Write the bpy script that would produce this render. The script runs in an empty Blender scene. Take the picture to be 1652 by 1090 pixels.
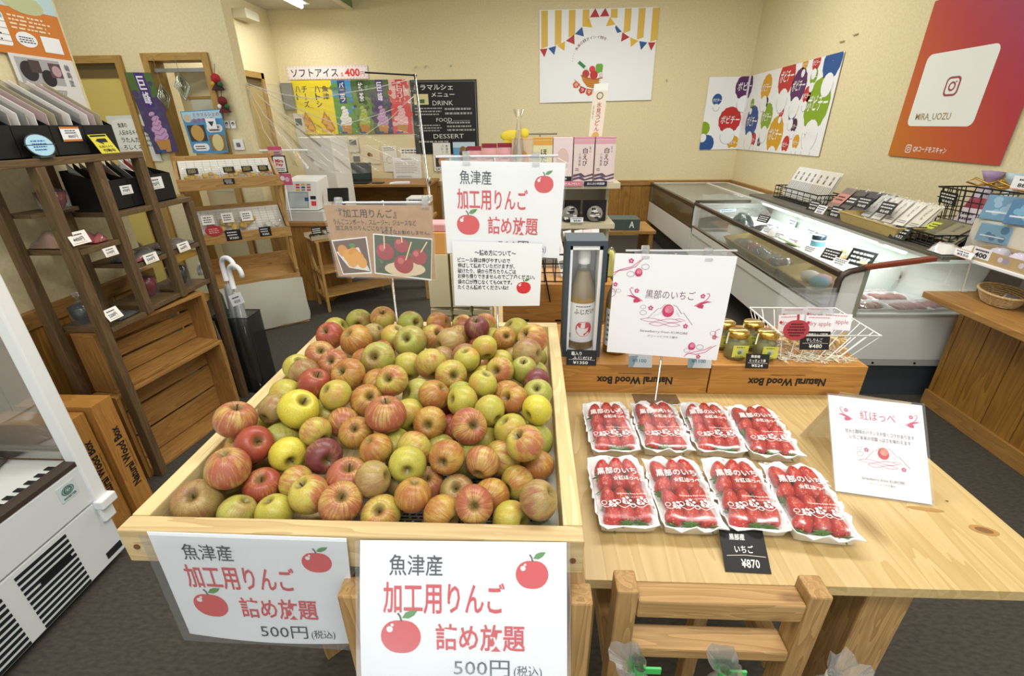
import bpy, math, random
from mathutils import Vector, Matrix, Euler
random.seed(7)
SC = bpy.context.scene
COL = SC.collection
R = math.radians

# ------------------------------------------------------------------ camera
PITCH, YAW, ROLL, FPX = R(24.786), R(-2.4975), R(0.59), 748.5
EYE = Vector((0, 0, 1.415))
fw = Vector((math.sin(YAW)*math.cos(PITCH), math.cos(YAW)*math.cos(PITCH), -math.sin(PITCH)))
rt0 = Vector((math.cos(YAW), -math.sin(YAW), 0)); dn0 = fw.cross(rt0)
rt = rt0*math.cos(ROLL)+dn0*math.sin(ROLL); dn = dn0*math.cos(ROLL)-rt0*math.sin(ROLL)
cd = bpy.data.cameras.new('camera'); cam = bpy.data.objects.new('camera', cd); COL.objects.link(cam)
cd.sensor_width = 36; cd.lens = FPX/1652*36; cd.clip_start = .02
m3 = Matrix((rt, -dn, -fw)).transposed()
cam.matrix_world = Matrix.Translation(EYE) @ m3.to_4x4()
SC.camera = cam

# ------------------------------------------------------------------ world, lamps, exposure
SC.view_settings.view_transform = 'Standard'; SC.view_settings.look = 'None'
SC.view_settings.exposure = 0.0; SC.view_settings.gamma = 1; SC.view_settings.use_curve_mapping = False
w = bpy.data.worlds.new('world'); SC.world = w; w.use_nodes = True
w.node_tree.nodes['Background'].inputs[0].default_value = (.90, .96, 1, 1)
w.node_tree.nodes['Background'].inputs[1].default_value = 1.2
def area(name, loc, rot, sx, sy, power, col=(1, .97, .92)):
    l = bpy.data.lights.new(name, 'AREA'); l.shape = 'RECTANGLE'; l.size = sx; l.size_y = sy
    l.energy = power; l.color = col
    o = bpy.data.objects.new(name, l); COL.objects.link(o); o.location = loc; o.rotation_euler = rot
    return o
area('ceiling_lamp_front', (.2, -.4, 2.9), (0, 0, 0), 2.4, .35, 44)
area('ceiling_lamp_middle', (.4, 1.55, 2.9), (0, 0, 0), 2.4, .35, 52)
area('ceiling_lamp_rear', (.6, 4.6, 2.9), (0, 0, 0), 2.4, .35, 62)
area('ceiling_lamp_register', (-2.6, 5.5, 2.5), (0, 0, 0), .25, 1.3, 14)
area('ceiling_lamp_left', (-1.4, 1.0, 2.9), (0, 0, 0), .35, 1.6, 8)
area('door_wall_fill', (-2.9, 3.1, 2.62), (0, 0, 0), .9, .3, 11)  # fill light added to brighten the door wall, no fixture known there

# ------------------------------------------------------------------ materials
def hx(h, a=1):
    h = h.lstrip('#'); c = [int(h[i:i+2], 16)/255 for i in (0, 2, 4)]
    return tuple(x/12.92 if x <= .04045 else ((x+.055)/1.055)**2.4 for x in c)+(a,)
MATS = {}
def newmat(name):
    m = bpy.data.materials.new(name); m.use_nodes = True
    return m, m.node_tree, m.node_tree.nodes['Principled BSDF']
def P(h, rough=.6, metal=0, spec=.4, name=None):
    """plain colour"""
    k = ('P', h, rough, metal, spec)
    if k not in MATS:
        m, t, b = newmat(name or 'plain_'+h.lstrip('#'))
        b.inputs['Base Color'].default_value = hx(h); b.inputs['Roughness'].default_value = rough
        b.inputs['Metallic'].default_value = metal; b.inputs['Specular IOR Level'].default_value = spec
        MATS[k] = m
    return MATS[k]
def nd(t, kind, **kw):
    n = t.nodes.new(kind)
    for k, v in kw.items():
        if k.startswith('i_'):
            key = k[2:]; key = int(key) if key.isdigit() else key.replace('_', ' ')
            n.inputs[key].default_value = v
        else: setattr(n, k, v)
    return n
def ramp(t, stops):
    r = t.nodes.new('ShaderNodeValToRGB'); e = r.color_ramp.elements
    while len(e) < len(stops): e.new(.5)
    for x, (p, c) in zip(e, stops): x.position = p; x.color = c if not isinstance(c, str) else hx(c)
    return r
def wood(name, light, dark, scale=1, rough=.55, contrast=1.0, knots=True):
    k = ('W', name)
    if k in MATS: return MATS[k]
    m, t, b = newmat(name); L = t.links.new
    at = nd(t, 'ShaderNodeAttribute', attribute_name='grain')
    mp = nd(t, 'ShaderNodeMapping'); mp.inputs['Scale'].default_value = (1.3*scale, 16*scale, 16*scale)
    L(at.outputs['Vector'], mp.inputs['Vector'])
    nz = nd(t, 'ShaderNodeTexNoise', i_Scale=1.5, i_Detail=2.0, i_Distortion=.6); L(mp.outputs[0], nz.inputs['Vector'])
    sn = nd(t, 'ShaderNodeMath', operation='MULTIPLY', i_1=9.0); L(nz.outputs['Fac'], sn.inputs[0])
    fr = nd(t, 'ShaderNodeMath', operation='FRACT'); L(sn.outputs[0], fr.inputs[0])
    mp2 = nd(t, 'ShaderNodeMapping'); mp2.inputs['Scale'].default_value = (6*scale, 240*scale, 240*scale)
    L(at.outputs['Vector'], mp2.inputs['Vector'])
    nf = nd(t, 'ShaderNodeTexNoise', i_Scale=1.0, i_Detail=3.0); L(mp2.outputs[0], nf.inputs['Vector'])
    ad = nd(t, 'ShaderNodeMath', operation='MULTIPLY_ADD', i_1=.55); L(fr.outputs[0], ad.inputs[0])
    sc = nd(t, 'ShaderNodeMath', operation='MULTIPLY', i_1=.5); L(nf.outputs['Fac'], sc.inputs[0]); L(sc.outputs[0], ad.inputs[2])
    r = ramp(t, [(.15, light), (1.0-.25*(contrast-1), dark)]); L(ad.outputs[0], r.inputs[0])
    out = r.outputs[0]
    if knots:
        mk = nd(t, 'ShaderNodeMapping'); mk.inputs['Scale'].default_value = (2.2*scale, 5*scale, 5*scale); L(at.outputs['Vector'], mk.inputs['Vector'])
        vo = nd(t, 'ShaderNodeTexVoronoi', i_Scale=1.6); L(mk.outputs[0], vo.inputs['Vector'])
        rk = ramp(t, [(.05, (.35, .22, .1, 1)), (.11, (1, 1, 1, 1))]); L(vo.outputs['Distance'], rk.inputs[0])
        mx = nd(t, 'ShaderNodeMix', data_type='RGBA', blend_type='MULTIPLY'); mx.inputs[0].default_value = .6
        L(out, mx.inputs[6]); L(rk.outputs[0], mx.inputs[7]); out = mx.outputs[2]
    L(out, b.inputs['Base Color']); b.inputs['Roughness'].default_value = rough
    bp = nd(t, 'ShaderNodeBump', i_Strength=.12, i_Distance=.001); L(nf.outputs['Fac'], bp.inputs['Height']); L(bp.outputs[0], b.inputs['Normal'])
    MATS[k] = m; return m
def noisy(name, c1, c2, scale=40, rough=.8, bump=.2, detail=4, dist=.002, lo=.35, hi=.65, stretch=(1, 1, 1)):
    k = ('N', name)
    if k in MATS: return MATS[k]
    m, t, b = newmat(name); L = t.links.new
    tc = nd(t, 'ShaderNodeTexCoord'); mp = nd(t, 'ShaderNodeMapping'); mp.inputs['Scale'].default_value = stretch
    L(tc.outputs['Object'], mp.inputs['Vector'])
    n = nd(t, 'ShaderNodeTexNoise', i_Scale=float(scale), i_Detail=float(detail)); L(mp.outputs[0], n.inputs['Vector'])
    r = ramp(t, [(lo, c1), (hi, c2)]); L(n.outputs['Fac'], r.inputs[0]); L(r.outputs[0], b.inputs['Base Color'])
    b.inputs['Roughness'].default_value = rough
    bp = nd(t, 'ShaderNodeBump', i_Strength=bump, i_Distance=dist); L(n.outputs['Fac'], bp.inputs['Height']); L(bp.outputs[0], b.inputs['Normal'])
    MATS[k] = m; return m
def film(name, tint='ffffff', alpha=.12, rough=.08, gloss=.35):
    """thin clear plastic: mostly see-through, with a shiny and slightly milky skin"""
    k = ('F', name)
    if k in MATS: return MATS[k]
    m = bpy.data.materials.new(name); m.use_nodes = True; t = m.node_tree; t.nodes.clear(); L = t.links.new
    o = nd(t, 'ShaderNodeOutputMaterial'); tr = nd(t, 'ShaderNodeBsdfTransparent'); gl = nd(t, 'ShaderNodeBsdfGlossy', i_Roughness=rough)
    df = nd(t, 'ShaderNodeBsdfDiffuse'); df.inputs[0].default_value = hx(tint); tr.inputs[0].default_value = (1, 1, 1, 1)
    lw = nd(t, 'ShaderNodeLayerWeight', i_Blend=.35)
    mu = nd(t, 'ShaderNodeMath', operation='MULTIPLY', i_1=gloss); L(lw.outputs['Fresnel'], mu.inputs[0])
    m1 = nd(t, 'ShaderNodeMixShader'); m1.inputs[0].default_value = alpha; L(tr.outputs[0], m1.inputs[1]); L(df.outputs[0], m1.inputs[2])
    m2 = nd(t, 'ShaderNodeMixShader'); L(mu.outputs[0], m2.inputs[0]); L(m1.outputs[0], m2.inputs[1]); L(gl.outputs[0], m2.inputs[2])
    L(m2.outputs[0], o.inputs['Surface']); MATS[k] = m; return m
def glow(h, s):
    k = ('E', h, s)
    if k not in MATS:
        m, t, b = newmat('lamp_'+h); b.inputs['Emission Color'].default_value = hx(h); b.inputs['Emission Strength'].default_value = s
        b.inputs['Base Color'].default_value = hx(h); MATS[k] = m
    return MATS[k]

PINE = wood('pale_pine', 'd9c795', 'bfa56e', 1.0, .5)
PINE2 = wood('planed_spruce', 'cbb585', 'a88b5d', 1.0, .55)
TABLEW = wood('table_plywood', 'c9b07e', 'b1935a', .55, .42)
BOXW = wood('cedar_box', 'c08b45', '9c692f', .9, .5)
CRATEW = wood('slatted_crate_cedar', 'ad8142', '80572a', .9, .6)
SHELFW = wood('brown_stained_shelf', '715939', '483521', 1.0, .65)
RACKW = wood('honey_pine', 'c29a5c', '966b33', 1.0, .55)
PANELW = wood('wainscot_boards', 'ab7c33', '7c5320', .6, .5)
COUNTERW = wood('counter_oak', 'b38648', '8a6031', .8, .45)
DOORW = wood('door_frame_oak', 'b9954f', '94702f', .8, .5, knots=False)
LEGW = wood('square_timber', 'b6915c', '896636', 1.4, .6)
WALLP = noisy('plastered_wallpaper', 'e6dab2', 'ddd0a6', 60, .9, .2, 3, .002)
FLOORM = noisy('dark_carpet_tile', '36332d', '4b463d', 45, .85, .3, 6, .002, .3, .7, (1, 2.2, 1))
CEILM = noisy('ceiling_board', 'd8d6cc', 'c8c6ba', 80, .9, .2)
WHITE = P('f1f3f2', .5); PAPER = P('f0f3f6', .55, name='white_paper'); BLACKCARD = P('16181a', .45)
STEEL = P('b9b9b4', .25, 1.0); DARKSTEEL = P('2a2724', .4, .6); CHROME = P('d8d8d6', .12, 1.0)
CLEAR = film('clear_plastic', 'f4f8fa', .045, .07, .5)
POUCH = film('laminate_film', 'eef4f8', .10, .12, .35)
ACRYL = film('clear_acrylic', 'e8eef0', .16, .05, .6)
WRAPF = film('printed_wrap', 'f0f4f6', .025, .14, .13)
GLASS = film('cabinet_glass', 'd4e2dc', .09, .03, .55)

# ------------------------------------------------------------------ mesh helpers
class MB:
    def __init__(s, M=None): s.v = []; s.f = []; s.mi = []; s.g = []; s.sm = []; s.mats = []; s.M = M
    def m(s, mat):
        if mat not in s.mats: s.mats.append(mat)
        return s.mats.index(mat)
    def add(s, vs, fs, mat, gr=None, smooth=False):
        b = len(s.v); i = s.m(mat)
        for k, p in enumerate(vs):
            p = Vector(p); s.g.append(gr[k] if gr else tuple(p))
            s.v.append(s.M @ p if s.M else p)
        for f in fs: s.f.append([b+j for j in f]); s.mi.append(i); s.sm.append(smooth)
        return s
    def box(s, x0, y0, z0, x1, y1, z1, mat, M=None):
        c = [(x, y, z) for z in (z0, z1) for y in (y0, y1) for x in (x0, x1)]
        ext = [abs(x1-x0), abs(y1-y0), abs(z1-z0)]; o = sorted(range(3), key=lambda i: -ext[i])
        r = [random.random()*9 for _ in range(3)]
        gr = [tuple(p[o[i]]+r[i] for i in range(3)) for p in c]
        if M: c = [M @ Vector(p) for p in c]
        return s.add(c, [(0, 2, 3, 1), (4, 5, 7, 6), (0, 1, 5, 4), (2, 6, 7, 3), (0, 4, 6, 2), (1, 3, 7, 5)], mat, gr)
    def bar(s, p, q, w, h, mat, up=(0, 0, 1)):
        p, q = Vector(p), Vector(q); d = q-p; L = d.length; d.normalize(); u = Vector(up)
        sd = d.cross(u)
        if sd.length < 1e-4: sd = d.cross(Vector((0, 1, 0)))
        sd.normalize(); u = sd.cross(d)
        return s.box(0, -w/2, -h/2, L, w/2, h/2, mat, Matrix.Translation(p) @ Matrix((d, sd, u)).transposed().to_4x4())
    def rings(s, rings, mat, closed=True, caps=(True, True), smooth=True):
        n = len(rings[0]); vs = [p for r in rings for p in r]; fs = []
        for i in range(len(rings)-1):
            for j in range(n if closed else n-1):
                a, b2 = i*n+j, i*n+(j+1) % n; fs.append((a, b2, b2+n, a+n))
        s.add(vs, fs, mat, smooth=smooth)
        b = len(s.v)-len(vs); k = s.m(mat)
        for e, ok in ((0, caps[0]), (len(rings)-1, caps[1])):
            if ok: s.f.append([b+e*n+j for j in range(n)]); s.mi.append(k); s.sm.append(False)
        return s
    def cyl(s, p, q, r0, r1=None, n=12, mat=None, caps=(True, True)):
        return s.tube([p, q], [r0, r0 if r1 is None else r1], n, mat, caps=caps)
    def tube(s, pts, r, n=8, mat=None, caps=(True, True), smooth=True):
        pts = [Vector(p) for p in pts]; rr = r if isinstance(r, (list, tuple)) else [r]*len(pts); rings = []
        a = None
        for i, p in enumerate(pts):
            d = (pts[min(i+1, len(pts)-1)]-pts[max(i-1, 0)]).normalized()
            if a is None: a = d.orthogonal().normalized()
            a = (a-d*a.dot(d)).normalized(); b = d.cross(a)
            rings.append([p+(a*math.cos(2*math.pi*j/n)+b*math.sin(2*math.pi*j/n))*rr[i] for j in range(n)])
        return s.rings(rings, mat, caps=caps, smooth=smooth)
    def lathe(s, prof, c=(0, 0, 0), n=20, mat=None, M=None, fn=None, caps=(False, False)):
        rings = []
        for r, z in prof:
            ring = []
            for j in range(n):
                a = 2*math.pi*j/n; rr = r*(fn(a, z) if fn else 1)
                p = Vector((rr*math.cos(a), rr*math.sin(a), z))
                ring.append((M @ p if M else p)+Vector(c))
            rings.append(ring)
        return s.rings(rings, mat, caps=caps)
    def ell(s, c, rx, ry, rz, n=12, mat=None, M=None, fn=None):
        k = max(4, n//2)
        prof = [(max(1e-4, math.sin(math.pi*i/k)), -math.cos(math.pi*i/k)) for i in range(k+1)]
        S = Matrix.Diagonal((rx, ry, rz, 1)); S = (M @ S) if M else S
        return s.lathe(prof, c, n, mat, S, fn)
    def grid(s, fn, nu, nv, mat, smooth=True):
        vs = [fn(i/nu, j/nv) for j in range(nv+1) for i in range(nu+1)]
        fs = [(j*(nu+1)+i, j*(nu+1)+i+1, (j+1)*(nu+1)+i+1, (j+1)*(nu+1)+i) for j in range(nv) for i in range(nu)]
        return s.add(vs, fs, mat, smooth=smooth)
    def build(s, name, parent=None, bevel=0, label=None, link=True):
        me = bpy.data.meshes.new(name); org = Vector((0, 0, 0)); q = parent
        while q:
            if '_o' in q: org = Vector(q['_o']); break
            q = q.parent
        me.from_pydata([tuple(p-org) for p in s.v], [], s.f)
        for m in s.mats: me.materials.append(m)
        me.polygons.foreach_set('material_index', s.mi); me.polygons.foreach_set('use_smooth', s.sm)
        a = me.attributes.new('grain', 'FLOAT_VECTOR', 'POINT'); a.data.foreach_set('vector', [x for g in s.g for x in g])
        me.update()
        o = bpy.data.objects.new(name, me); COL.objects.link(o)
        if parent: o.parent = parent
        if bevel:
            b = o.modifiers.new('bevel', 'BEVEL'); b.width = bevel; b.segments = 2; b.limit_method = 'ANGLE'
        if label: o['label'] = label
        return o
def T(x=0, y=0, z=0, rz=0, rx=0, ry=0):
    return Matrix.Translation((x, y, z)) @ Euler((R(rx), R(ry), R(rz))).to_matrix().to_4x4()
def tag(o, label, cat, group=None):
    o['label'] = label; o['category'] = cat
    if group: o['group'] = group
    return o
def thing(name, label, cat, loc=(0, 0, 0), group=None):
    """an Empty at the thing's base; parts are built in world coordinates and keep their place"""
    o = bpy.data.objects.new(name, None); COL.objects.link(o); o.location = loc; o.empty_display_size = .05
    o['_o'] = tuple(loc); return tag(o, label, cat, group)
def lthing(name, label, cat, M, group=None):
    """an Empty with a turn of its own; parts are built in its local coordinates"""
    o = bpy.data.objects.new(name, None); COL.objects.link(o); o.matrix_world = M; o.empty_display_size = .05
    return tag(o, label, cat, group)
def struct(o): o['kind'] = 'structure'; return o
def dup(o, M, label=None, group=None):
    r = o.copy(); COL.objects.link(r); r.matrix_world = M
    if label: r['label'] = label
    if group: r['group'] = group
    for ch in list(o.children):
        c = ch.copy(); COL.objects.link(c); c.parent = r
        for g in list(ch.children):
            d = g.copy(); COL.objects.link(d); d.parent = c
    return r

# ------------------------------------------------------------------ flat printed sheets
TXT = {}
def glyphs(t, bold=0):
    k = (t, bold)
    if k not in TXT:
        cu = bpy.data.curves.new('t', 'FONT'); cu.body = t; cu.resolution_u = 2; cu.offset = bold
        ob = bpy.data.objects.new('t', cu); me = bpy.data.meshes.new_from_object(ob)
        vs = [(v.co.x, v.co.y) for v in me.vertices]; fs = [tuple(p.vertices) for p in me.polygons]
        bpy.data.objects.remove(ob); bpy.data.curves.remove(cu); bpy.data.meshes.remove(me)
        xs = [v[0] for v in vs] or [0]; ys = [v[1] for v in vs] or [0]
        TXT[k] = (vs, fs, min(xs), min(ys), max(xs), max(ys))
    return TXT[k]
class Sheet:
    """printed paper spanned by its corners: u runs right, v runs down, print lies a hair above the paper"""
    def __init__(s, TL, TR, BR, BL, mat, thick=.0012, lift=.0004, warp=None, n=(1, 1), edge=None):
        s.c = [Vector(p) for p in (TL, TR, BR, BL)]
        s.n = (s.c[3]-s.c[0]).cross(s.c[1]-s.c[0]).normalized()
        s.W = ((s.c[1]-s.c[0]).length+(s.c[2]-s.c[3]).length)/2; s.H = ((s.c[3]-s.c[0]).length+(s.c[2]-s.c[1]).length)/2
        s.lift = lift; s.warp = warp; s.mb = MB(); s.cnt = 0
        if n == (1, 1) and (s.c[0]+s.c[2]-s.c[1]-s.c[3]).length > .0002: n = (6, 6)
        nu, nv = n; fr = []; g = [(i/nu, j/nv) for j in range(nv+1) for i in range(nu+1)]
        top = [s.p(u, v, 0) for u, v in g]; bot = [s.p(u, v, 0)-s.n*thick for u, v in g]; N = len(g); w = nu+1
        fs = []
        for j in range(nv):
            for i in range(nu):
                a = j*w+i; fs += [(a, a+w, a+w+1, a+1), (N+a, N+a+1, N+a+w+1, N+a+w)]
        per = [i for i in range(nu)]+[j*w+nu for j in range(nv)]+[nv*w+nu-i for i in range(nu)]+[(nv-j)*w for j in range(nv)]
        for i in range(len(per)):
            a, b = per[i], per[(i+1) % len(per)]; fs.append((a, b, N+b, N+a))
        s.mb.add(top+bot, fs, mat)
    def p(s, u, v, k):
        a = s.c[0].lerp(s.c[1], u); b = s.c[3].lerp(s.c[2], u); q = a.lerp(b, v)
        h = k*s.lift+(s.warp(u, v) if s.warp else 0)
        return q+s.n*h
    def poly(s, pts, mat, k=1):
        s.cnt += 1; k = k+min(s.cnt*.03, 3)
        s.mb.add([s.p(u, v, k) for u, v in pts], [tuple(range(len(pts)))], mat); return s
    def rect(s, u0, v0, u1, v1, mat, k=1): 
        if s.warp:
            N = 6
            for i in range(N):
                for j in range(N):
                    a, b = u0+(u1-u0)*i/N, u0+(u1-u0)*(i+1)/N; c, d = v0+(v1-v0)*j/N, v0+(v1-v0)*(j+1)/N
                    s.poly([(a, c), (b, c), (b, d), (a, d)], mat, k)
            return s
        return s.poly([(u0, v0), (u1, v0), (u1, v1), (u0, v1)], mat, k)
    def rrect(s, u0, v0, u1, v1, r, mat, k=1, n=5):
        pts = []; ru, rv = r/s.W, r/s.H
        for cx, cy, a0 in ((u1-ru, v0+rv, -90), (u1-ru, v1-rv, 0), (u0+ru, v1-rv, 90), (u0+ru, v0+rv, 180)):
            for i in range(n+1):
                a = R(a0+90*i/n); pts.append((cx+ru*math.cos(a), cy+rv*math.sin(a)))
        return s.poly(pts, mat, k)
    def disc(s, cu, cv, r, mat, k=1, sy=1, n=18, fn=None, rot=0):
        pts = []
        for i in range(n):
            a = 2*math.pi*i/n; q = fn(a) if fn else 1; x, y = r*q*math.cos(a), r*q*sy*math.sin(a)
            x, y = x*math.cos(rot)-y*math.sin(rot), x*math.sin(rot)+y*math.cos(rot)
            pts.append((cu+x/s.W, cv+y/s.H))
        return s.poly(pts, mat, k)
    def line(s, pts, wd, mat, k=2):
        q = [Vector((u*s.W, v*s.H)) for u, v in pts]
        L, Rr = [], []
        for i, p in enumerate(q):
            d = q[min(i+1, len(q)-1)]-q[max(i-1, 0)]
            if d.length < 1e-9: d = Vector((1, 0))
            d.normalize(); n = Vector((-d.y, d.x))*wd/2; L.append(p+n); Rr.append(p-n)
        s.cnt += 1; k = k+min(s.cnt*.03, 3); n = len(q)
        s.mb.add([s.p(a.x/s.W, a.y/s.H, k) for a in L+Rr], [(i, i+1, n+i+1, n+i) for i in range(n-1)], mat)
        return s
    def ring(s, cu, cv, r, wd, mat, k=2, sy=1, n=16, a0=0, a1=360):
        return s.line([(cu+r*math.cos(R(a0+(a1-a0)*i/n))/s.W, cv+r*sy*math.sin(R(a0+(a1-a0)*i/n))/s.H) for i in range(n+1)], wd, mat, k)
    def text(s, t, u0, v0, u1, v1, mat, bold=0, k=2, rot=0, skew=0):
        if bold > .014 and any(ord(ch) > 0x3000 for ch in t): bold = .014
        s.cnt += 1; k = k+min(s.cnt*.03, 3)
        vs, fs, x0, y0, x1, y1 = glyphs(t, bold)
        if x1-x0 < 1e-6: return s
        cu, cv = (u0+u1)/2, (v0+v1)/2; w, h = (u1-u0)*s.W, (v1-v0)*s.H; c, sn = math.cos(rot), math.sin(rot)
        if y1-y0 < .25: h = min(h, w*(y1-y0)/(x1-x0)*1.2)
        pts = []
        for x, y in vs:
            a = ((x-x0)/(x1-x0)-.5)*w; b = (.5-(y-y0)/(y1-y0))*h; a -= b*skew
            pts.append(s.p(cu+(a*c-b*sn)/s.W, cv+(a*sn+b*c)/s.H, k))
        s.mb.add(pts, fs, mat); return s
    def vtext(s, t, u0, v0, u1, v1, mat, bold=0, k=2):
        n = len(t)
        for i, ch in enumerate(t):
            a, b = v0+(v1-v0)*(i+.06)/n, v0+(v1-v0)*(i+.94)/n
            if ch in 'ーー': s.rect((u0+u1)/2-.06*(u1-u0), a, (u0+u1)/2+.06*(u1-u0), b, mat, k)
            elif ch in 'ッャョっゃょ': s.text(ch, u0+.35*(u1-u0), a, u1, b-.3*(b-a), mat, bold, k)
            else: s.text(ch, u0, a, u1, b, mat, bold, k)
        return s
    def scrib(s, u0, v0, u1, v1, rows, mat, k=2, fill=.45, seed=0, words=5):
        """rows of writing too small to read in the photo: short irregular dashes"""
        rg = random.Random(seed+int(u0*997)+int(v0*7919)); dv = (v1-v0)/rows
        for i in range(rows):
            u = u0; e = u1-(u1-u0)*rg.random()*.2
            while u < e:
                wd = (u1-u0)/words*(.3+.7*rg.random())/2
                s.rect(u, v0+dv*(i+.5-fill/2), min(u+wd, e), v0+dv*(i+.5+fill/2), mat, k); u += wd*1.35
        return s
    def build(s, name, parent=None, **kw): return s.mb.build(name, parent, **kw)
def wallsheet(x0, z0, x1, z1, Y, mat, **kw): return Sheet((x0, Y, z1), (x1, Y, z1), (x1, Y, z0), (x0, Y, z0), mat, **kw)

# ================================================================== THE SHELL
def slab(name, x0, y0, z0, x1, y1, z1, mat):
    return struct(MB().box(x0, y0, z0, x1, y1, z1, mat).build(name))
YB, XR = 6.5, 2.62
slab('floor', -4.4, -1.6, -.06, 2.9, 6.7, 0, FLOORM)
slab('ceiling', -2.15, -1.6, 3.0, 2.9, 6.7, 3.06, CEILM)
slab('ceiling.001', -4.4, -1.6, 2.66, -2.15, 6.7, 2.7, CEILM)
slab('trim_1', -2.15, -1.6, 2.66, -2.12, 6.5, 3.0, P('7b9a5e', .7, name='green_soffit'))
slab('trim_2', -2.165, -1.6, 2.64, -2.11, 6.5, 2.66, P('e9e4cf', .6))
slab('wall_back', -3.3, YB, 0, 2.9, 6.62, 3.05, WALLP)
slab('wall_right', XR, -1.6, 0, 2.74, YB, 3.05, WALLP)
slab('wall_recess', -3.27, 4.12, 0, -3.15, YB, 2.7, WALLP)
slab('wall_left', -2.09, -1.6, 0, -1.97, 2.235, 3.0, WALLP)
slab('wall_far_left', -4.4, 2.0, 0, -4.28, 4.0, 2.7, WALLP)
# wall with the two doors, built round its openings
o = MB().box(-4.4, 4, 0, -4.05, 4.12, 3.0, WALLP).box(-4.05, 4, 1.9, -3.14, 4.12, 3.0, WALLP).box(-3.14, 4, 0, -2.97, 4.12, 3.0, WALLP)
o.box(-2.97, 4, 1.91, -2.46, 4.12, 3.0, WALLP).box(-2.46, 4, 0, -2.27, 4.12, 3.0, WALLP); struct(o.build('wall_doors'))
# wainscot: boards below a cap rail
def wains(name, p, q, z, inward, th=.02, step=.145):
    p, q = Vector(p), Vector(q); d = (q-p).normalized(); n = Vector(inward); L = (q-p).length; mb = MB(); k = 0
    while k < L:
        e = min(k+step, L); a = p+d*(k+.002); b = p+d*(e-.002)+n*th
        mb.box(a.x, a.y, 0, b.x, b.y, z-.05, PANELW); k = e
    struct(mb.build(name))
    a, b = p, q+n*(th+.015)
    struct(MB().box(a.x, a.y, z-.06, b.x, b.y, z, COUNTERW).build(name.replace('wainscot', 'trim')))
    b = q+n*(th+.006)
    struct(MB().box(a.x, a.y, 0, b.x, b.y, .1, COUNTERW).build(name.replace('wainscot', 'baseboard')))
WZ = .722
wains('wainscot_back', (-2.6, YB, 0), (XR, YB, 0), WZ, (0, -1, 0))
wains('wainscot_right', (XR, -1.0, 0), (XR, YB-.03, 0), WZ, (-1, 0, 0))
wains('wainscot_left', (-1.97, -1.5, 0), (-1.97, 2.235, 0), .765, (1, 0, 0))
for o in bpy.data.objects:
    if o.name.startswith('wainscot'): o['kind'] = 'structure'

def frame(mb, x0, x1, z1, y0, y1, w, mat):
    mb.box(x0, y0, 0, x0+w, y1, z1, mat); mb.box(x1-w, y0, 0, x1, y1, z1, mat); mb.box(x0+w, y0, z1-w, x1-w, y1, z1, mat)
mb = MB(); frame(mb, -4.05, -3.14, 1.915, 3.975, 4.12, .05, DOORW)
mb.box(-4.0, 4.02, 1.77, -3.19, 4.08, 1.865, P('6d5a33', .5)); mb.box(-4.0, 4.03, 0, -3.19, 4.06, 1.77, P('d8c46e', .5, name='yellow_door_leaf'))
struct(mb.build('door_1'))
mb = MB(); frame(mb, -2.975, -2.455, 1.925, 3.975, 4.14, .05, DOORW)
d2 = struct(mb.build('door_2'))
mb = MB(T(-2.9, 4.2, 0, -14)); mb.box(0, 0, 0, .5, .035, 1.84, P('cfc39a', .5)); mb.box(.1, -.004, .9, .42, 0, 1.62, P('d6d3bd', .25)); mb.box(.08, -.008, 1.62, .44, 0, 1.64, DOORW)
mb.build('door_leaf', d2)
MB().box(-2.92, 4.0, 1.8, -2.5, 4.03, 1.825, P('8d8a80', .3, .8)).build('door_rail', d2)
mb = MB()
for y0, y1 in ((5.3, 5.36), (5.98, 6.04)): mb.box(-3.15, y0, 0, -3.11, y1, 1.97, DOORW)
mb.box(-3.15, 5.3, 1.91, -3.11, 6.04, 1.97, DOORW); mb.box(-3.15, 5.36, 1.83, -3.13, 5.98, 1.91, P('5c4a26', .6)); mb.box(-3.15, 5.36, 0, -3.135, 5.98, 1.83, P('b39a55', .5))
struct(mb.build('door_3'))

# ================================================================== BACK WALL
def B(x, z): return x*1.05, 1.415+(z-1.415)*1.05
def bsheet(x0, z0, x1, z1, mat, Y=YB-.012, **kw):
    a = B(x0, z0); b = B(x1, z1); return wallsheet(a[0], a[1], b[0], b[1], Y, mat, **kw)
RED = P('d8373c', .5, name='print_red'); DKRED = P('b3282b', .5); INK = P('1b1f2a', .5, name='print_black'); BLUE = P('1f5396', .5); YEL = P('e0b42c', .5)
STRIPE = P('ddb850', .5); LEAF = P('4e8f3a', .5); ORNG = P('d58a25', .5); PINKR = P('c4325f', .5); GREY = P('8a8d92', .5); TEALW = P('d4dcdc', .5)
def apple_icon(s, cu, cv, r, k=1):
    s.disc(cu, cv, r, RED, k, sy=.93, n=26, fn=lambda a: 1-.10*max(0, math.cos((a+math.pi/2)))**8-.05*max(0, math.cos(a-math.pi/2))**10)
    s.disc(cu-.55*r/s.W, cv-.38*r/s.H, r*.16, WHITE, k+1); s.disc(cu-.42*r/s.W, cv-.60*r/s.H, r*.08, WHITE, k+1)
    s.line([(cu+.05*r/s.W, cv-.78*r/s.H), (cu-.02*r/s.W, cv-1.05*r/s.H), (cu-.14*r/s.W, cv-1.22*r/s.H)], r*.09, P('4b4d45', .5), k+1)
    s.poly([(cu+x*r/s.W, cv+y*r/s.H) for x, y in ((.08, -.98), (.25, -1.25), (.5, -1.36), (.85, -1.38), (.68, -1.12), (.4, -.95))], LEAF, k+1)

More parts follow.
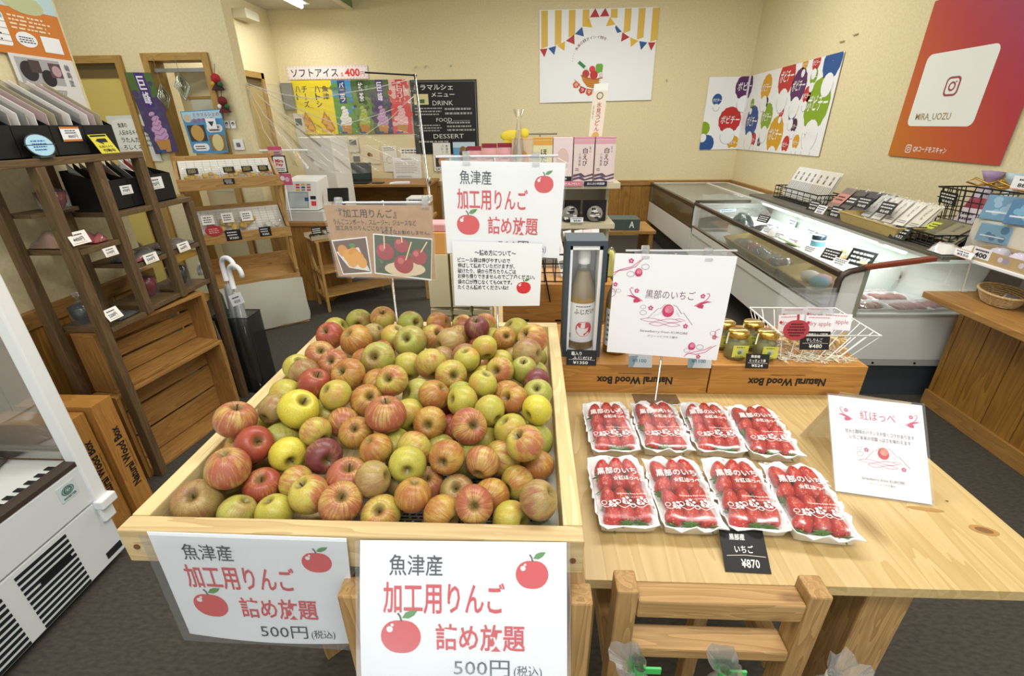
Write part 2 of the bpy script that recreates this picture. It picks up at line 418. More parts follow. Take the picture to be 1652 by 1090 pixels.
# banner with awning stripes, bunting and a basket of vegetables (the character on it is left out)
s = Sheet((.07*1.05, YB-.012, 2.608), (1.378*1.05, YB-.012, 2.615), (1.392*1.05, YB-.012, 1.665), (.089*1.05, YB-.012, 1.645), PAPER, n=(4, 4), warp=lambda u, v: .010*abs(math.sin(u*5))*v)
W0, H0 = 1140, 905
def bu(x): return (x-62)/W0
def bv(y): return (y-95)/H0
fl = [(95, 0), (190, 1), (280, 2), (365, 0), (450, 1), (525, 2), (590, 0), (695, 0), (755, 2), (820, 1), (900, 0), (985, 2), (1072, 1), (1160, 0)]
top = [(62, 462), (145, 455), (230, 432), (318, 390), (405, 328), (480, 258), (546, 178), (600, 88)]
topr = [(690, 88), (738, 172), (800, 250), (865, 318), (945, 372), (1033, 408), (1120, 425), (1200, 425)]
for i in range(4):
    for x0, ye in ((80+133*i, (458, 430, 355, 255)[i]), (748+132*i, (250, 330, 395, 420)[i])): s.poly([(bu(x0), bv(102)), (bu(x0+64), bv(102)), (bu(x0+64), bv(ye-20)), (bu(x0), bv(ye))], STRIPE)
def pennants(pts, cols):
    for i in range(len(pts)-1):
        (x0, y0), (x1, y1) = pts[i], pts[i+1]; mx, my = (x0+x1)/2, (y0+y1)/2; dx, dy = x1-x0, y1-y0; L = math.hypot(dx, dy)
        s.poly([(bu(x0+dx*.04), bv(y0+dy*.04)), (bu(x1-dx*.04), bv(y1-dy*.04)), (bu(mx-dy/L*80), bv(my+dx/L*80))], cols[i], 2)
pennants(top, [DKRED, BLUE, YEL, DKRED, BLUE, YEL, DKRED]); pennants(topr, [DKRED, YEL, BLUE, DKRED, YEL, BLUE, DKRED])
t = '魚津の"オイシイ"を切り売り'
for i, ch in enumerate(t):
    a = R(-148+116*i/(len(t)-1)); x, y = 620+225*math.cos(a), 585+225*math.sin(a)
    s.text(ch, bu(x-14), bv(y-15), bu(x+14), bv(y+15), P('a2454a', .5) if i < 3 or i > 8 else P('6c6a66', .5), .01, rot=a+math.pi/2)
for i in range(5):
    for sg in (-1, 1):
        a = R(-90+sg*(66+6*i)); s.disc(bu(620+228*math.cos(a)), bv(585+228*math.sin(a)), .004, GREY, n=6)
bc = P('cf8623', .5)
s.poly([(bu(x), bv(y)) for x, y in ((480, 730), (500, 790), (545, 845), (600, 862), (650, 860), (700, 840), (740, 780), (752, 728), (620, 770))], bc, 1)
for y in (775, 800, 822, 843): s.line([(bu(500+(y-775)*.6), bv(y)), (bu(620), bv(y+18)), (bu(738-(y-775)*.6), bv(y-2))], .005, P('9d5d16', .5), 2)
s.line([(bu(478), bv(728)), (bu(540), bv(762)), (bu(620), bv(775)), (bu(700), bv(758)), (bu(755), bv(722))], .014, P('a5641d', .5), 3)
s.disc(bu(527), bv(715), .043, P('b6372f', .5), 2); s.disc(bu(590), bv(672), .037, RED, 2); s.disc(bu(608), bv(728), .048, P('c02a24', .5), 3)
for i in range(4): s.disc(bu(650+22*(i % 3)), bv(655+20*(i//2)), .034, P('6ca83a', .5), 2, sy=1.2)
s.disc(bu(682), bv(733), .032, P('e9dcd8', .5), 2); s.ring(bu(682), bv(733), .018, .004, P('c98d97', .5), 3)
s.line([(bu(452), bv(595)), (bu(520), bv(655))], .036, P('2e8340', .5), 1); s.line([(bu(515), bv(650)), (bu(552), bv(690))], .03, P('dfe8da', .5), 1)
s.line([(bu(780), bv(640)), (bu(725), bv(735))], .05, P('f6f6f2', .5), 1); s.line([(bu(787), bv(645)), (bu(735), bv(725))], .006, P('58625c', .5), 2)
for dx in (-18, 0, 18): s.disc(bu(780+dx), bv(603-abs(dx)*.2), .024, P('4f8d3e', .5), 2, sy=1.5)
bt = [(415, 770), (470, 835), (540, 868), (620, 880), (700, 868), (765, 830), (815, 755)]
s.line([(bu(x), bv(y)) for x, y in bt], .006, P('7d4a33', .5), 2)
for i, ch in enumerate('ミラマルシェ'):
    x, y, a = [(432, 825, .7), (495, 880, .4), (567, 905, .12), (640, 900, -.1), (725, 870, -.45), (795, 818, -.8)][i]
    c = (P('cc5f28', .5), P('bd2b28', .5))[i % 2]
    pts = [(-30, -32), (30, -32), (33, 14), (0, 38), (-33, 14)]
    s.poly([(bu(x+px*math.cos(a)-py*math.sin(a)), bv(y+px*math.sin(a)+py*math.cos(a))) for px, py in pts], c, 3)
    s.text(ch, bu(x-17), bv(y-20), bu(x+17), bv(y+14), WHITE, .02, 4, rot=a)
tag(s.build('banner'), 'white banner with yellow awning stripes, coloured bunting and a basket of vegetables on back wall', 'banner')

# soft ice strip
s = bsheet(-2.897, 1.912, -1.93, 2.05, P('efe6e6', .5))
gi = P('e3cdd2', .5)
for i in range(26): s.rect(i/26, 0, (i+.5)/26, .13, gi); s.rect(i/26, .87, (i+.5)/26, 1, gi)
for i in range(4): s.rect(0, i/4, .022, (i+.5)/4, gi); s.rect(.978, i/4, 1, (i+.5)/4, gi)
NAVY = P('2b3252', .5)
s.text('ソフトアイス', .05, .2, .63, .82, NAVY, .012); s.text('各', .66, .5, .70, .82, RED, .01); s.text('400', .715, .22, .9, .82, RED, .03); s.text('円', .91, .45, .955, .82, P('b65a60', .5))
tag(s.build('paper_sign'), 'long gingham-edged strip offering soft ice at 400 yen, above the row of dessert posters', 'sign')

# six dessert posters
def swirl(s, c1, c2, cu=.5, base=.93, top=.5, wd=.34):
    n = 6
    for i in range(n):
        f = i/(n-1); v = base-.13-(base-.13-top)*f; w_ = wd*(1-.62*f)
        s.disc(cu+.05*math.sin(i*2.2), v, w_*s.W*.98, c1, 2+i, sy=.55, rot=-.35, n=16); s.line([(cu-w_*.7, v+.012), (cu, v+.035), (cu+w_*.75, v-.015)], .006, c2, 3+i)
    s.poly([(cu-.3, base-.1), (cu+.3, base-.1), (cu+.2, base+.06), (cu-.2, base+.06)], P('c08a46', .5), 2)
xs = [-2.863, -2.632, -2.391, -2.153, -1.931, -1.701, -1.458]
GP = P('57407e', .5)
yel = P('e8d52a', .5); wt = WHITE
def sandw(s):
    for dx, dy in ((0, 0), (.18, .1)):
        s.poly([(.2+dx, .78+dy), (.45+dx, .55+dy), (.72+dx, .8+dy), (.45+dx, .88+dy)], P('b9812c', .5), 2); s.poly([(.26+dx, .8+dy), (.45+dx, .62+dy), (.66+dx, .82+dy)], P('d9a84c', .5), 3)
s = bsheet(xs[0], 1.318, xs[1], 1.903, yel); s.vtext('ハトチーズ'[:2], .12, .09, .38, .36, INK, .03); s.vtext('チーズ', .46, .09, .74, .5, INK, .03); sandw(s); s.text('380円', .15, .9, .85, .97, ORNG, .03)
tag(s.build('dessert_poster'), 'yellow poster for a cheese toast snack, first from the left in the dessert row', 'poster', 'dessert posters on the back wall')
s = bsheet(xs[1], 1.318, xs[2], 1.903, P('ead62c', .5)); s.vtext('ハトシ', .12, .09, .4, .5, INK, .03); s.vtext('魚津', .5, .09, .82, .36, INK, .03); sandw(s); s.text('380円', .15, .9, .85, .97, ORNG, .03)
tag(s.build('dessert_poster'), 'yellow poster for a fried shrimp toast snack, beside the blue vanilla poster', 'poster', 'dessert posters on the back wall')
fl = [('バニラ', P('3f8fc4', .5), P('20447e', .5), P('5f9440', .5), P('f1f1ea', .5), P('c9cbc9', .5), 'blue sky poster of a white vanilla soft cream'),
      ('抹茶', P('3f5f2c', .5), P('27401f', .5), P('6b8a3e', .5), P('a9be4e', .5), P('7c9436', .5), 'dark green poster of a green tea soft cream'),
      ('巨峰', P('4f6a34', .5), P('4a2c7c', .5), P('4b3c66', .5), P('c9a0c9', .5), P('9a6ba6', .5), 'purple poster of a grape soft cream in the dessert row'),
      ('ストロベリー', P('e7b9b6', .5), P('cf3038', .5), P('d8484a', .5), P('f0c3c6', .5), P('d78f9a', .5), 'pink poster of a strawberry soft cream beside the black menu')]
def softposter(s, nm, bg2, band, low, c1, c2):
    rg = random.Random(len(nm)*7); s.rect(0, .3, 1, 1, low)
    for i in range(26):
        s.disc(rg.random(), .05+.9*rg.random(), s.W*(.07+.07*rg.random()), bg2 if i % 2 else low, 1)
    s.rect(.32, 0, .7, .42, band, 2); s.vtext(nm, .38, .03, .64, .40, WHITE, .02, 3); swirl(s, c1, c2); s.rect(.15, .955, .5, .985, BLUE, 9)
for i, (nm, a, b, c, d, e, lb) in enumerate(fl):
    s = bsheet(xs[2+i], 1.316, xs[3+i]-.004, 1.9, a); softposter(s, nm, a, b, c, d, e)
    tag(s.build('dessert_poster'), lb, 'poster', 'dessert posters on the back wall')

# black menu board
s = bsheet(-1.445, 1.08, -.655, 1.89, BLACKCARD, thick=.008); CH = P('e4e4e0', .6, name='chalk_white'); CH2 = P('a8a8a4', .6)
s.rect(.02, .02, .98, .024, CH2); s.rect(.975, .02, .98, .98, CH2)
s.text('ミラマルシェ', .05, .06, .64, .13, CH, .02); s.text('メニュー', .31, .16, .66, .22, CH, .02)
s.rect(.04, .18, .26, .32, P('d9cf9c', .5)); s.rect(.13, .25, .2, .30, P('3f6b3a', .5), 2)
s.text('DRINK', .32, .27, .63, .33, CH, -.005); s.text('FOOD', .36, .50, .60, .55, CH, -.005); s.text('DESSERT', .3, .72, .77, .78, CH, -.005)
s.scrib(.04, .35, .46, .47, 3, CH2, seed=1); s.scrib(.5, .35, .94, .47, 2, CH2, seed=2); s.scrib(.08, .58, .46, .69, 3, CH2, seed=3); s.scrib(.52, .54, .95, .69, 3, CH2, seed=4); s.scrib(.06, .8, .62, .85, 1, CH2, seed=5)
s.rect(.62, .535, .88, .54, CH2)
tag(s.build('menu_board'), 'black chalk menu board listing drink, food and dessert on back wall', 'menu')
# small papers on the back wall
s = bsheet(-2.148, .97, -1.91, 1.187, P('e6dcbd', .8)); s.disc(.45, .5, .025, P('6e4a22', .5)); s.disc(.56, .53, .02, P('b98e55', .5), 2)
tag(s.build('cloth_picture'), 'cream cloth square with a small brown nut motif above the laptop', 'picture')
s = bsheet(-1.87, .875, -1.69, 1.18, P('e5e4dc', .6)); s.scrib(.1, .05, .9, .2, 2, GREY, words=3, seed=1); s.ring(.45, .55, .04, .004, GREY)
tag(s.build('note_paper'), 'white drawing paper between the cloth square and the calendar', 'paper')
s = bsheet(-1.645, .95, -1.39, 1.155, P('e9e8e0', .6), Y=YB-.010); s.scrib(.08, .08, .95, .35, 2, INK, words=3, seed=4)
tag(s.build('note_paper'), 'white note with black handwriting tucked behind top of the calendar', 'paper')
s = bsheet(-1.755, .78, -1.394, 1.042, P('eceeed', .6), Y=YB-.020); s.scrib(.3, .04, .7, .1, 1, INK, words=2)
for i in range(6): s.rect(.08, .18+.11*i, .92, .185+.11*i, GREY)
for i in range(8): s.rect(.08+.12*i, .18, .083+.12*i, .735, GREY)
s.scrib(.1, .2, .9, .72, 5, GREY, words=8, fill=.2, seed=3); s.scrib(.1, .82, .7, .9, 2, GREY)
tag(s.build('calendar'), 'white monthly calendar sheet pinned over the notes beside the sheet pole', 'calendar')
s = bsheet(-1.226, .88, -1.008, 1.208, P('e9e9e4', .6), Y=YB-.03); s.vtext('魚津の', .72, .06, .86, .38, INK); s.vtext('ハトシ', .5, .06, .62, .36, INK)
s.rect(.1, .45, .9, .85, P('3a3f3c', .5)); s.disc(.5, .65, .055, P('c58a55', .5), 2); s.text('UOZU', .1, .88, .75, .98, INK, .02)
tag(s.build('flyer'), 'small flyer with a dark food photo hanging below the black menu board', 'flyer')
s = bsheet(-.975, .90, -.70, 1.215, P('6fa3c9', .5), Y=YB-.03); rg = random.Random(3); s.rect(0, 0, 1, .2, P('c4d9e6', .5))
for i in range(16): s.disc(.25+.65*rg.random(), .25+.7*rg.random(), .04, (P('8a6a3c', .5), P('5d4a2c', .5), P('b39a62', .5))[i % 3], 1+i % 4)
tag(s.build('flyer'), 'blue flyer with a photo of brown fried food, half behind the pink packets', 'flyer')
for i, (x, z) in enumerate(((-1.36, 2.03), (-1.24, 2.035), (-.94, 2.04), (1.55, 1.86))):
    a = B(x, z); mb = MB().cyl((a[0], YB, a[1]), (a[0], YB-.02, a[1]), .012, n=10, mat=P('d8d2ba', .4)).cyl((a[0], YB-.02, a[1]), (a[0], YB-.03, a[1]-.02), .006, n=8, mat=P('d8d2ba', .4))
    tag(mb.build('wall_hook'), ['small cream wall hook nearest the soft ice strip', 'small cream wall hook above the left edge of the menu board', 'small cream wall hook above the middle of the menu board', 'small cream wall hook to the right of the banner'][i], 'hook', 'wall hooks')
def control(x, z, w_, h_, lb, nm='wall_control'):
    a = B(x, z); mb = MB().box(a[0]-w_/2, YB-.03, a[1]-h_/2, a[0]+w_/2, YB, a[1]+h_/2, P('dcd8ca', .4)); o = mb.build(nm, bevel=.004)
    tag(o, lb, 'control'); q = MB().box(a[0]-w_*.35, YB-.034, a[1]+h_*.02, a[0]+w_*.35, YB-.03, a[1]+h_*.38, P('6c7468', .2)); q.mats and q.build('screen', o)
control(-2.7, 1.16, .12, .14, 'cream wall control with dark screen, beside the tall white appliance'); control(-2.22, 1.19, .13, .17, 'cream wall control with dark screen, upper of the two by the cloth square'); control(-2.2, .99, .13, .2, 'cream wall control with grey screen, lower of the two by the cloth square')
mb = MB().box(-3.15, 5.72, 2.45, -3.0, 5.98, 2.54, P('d4cfb8', .6)); tag(mb.build('junction_box', bevel=.01), 'cream utility box high in the corner of recess under ceiling', 'box')
lt = thing('ceiling_light', 'glowing white fluorescent tube under the low ceiling by the back wall', 'light', (-2.5, 5.6, 2.66))
MB().box(-2.62, 4.7, 2.63, -2.46, 6.1, 2.66, WHITE).build('light_housing', lt)
MB().cyl((-2.54, 4.75, 2.605), (-2.54, 6.05, 2.605), .022, n=12, mat=glow('ffffff', 9)).build('light_tube', lt)

tag(MB().box(-3.13, 6.43, 1.60, -3.0, YB, 1.90, P('8d908c', .4, .4)).build('breaker_box', bevel=.004), 'grey metal breaker box in the recess corner left of the dessert posters', 'control box')
o = MB().box(-3.05, 6.45, 1.13, -2.93, YB, 1.56, P('d3d0c4', .4)).build('intercom_panel', bevel=.004); tag(o, 'tall cream control panel below the grey breaker box', 'control box'); MB().box(-3.03, 6.446, 1.42, -2.95, 6.45, 1.5, P('5d655e', .2)).build('screen', o)

# ================================================================== RIGHT WALL
def rsheet(y0, z0, y1, z1, mat, **kw): return Sheet((XR-.012, y0, z1), (XR-.012, y1, z1), (XR-.012, y1, z0), (XR-.012, y0, z0), mat, **kw)
# cloth print folded round the corner (faces are left out, only hair shapes and lettering)
yc = YB-.012
cloth = Sheet((2.036*1.05, yc, 1.893), (2.036*1.05+2.62-2.138+(yc-4.645), yc, 1.893), (2.036*1.05+2.62-2.138+(yc-4.645), yc, 1.105), (2.036*1.05, yc, 1.085), PAPER, n=(40, 1))
tot = cloth.W; x00 = 2.036*1.05; bend = (XR-.012-x00)/tot
_p = cloth.p
def foldp(u, v, k, s=cloth):
    h = k*s.lift; d = u*tot; zt = 1.905+.035*max(0, (u-bend)); zb = 1.09+.02*u; z = zt+(zb-zt)*v; z += (u-bend)*.01
    if d <= XR-.012-x00: return Vector((x00+d-h*.0, yc-h, z))
    return Vector((XR-.012-h, yc-(d-(XR-.012-x00)), z))
cloth.p = lambda u, v, k: foldp(min(1, max(0, u)), min(1, max(0, v)), k); cloth.mb = MB(); cloth.mb.grid(lambda a, b: foldp(a, b, 0), 40, 1, PAPER, smooth=False); cloth.mb.grid(lambda a, b: foldp(a, b, -4), 40, 1, PAPER, smooth=False)
hc = dict(r=P('c23230', .5), b=P('2a5596', .5), y=P('d8a11f', .5), g=P('86a81f', .5), v=P('5c2a63', .5), k=P('4a2342', .5))
def toU(x, y):   # position read on the flattened print
    f = (x-140)/(1395-140)
    if x < 358: u = bend*(x-110)/(358-110)
    else:
        g = (x-358)/(1290-358); pv = 1/(yc/(yc-0)+0); Yv = 1/((1-g)/yc+g/4.645); u = bend+(yc-Yv)/tot
    zt = 290-(x-150)*.0 if x < 500 else 285-(x-500)*.232; zb = 985 if x < 400 else 985+(x-400)*.095
    return u, max(.02, min(.98, (y-zt)/(zb-zt)))
for x, y, h, c in ((355, 400, 230, 'v'), (560, 430, 200, 'y'), (755, 340, 270, 'r'), (900, 420, 235, 'v'), (1200, 200, 230, 'b'), (1140, 590, 330, 'g'), (280, 710, 185, 'r'), (470, 740, 265, 'b'), (625, 700, 215, 'g'), (755, 870, 280, 'y'), (150, 940, 130, 'b'), (325, 930, 95, 'y'), (900, 655, 130, 'b'), (920, 225, 85, 'y'), (1035, 210, 110, 'r'), (1040, 335, 100, 'g'), (1010, 500, 110, 'r'), (745, 560, 80, 'b'), (590, 560, 75, 'k'), (440, 570, 85, 'g'), (178, 512, 80, 'b'), (775, 650, 85, 'r'), (945, 780, 95, 'k'), (525, 905, 110, 'r'), (595, 930, 80, 'k'), (895, 960, 120, 'r'), (1005, 940, 100, 'y'), (120, 790, 100, 'g'), (1140, 880, 190, 'r')):
    u, v = toU(x, y); hh = h/700*.80*(1.4 if x < 344 else 1.15); big = h > 80
    zl = lambda a: 1+.03*math.sin(a*17)
    if not 0 <= u <= 1: continue
    n_ = 30 if big else 14; cl_ = lambda q: min(1, max(0, q))
    cloth.mb.rings([[cloth.p(cl_(u+hh*.46*f_*(zl(a_) if big else 1)*math.cos(a_)/cloth.W), cl_(v-.02+hh*.46*1.08*f_*(zl(a_) if big else 1)*math.sin(a_)/cloth.H), 1) for a_ in [6.2832*i_/n_ for i_ in range(n_)]] for f_ in (.02, .2, .4, .6, .8, 1)], hc[c], caps=(False, False), smooth=False)
    cloth.disc(u, v+hh*.55/cloth.H, hh*.30, PAPER, 2, sy=1.05, n=14); cloth.ring(u, v+hh*.55/cloth.H, hh*.30, .004, P('8f8f92', .5), 3, sy=1.05, a0=-10, a1=190, n=10)
    if .02 < u-hh*.37/cloth.W and u+hh*.42/cloth.W < .995 and v-hh*.22/cloth.H > .01: cloth.text('ボビチー', u-hh*.37/cloth.W, v-hh*.22/cloth.H, u+hh*.40/cloth.W, v+hh*.08/cloth.H, WHITE, .05, 4)
tag(cloth.build('cloth_print'), 'white cloth with coloured round hair shapes and lettering pinned across the back right corner', 'wall hanging')
# gradient poster with account card
m, t, b = newmat('sunset_gradient'); L = t.links.new; tc = nd(t, 'ShaderNodeTexCoord'); sp = nd(t, 'ShaderNodeSeparateXYZ'); L(tc.outputs['Generated'], sp.inputs[0])
f1 = nd(t, 'ShaderNodeMath', operation='SUBTRACT', i_0=1.0); L(sp.outputs['Y'], f1.inputs[1]); f2 = nd(t, 'ShaderNodeMath', operation='ADD'); L(f1.outputs[0], f2.inputs[0]); L(sp.outputs['Z'], f2.inputs[1])
f3 = nd(t, 'ShaderNodeMath', operation='MULTIPLY', i_1=.5); L(f2.outputs[0], f3.inputs[0]); r = ramp(t, [(0, 'c8791f'), (.3, 'c25a2c'), (.6, 'b3323a'), (1, '8e2166')]); L(f3.outputs[0], r.inputs[0]); L(r.outputs[0], b.inputs['Base Color'])
s = rsheet(3.755, 1.178, 2.86, 2.11, m); y0, y1, z0, z1 = 3.755, 2.86, 1.178, 2.11
def ru(y): return (y-3.755)/(2.86-3.755)
def rv(z): return (2.11-z)/(2.11-1.178)
CARD = P('eef2ee', .5); s.rrect(ru(3.662), rv(1.80), ru(3.13), rv(1.374), .04, CARD)
def camicon(s, cu, cv, r, mat, hole, k=2):
    s.rrect(cu-r/s.W, cv-r/s.H, cu+r/s.W, cv+r/s.H, r*.5, mat, k); q = r*.78; s.rrect(cu-q/s.W, cv-q/s.H, cu+q/s.W, cv+q/s.H, q*.45, hole, k+1)
    s.ring(cu, cv, r*.4, r*.2, mat, k+2); s.disc(cu+r*.45/s.W, cv-r*.45/s.H, r*.1, mat, k+2, n=8)
camicon(s, ru(3.38), rv(1.60), .055, P('9b4a52', .5), CARD)
s.text('MIRA_UOZU', ru(3.60), rv(1.452), ru(3.31), rv(1.405), P('a08a5a', .5), .012, skew=-.1)
camicon(s, ru(3.575), rv(1.232), .026, WHITE, P('c0602c', .5)); s.text('QRコードをスキャン', ru(3.53), rv(1.252), ru(3.25), rv(1.213), WHITE, .015)
tag(s.build('gradient_poster'), 'orange to magenta poster with a white rounded account card on right wall', 'poster')
for y, z in ((4.72, 2.02), (4.55, 2.045)):
    tag(MB().box(XR-.012, y-.03, z-.004, XR, y+.03, z+.004, P('b6ab88', .6)).build('tape_scrap'), 'scrap of old tape on right wall above the cloth print, ' + ('farther one' if y > 4.6 else 'nearer one'), 'tape')

# ================================================================== DOOR WALL AND LEFT WALL HANGINGS
def dsheet(x0, z0, x1, z1, Y, mat, **kw): return wallsheet(x0, z0, x1, z1, Y, mat, **kw)
s = Sheet((-3.125, 3.96, 1.80), (-2.925, 3.97, 1.795), (-2.88, 3.97, 1.235), (-3.075, 3.96, 1.215), P('4f6a34', .5), n=(3, 3))
softposter(s, '巨峰', P('4c4a70', .5), P('4a2c7c', .5), P('4b3c66', .5), P('c9a0c9', .5), P('9a6ba6', .5))
tag(s.build('grape_poster'), 'tall purple grape soft cream poster hanging between the two doors', 'poster')
s = Sheet((-2.752, 3.93, 1.525), (-2.43, 3.95, 1.54), (-2.455, 3.95, 1.225), (-2.735, 3.93, 1.222), P('4f93c4', .5))
s.rect(.02, .02, .98, .2, P('a9d3e8', .5)); s.text('ミラマルシェの', .28, .06, .92, .15, P('b5622a', .5), .02); s.text('おすすめ品!', .25, .17, .8, .29, P('cc3b2a', .5), .03)
s.disc(.13, .17, .03, P('cbb9a6', .5), 2); s.rect(.05, .33, .5, .72, P('3a382c', .5)); s.disc(.28, .52, .05, P('c39a52', .5), 2, sy=1.2)
s.rrect(.54, .33, .95, .52, .03, WHITE); s.scrib(.6, .37, .9, .5, 2, INK, 3); s.rect(.55, .58, .97, .95, P('8f6f45', .5)); s.disc(.76, .76, .045, P('dccb8d', .5), 2, sy=1.4); s.rrect(.06, .77, .5, .95, .03, WHITE); s.scrib(.12, .81, .42, .92, 2, INK, 3)
tag(s.build('food_poster'), 'blue poster of recommended dishes hanging in the open doorway above the wooden rack', 'poster')
s = Sheet((-3.42, 3.99, 1.50), (-3.08, 3.99, 1.51), (-3.06, 3.99, 1.16), (-3.42, 3.99, 1.16), P('e4e6df', .6))
s.disc(.4, .42, .15, P('f2f4ee', .5), 1, sy=.85, n=26, fn=lambda a: 1+.05*math.sin(a*5))
for i, tx in enumerate(('魚津の', '人気ゆるキャラ', 'ラたんだよ', 'ろしくネ!!')): s.text(tx, .2+.03*(i == 0), .15+.16*i, (.45, .75, .75, .72)[i], .26+.16*i, INK, .02)
s.scrib(.72, .2, .98, .7, 5, GREY, words=2)
tag(s.build('bubble_sign'), 'pale sheet with a speech bubble of black handwriting on the yellow door', 'sign')
# ornaments
def spinner(c, h, lb, turn):
    mb = MB(Matrix.Translation(c) @ Matrix.Rotation(turn, 4, 'Z')); mt = P('cfd6c4', .15, .8, name='iridescent_foil')
    for i in range(5):
        q = h*(1-i*.19); a = i*.35; pts = [Vector((0, 0, q)), Vector((q*.55*math.cos(a), q*.55*math.sin(a), 0)), Vector((0, 0, -q)), Vector((-q*.55*math.cos(a), -q*.55*math.sin(a), 0)), Vector((0, 0, q))]
        mb.tube(pts, .006, 4, mt)
    tag(mb.cyl((0, 0, h), (0, 0, 1.9-c[2]), .0015, n=5, mat=mt).cyl((0, 0, 1.9-c[2]), (0, .03, 1.9-c[2]), .0015, n=5, mat=mt).build('foil_spinner'), lb, 'ornament', 'diamond foil spinners')
spinner((-2.69, 3.95, 1.70), .095, 'pale diamond foil spinner hanging inside the open doorway', .3)
spinner((-2.86, 3.95, 1.63), .085, 'greenish diamond foil spinner hanging at the left post of the open doorway', 1.2)
def charm(x, z, lb, c1, c2, c3):
    t = thing('hanging_charm', lb, 'ornament', (x, 3.97, z), 'fabric charms on the door wall'); mb = MB()
    mb.ell((x, 3.96, z+.05), .035, .03, .035, 10, P(c1, .8)); mb.build('ball', t)
    MB()  .ell((x-.025, 3.955, z+.012), .02, .02, .02, 8, P(c2, .8)).ell((x+.028, 3.955, z+.01), .02, .02, .02, 8, P('2f5b3a', .8)).build('pompom', t)
    MB().lathe([(.055, -.03), (.004, .04)], (x, 3.96, z), 4, P(c3, .8), caps=(True, False)).build('cone', t)
    MB().cyl((x, 3.96, z+.08), (x, 3.99, z+.15), .002, n=5, mat=P('4a3a30', .8)).build('cord', t)
charm(-2.42, 1.70, 'upper fabric charm with red ball and green pompoms right of the open doorway', 'a5262a', 'c9a02e', '3b2424')
charm(-2.41, 1.545, 'lower fabric charm with dark red hood and white face right of the open doorway', '6e2020', 'e8e4dc', '5a1f20')
for i, (x, z, lb) in enumerate(((-2.435, 1.43, 'left of two tiny portrait stickers beside the doorway'), (-2.385, 1.43, 'right of two tiny portrait stickers beside the doorway'))):
    s = dsheet(x-.02, z-.028, x+.02, z+.028, 3.985, PAPER); s.disc(.5, .42, .012, P('4a2e2a', .6)); s.disc(.5, .52, .009, P('d9b79c', .6), 2); tag(s.build('sticker'), lb, 'sticker', 'portrait stickers')
o = MB().box(-2.42, 3.985, 1.24, -2.34, 4, 1.32, WHITE).build('light_switch', bevel=.003); tag(o, 'white square light switch beside the open doorway', 'switch'); MB().box(-2.395, 3.98, 1.265, -2.365, 3.985, 1.295, P('6b6e6a', .4)).build('rocker', o)
s = dsheet(-2.56, 1.40, -2.48, 1.475, 3.92, PAPER); s.poly([(.2, .3), (.8, .3), (.5, .8)], NAVY); tag(s.build('price_paper'), 'small white paper with a dark triangle at the corner of the blue dish poster', 'paper')
# left wall sheets
def lsheet(y0, z0, y1, z1, mat, X=-1.958, **kw): return Sheet((X, y0, z1), (X, y1, z1), (X, y1, z0), (X, y0, z0), mat, **kw)
OR = P('cd7a2a', .5)
s = lsheet(1.78, 1.672, 2.213, 2.2, OR); s.rect(0, 0, 1, .70, P('b9d6dc', .5))
s.disc(.68, .66, .085, P('bcc294', .5), 2, sy=.42, rot=.1); s.disc(.63, .53, .045, P('d5877b', .5), 3, sy=1.2); s.disc(.64, .44, .03, P('e2b698', .5), 4); s.disc(.6, .46, .02, P('4a2f26', .5), 3, sy=1.6); s.disc(.72, .48, .017, P('4a2f26', .5), 3, sy=1.8)
s.text('おでかけ', .02, .58, .48, .65, INK, .02); s.rrect(.0, .74, .46, .95, .01, WHITE); s.rect(0, .74, .45, .78, P('7fb4cf', .5), 2)
for v in (.80, .84, .88, .92): s.rect(0, v, .46, v+.004, GREY, 2)
s.scrib(.05, .79, .42, .93, 4, INK, 3, fill=.25, words=3); s.scrib(.5, .74, .9, .84, 4, P('f1d9b8', .5), 2, words=3); s.disc(.6, .895, .042, PAPER, 1, sy=.62); s.scrib(.53, .875, .68, .92, 3, INK, 2, words=3); s.rect(.74, .855, .93, .96, PAPER)
tag(s.build('event_poster'), 'orange and sky blue event poster on the left wall, its code square blank', 'poster')
s = lsheet(1.94, 1.475, 2.205, 1.674, P('dddcda', .6), X=-1.955); s.rect(.06, .05, .75, .5, P('a9a8ac', .5)); s.disc(.22, .28, .035, P('2a2326', .5), 2); s.rect(.25, .08, .42, .3, P('4a3d3c', .5), 2); s.disc(.5, .38, .03, P('1f1b1d', .5), 2); s.rect(.55, .1, .75, .36, P('5d454c', .5), 2); s.disc(.66, .24, .02, P('b99aa2', .5), 3)
s.scrib(.06, .58, .75, .98, 12, P('6f706e', .6), words=12, fill=.5); s.vtext('輪島塗', .82, .08, .9, .5, P('77787a', .5), .01)
tag(s.build('newspaper_clipping'), 'grey newspaper page with lacquerware photos below the orange poster', 'clipping')
s = lsheet(2.08, 1.38, 2.21, 1.49, P('b9a3a6', .6), X=-1.957); tag(s.build('clipping'), 'pinkish grey cutting under the newspaper page, half behind the black display box', 'clipping')

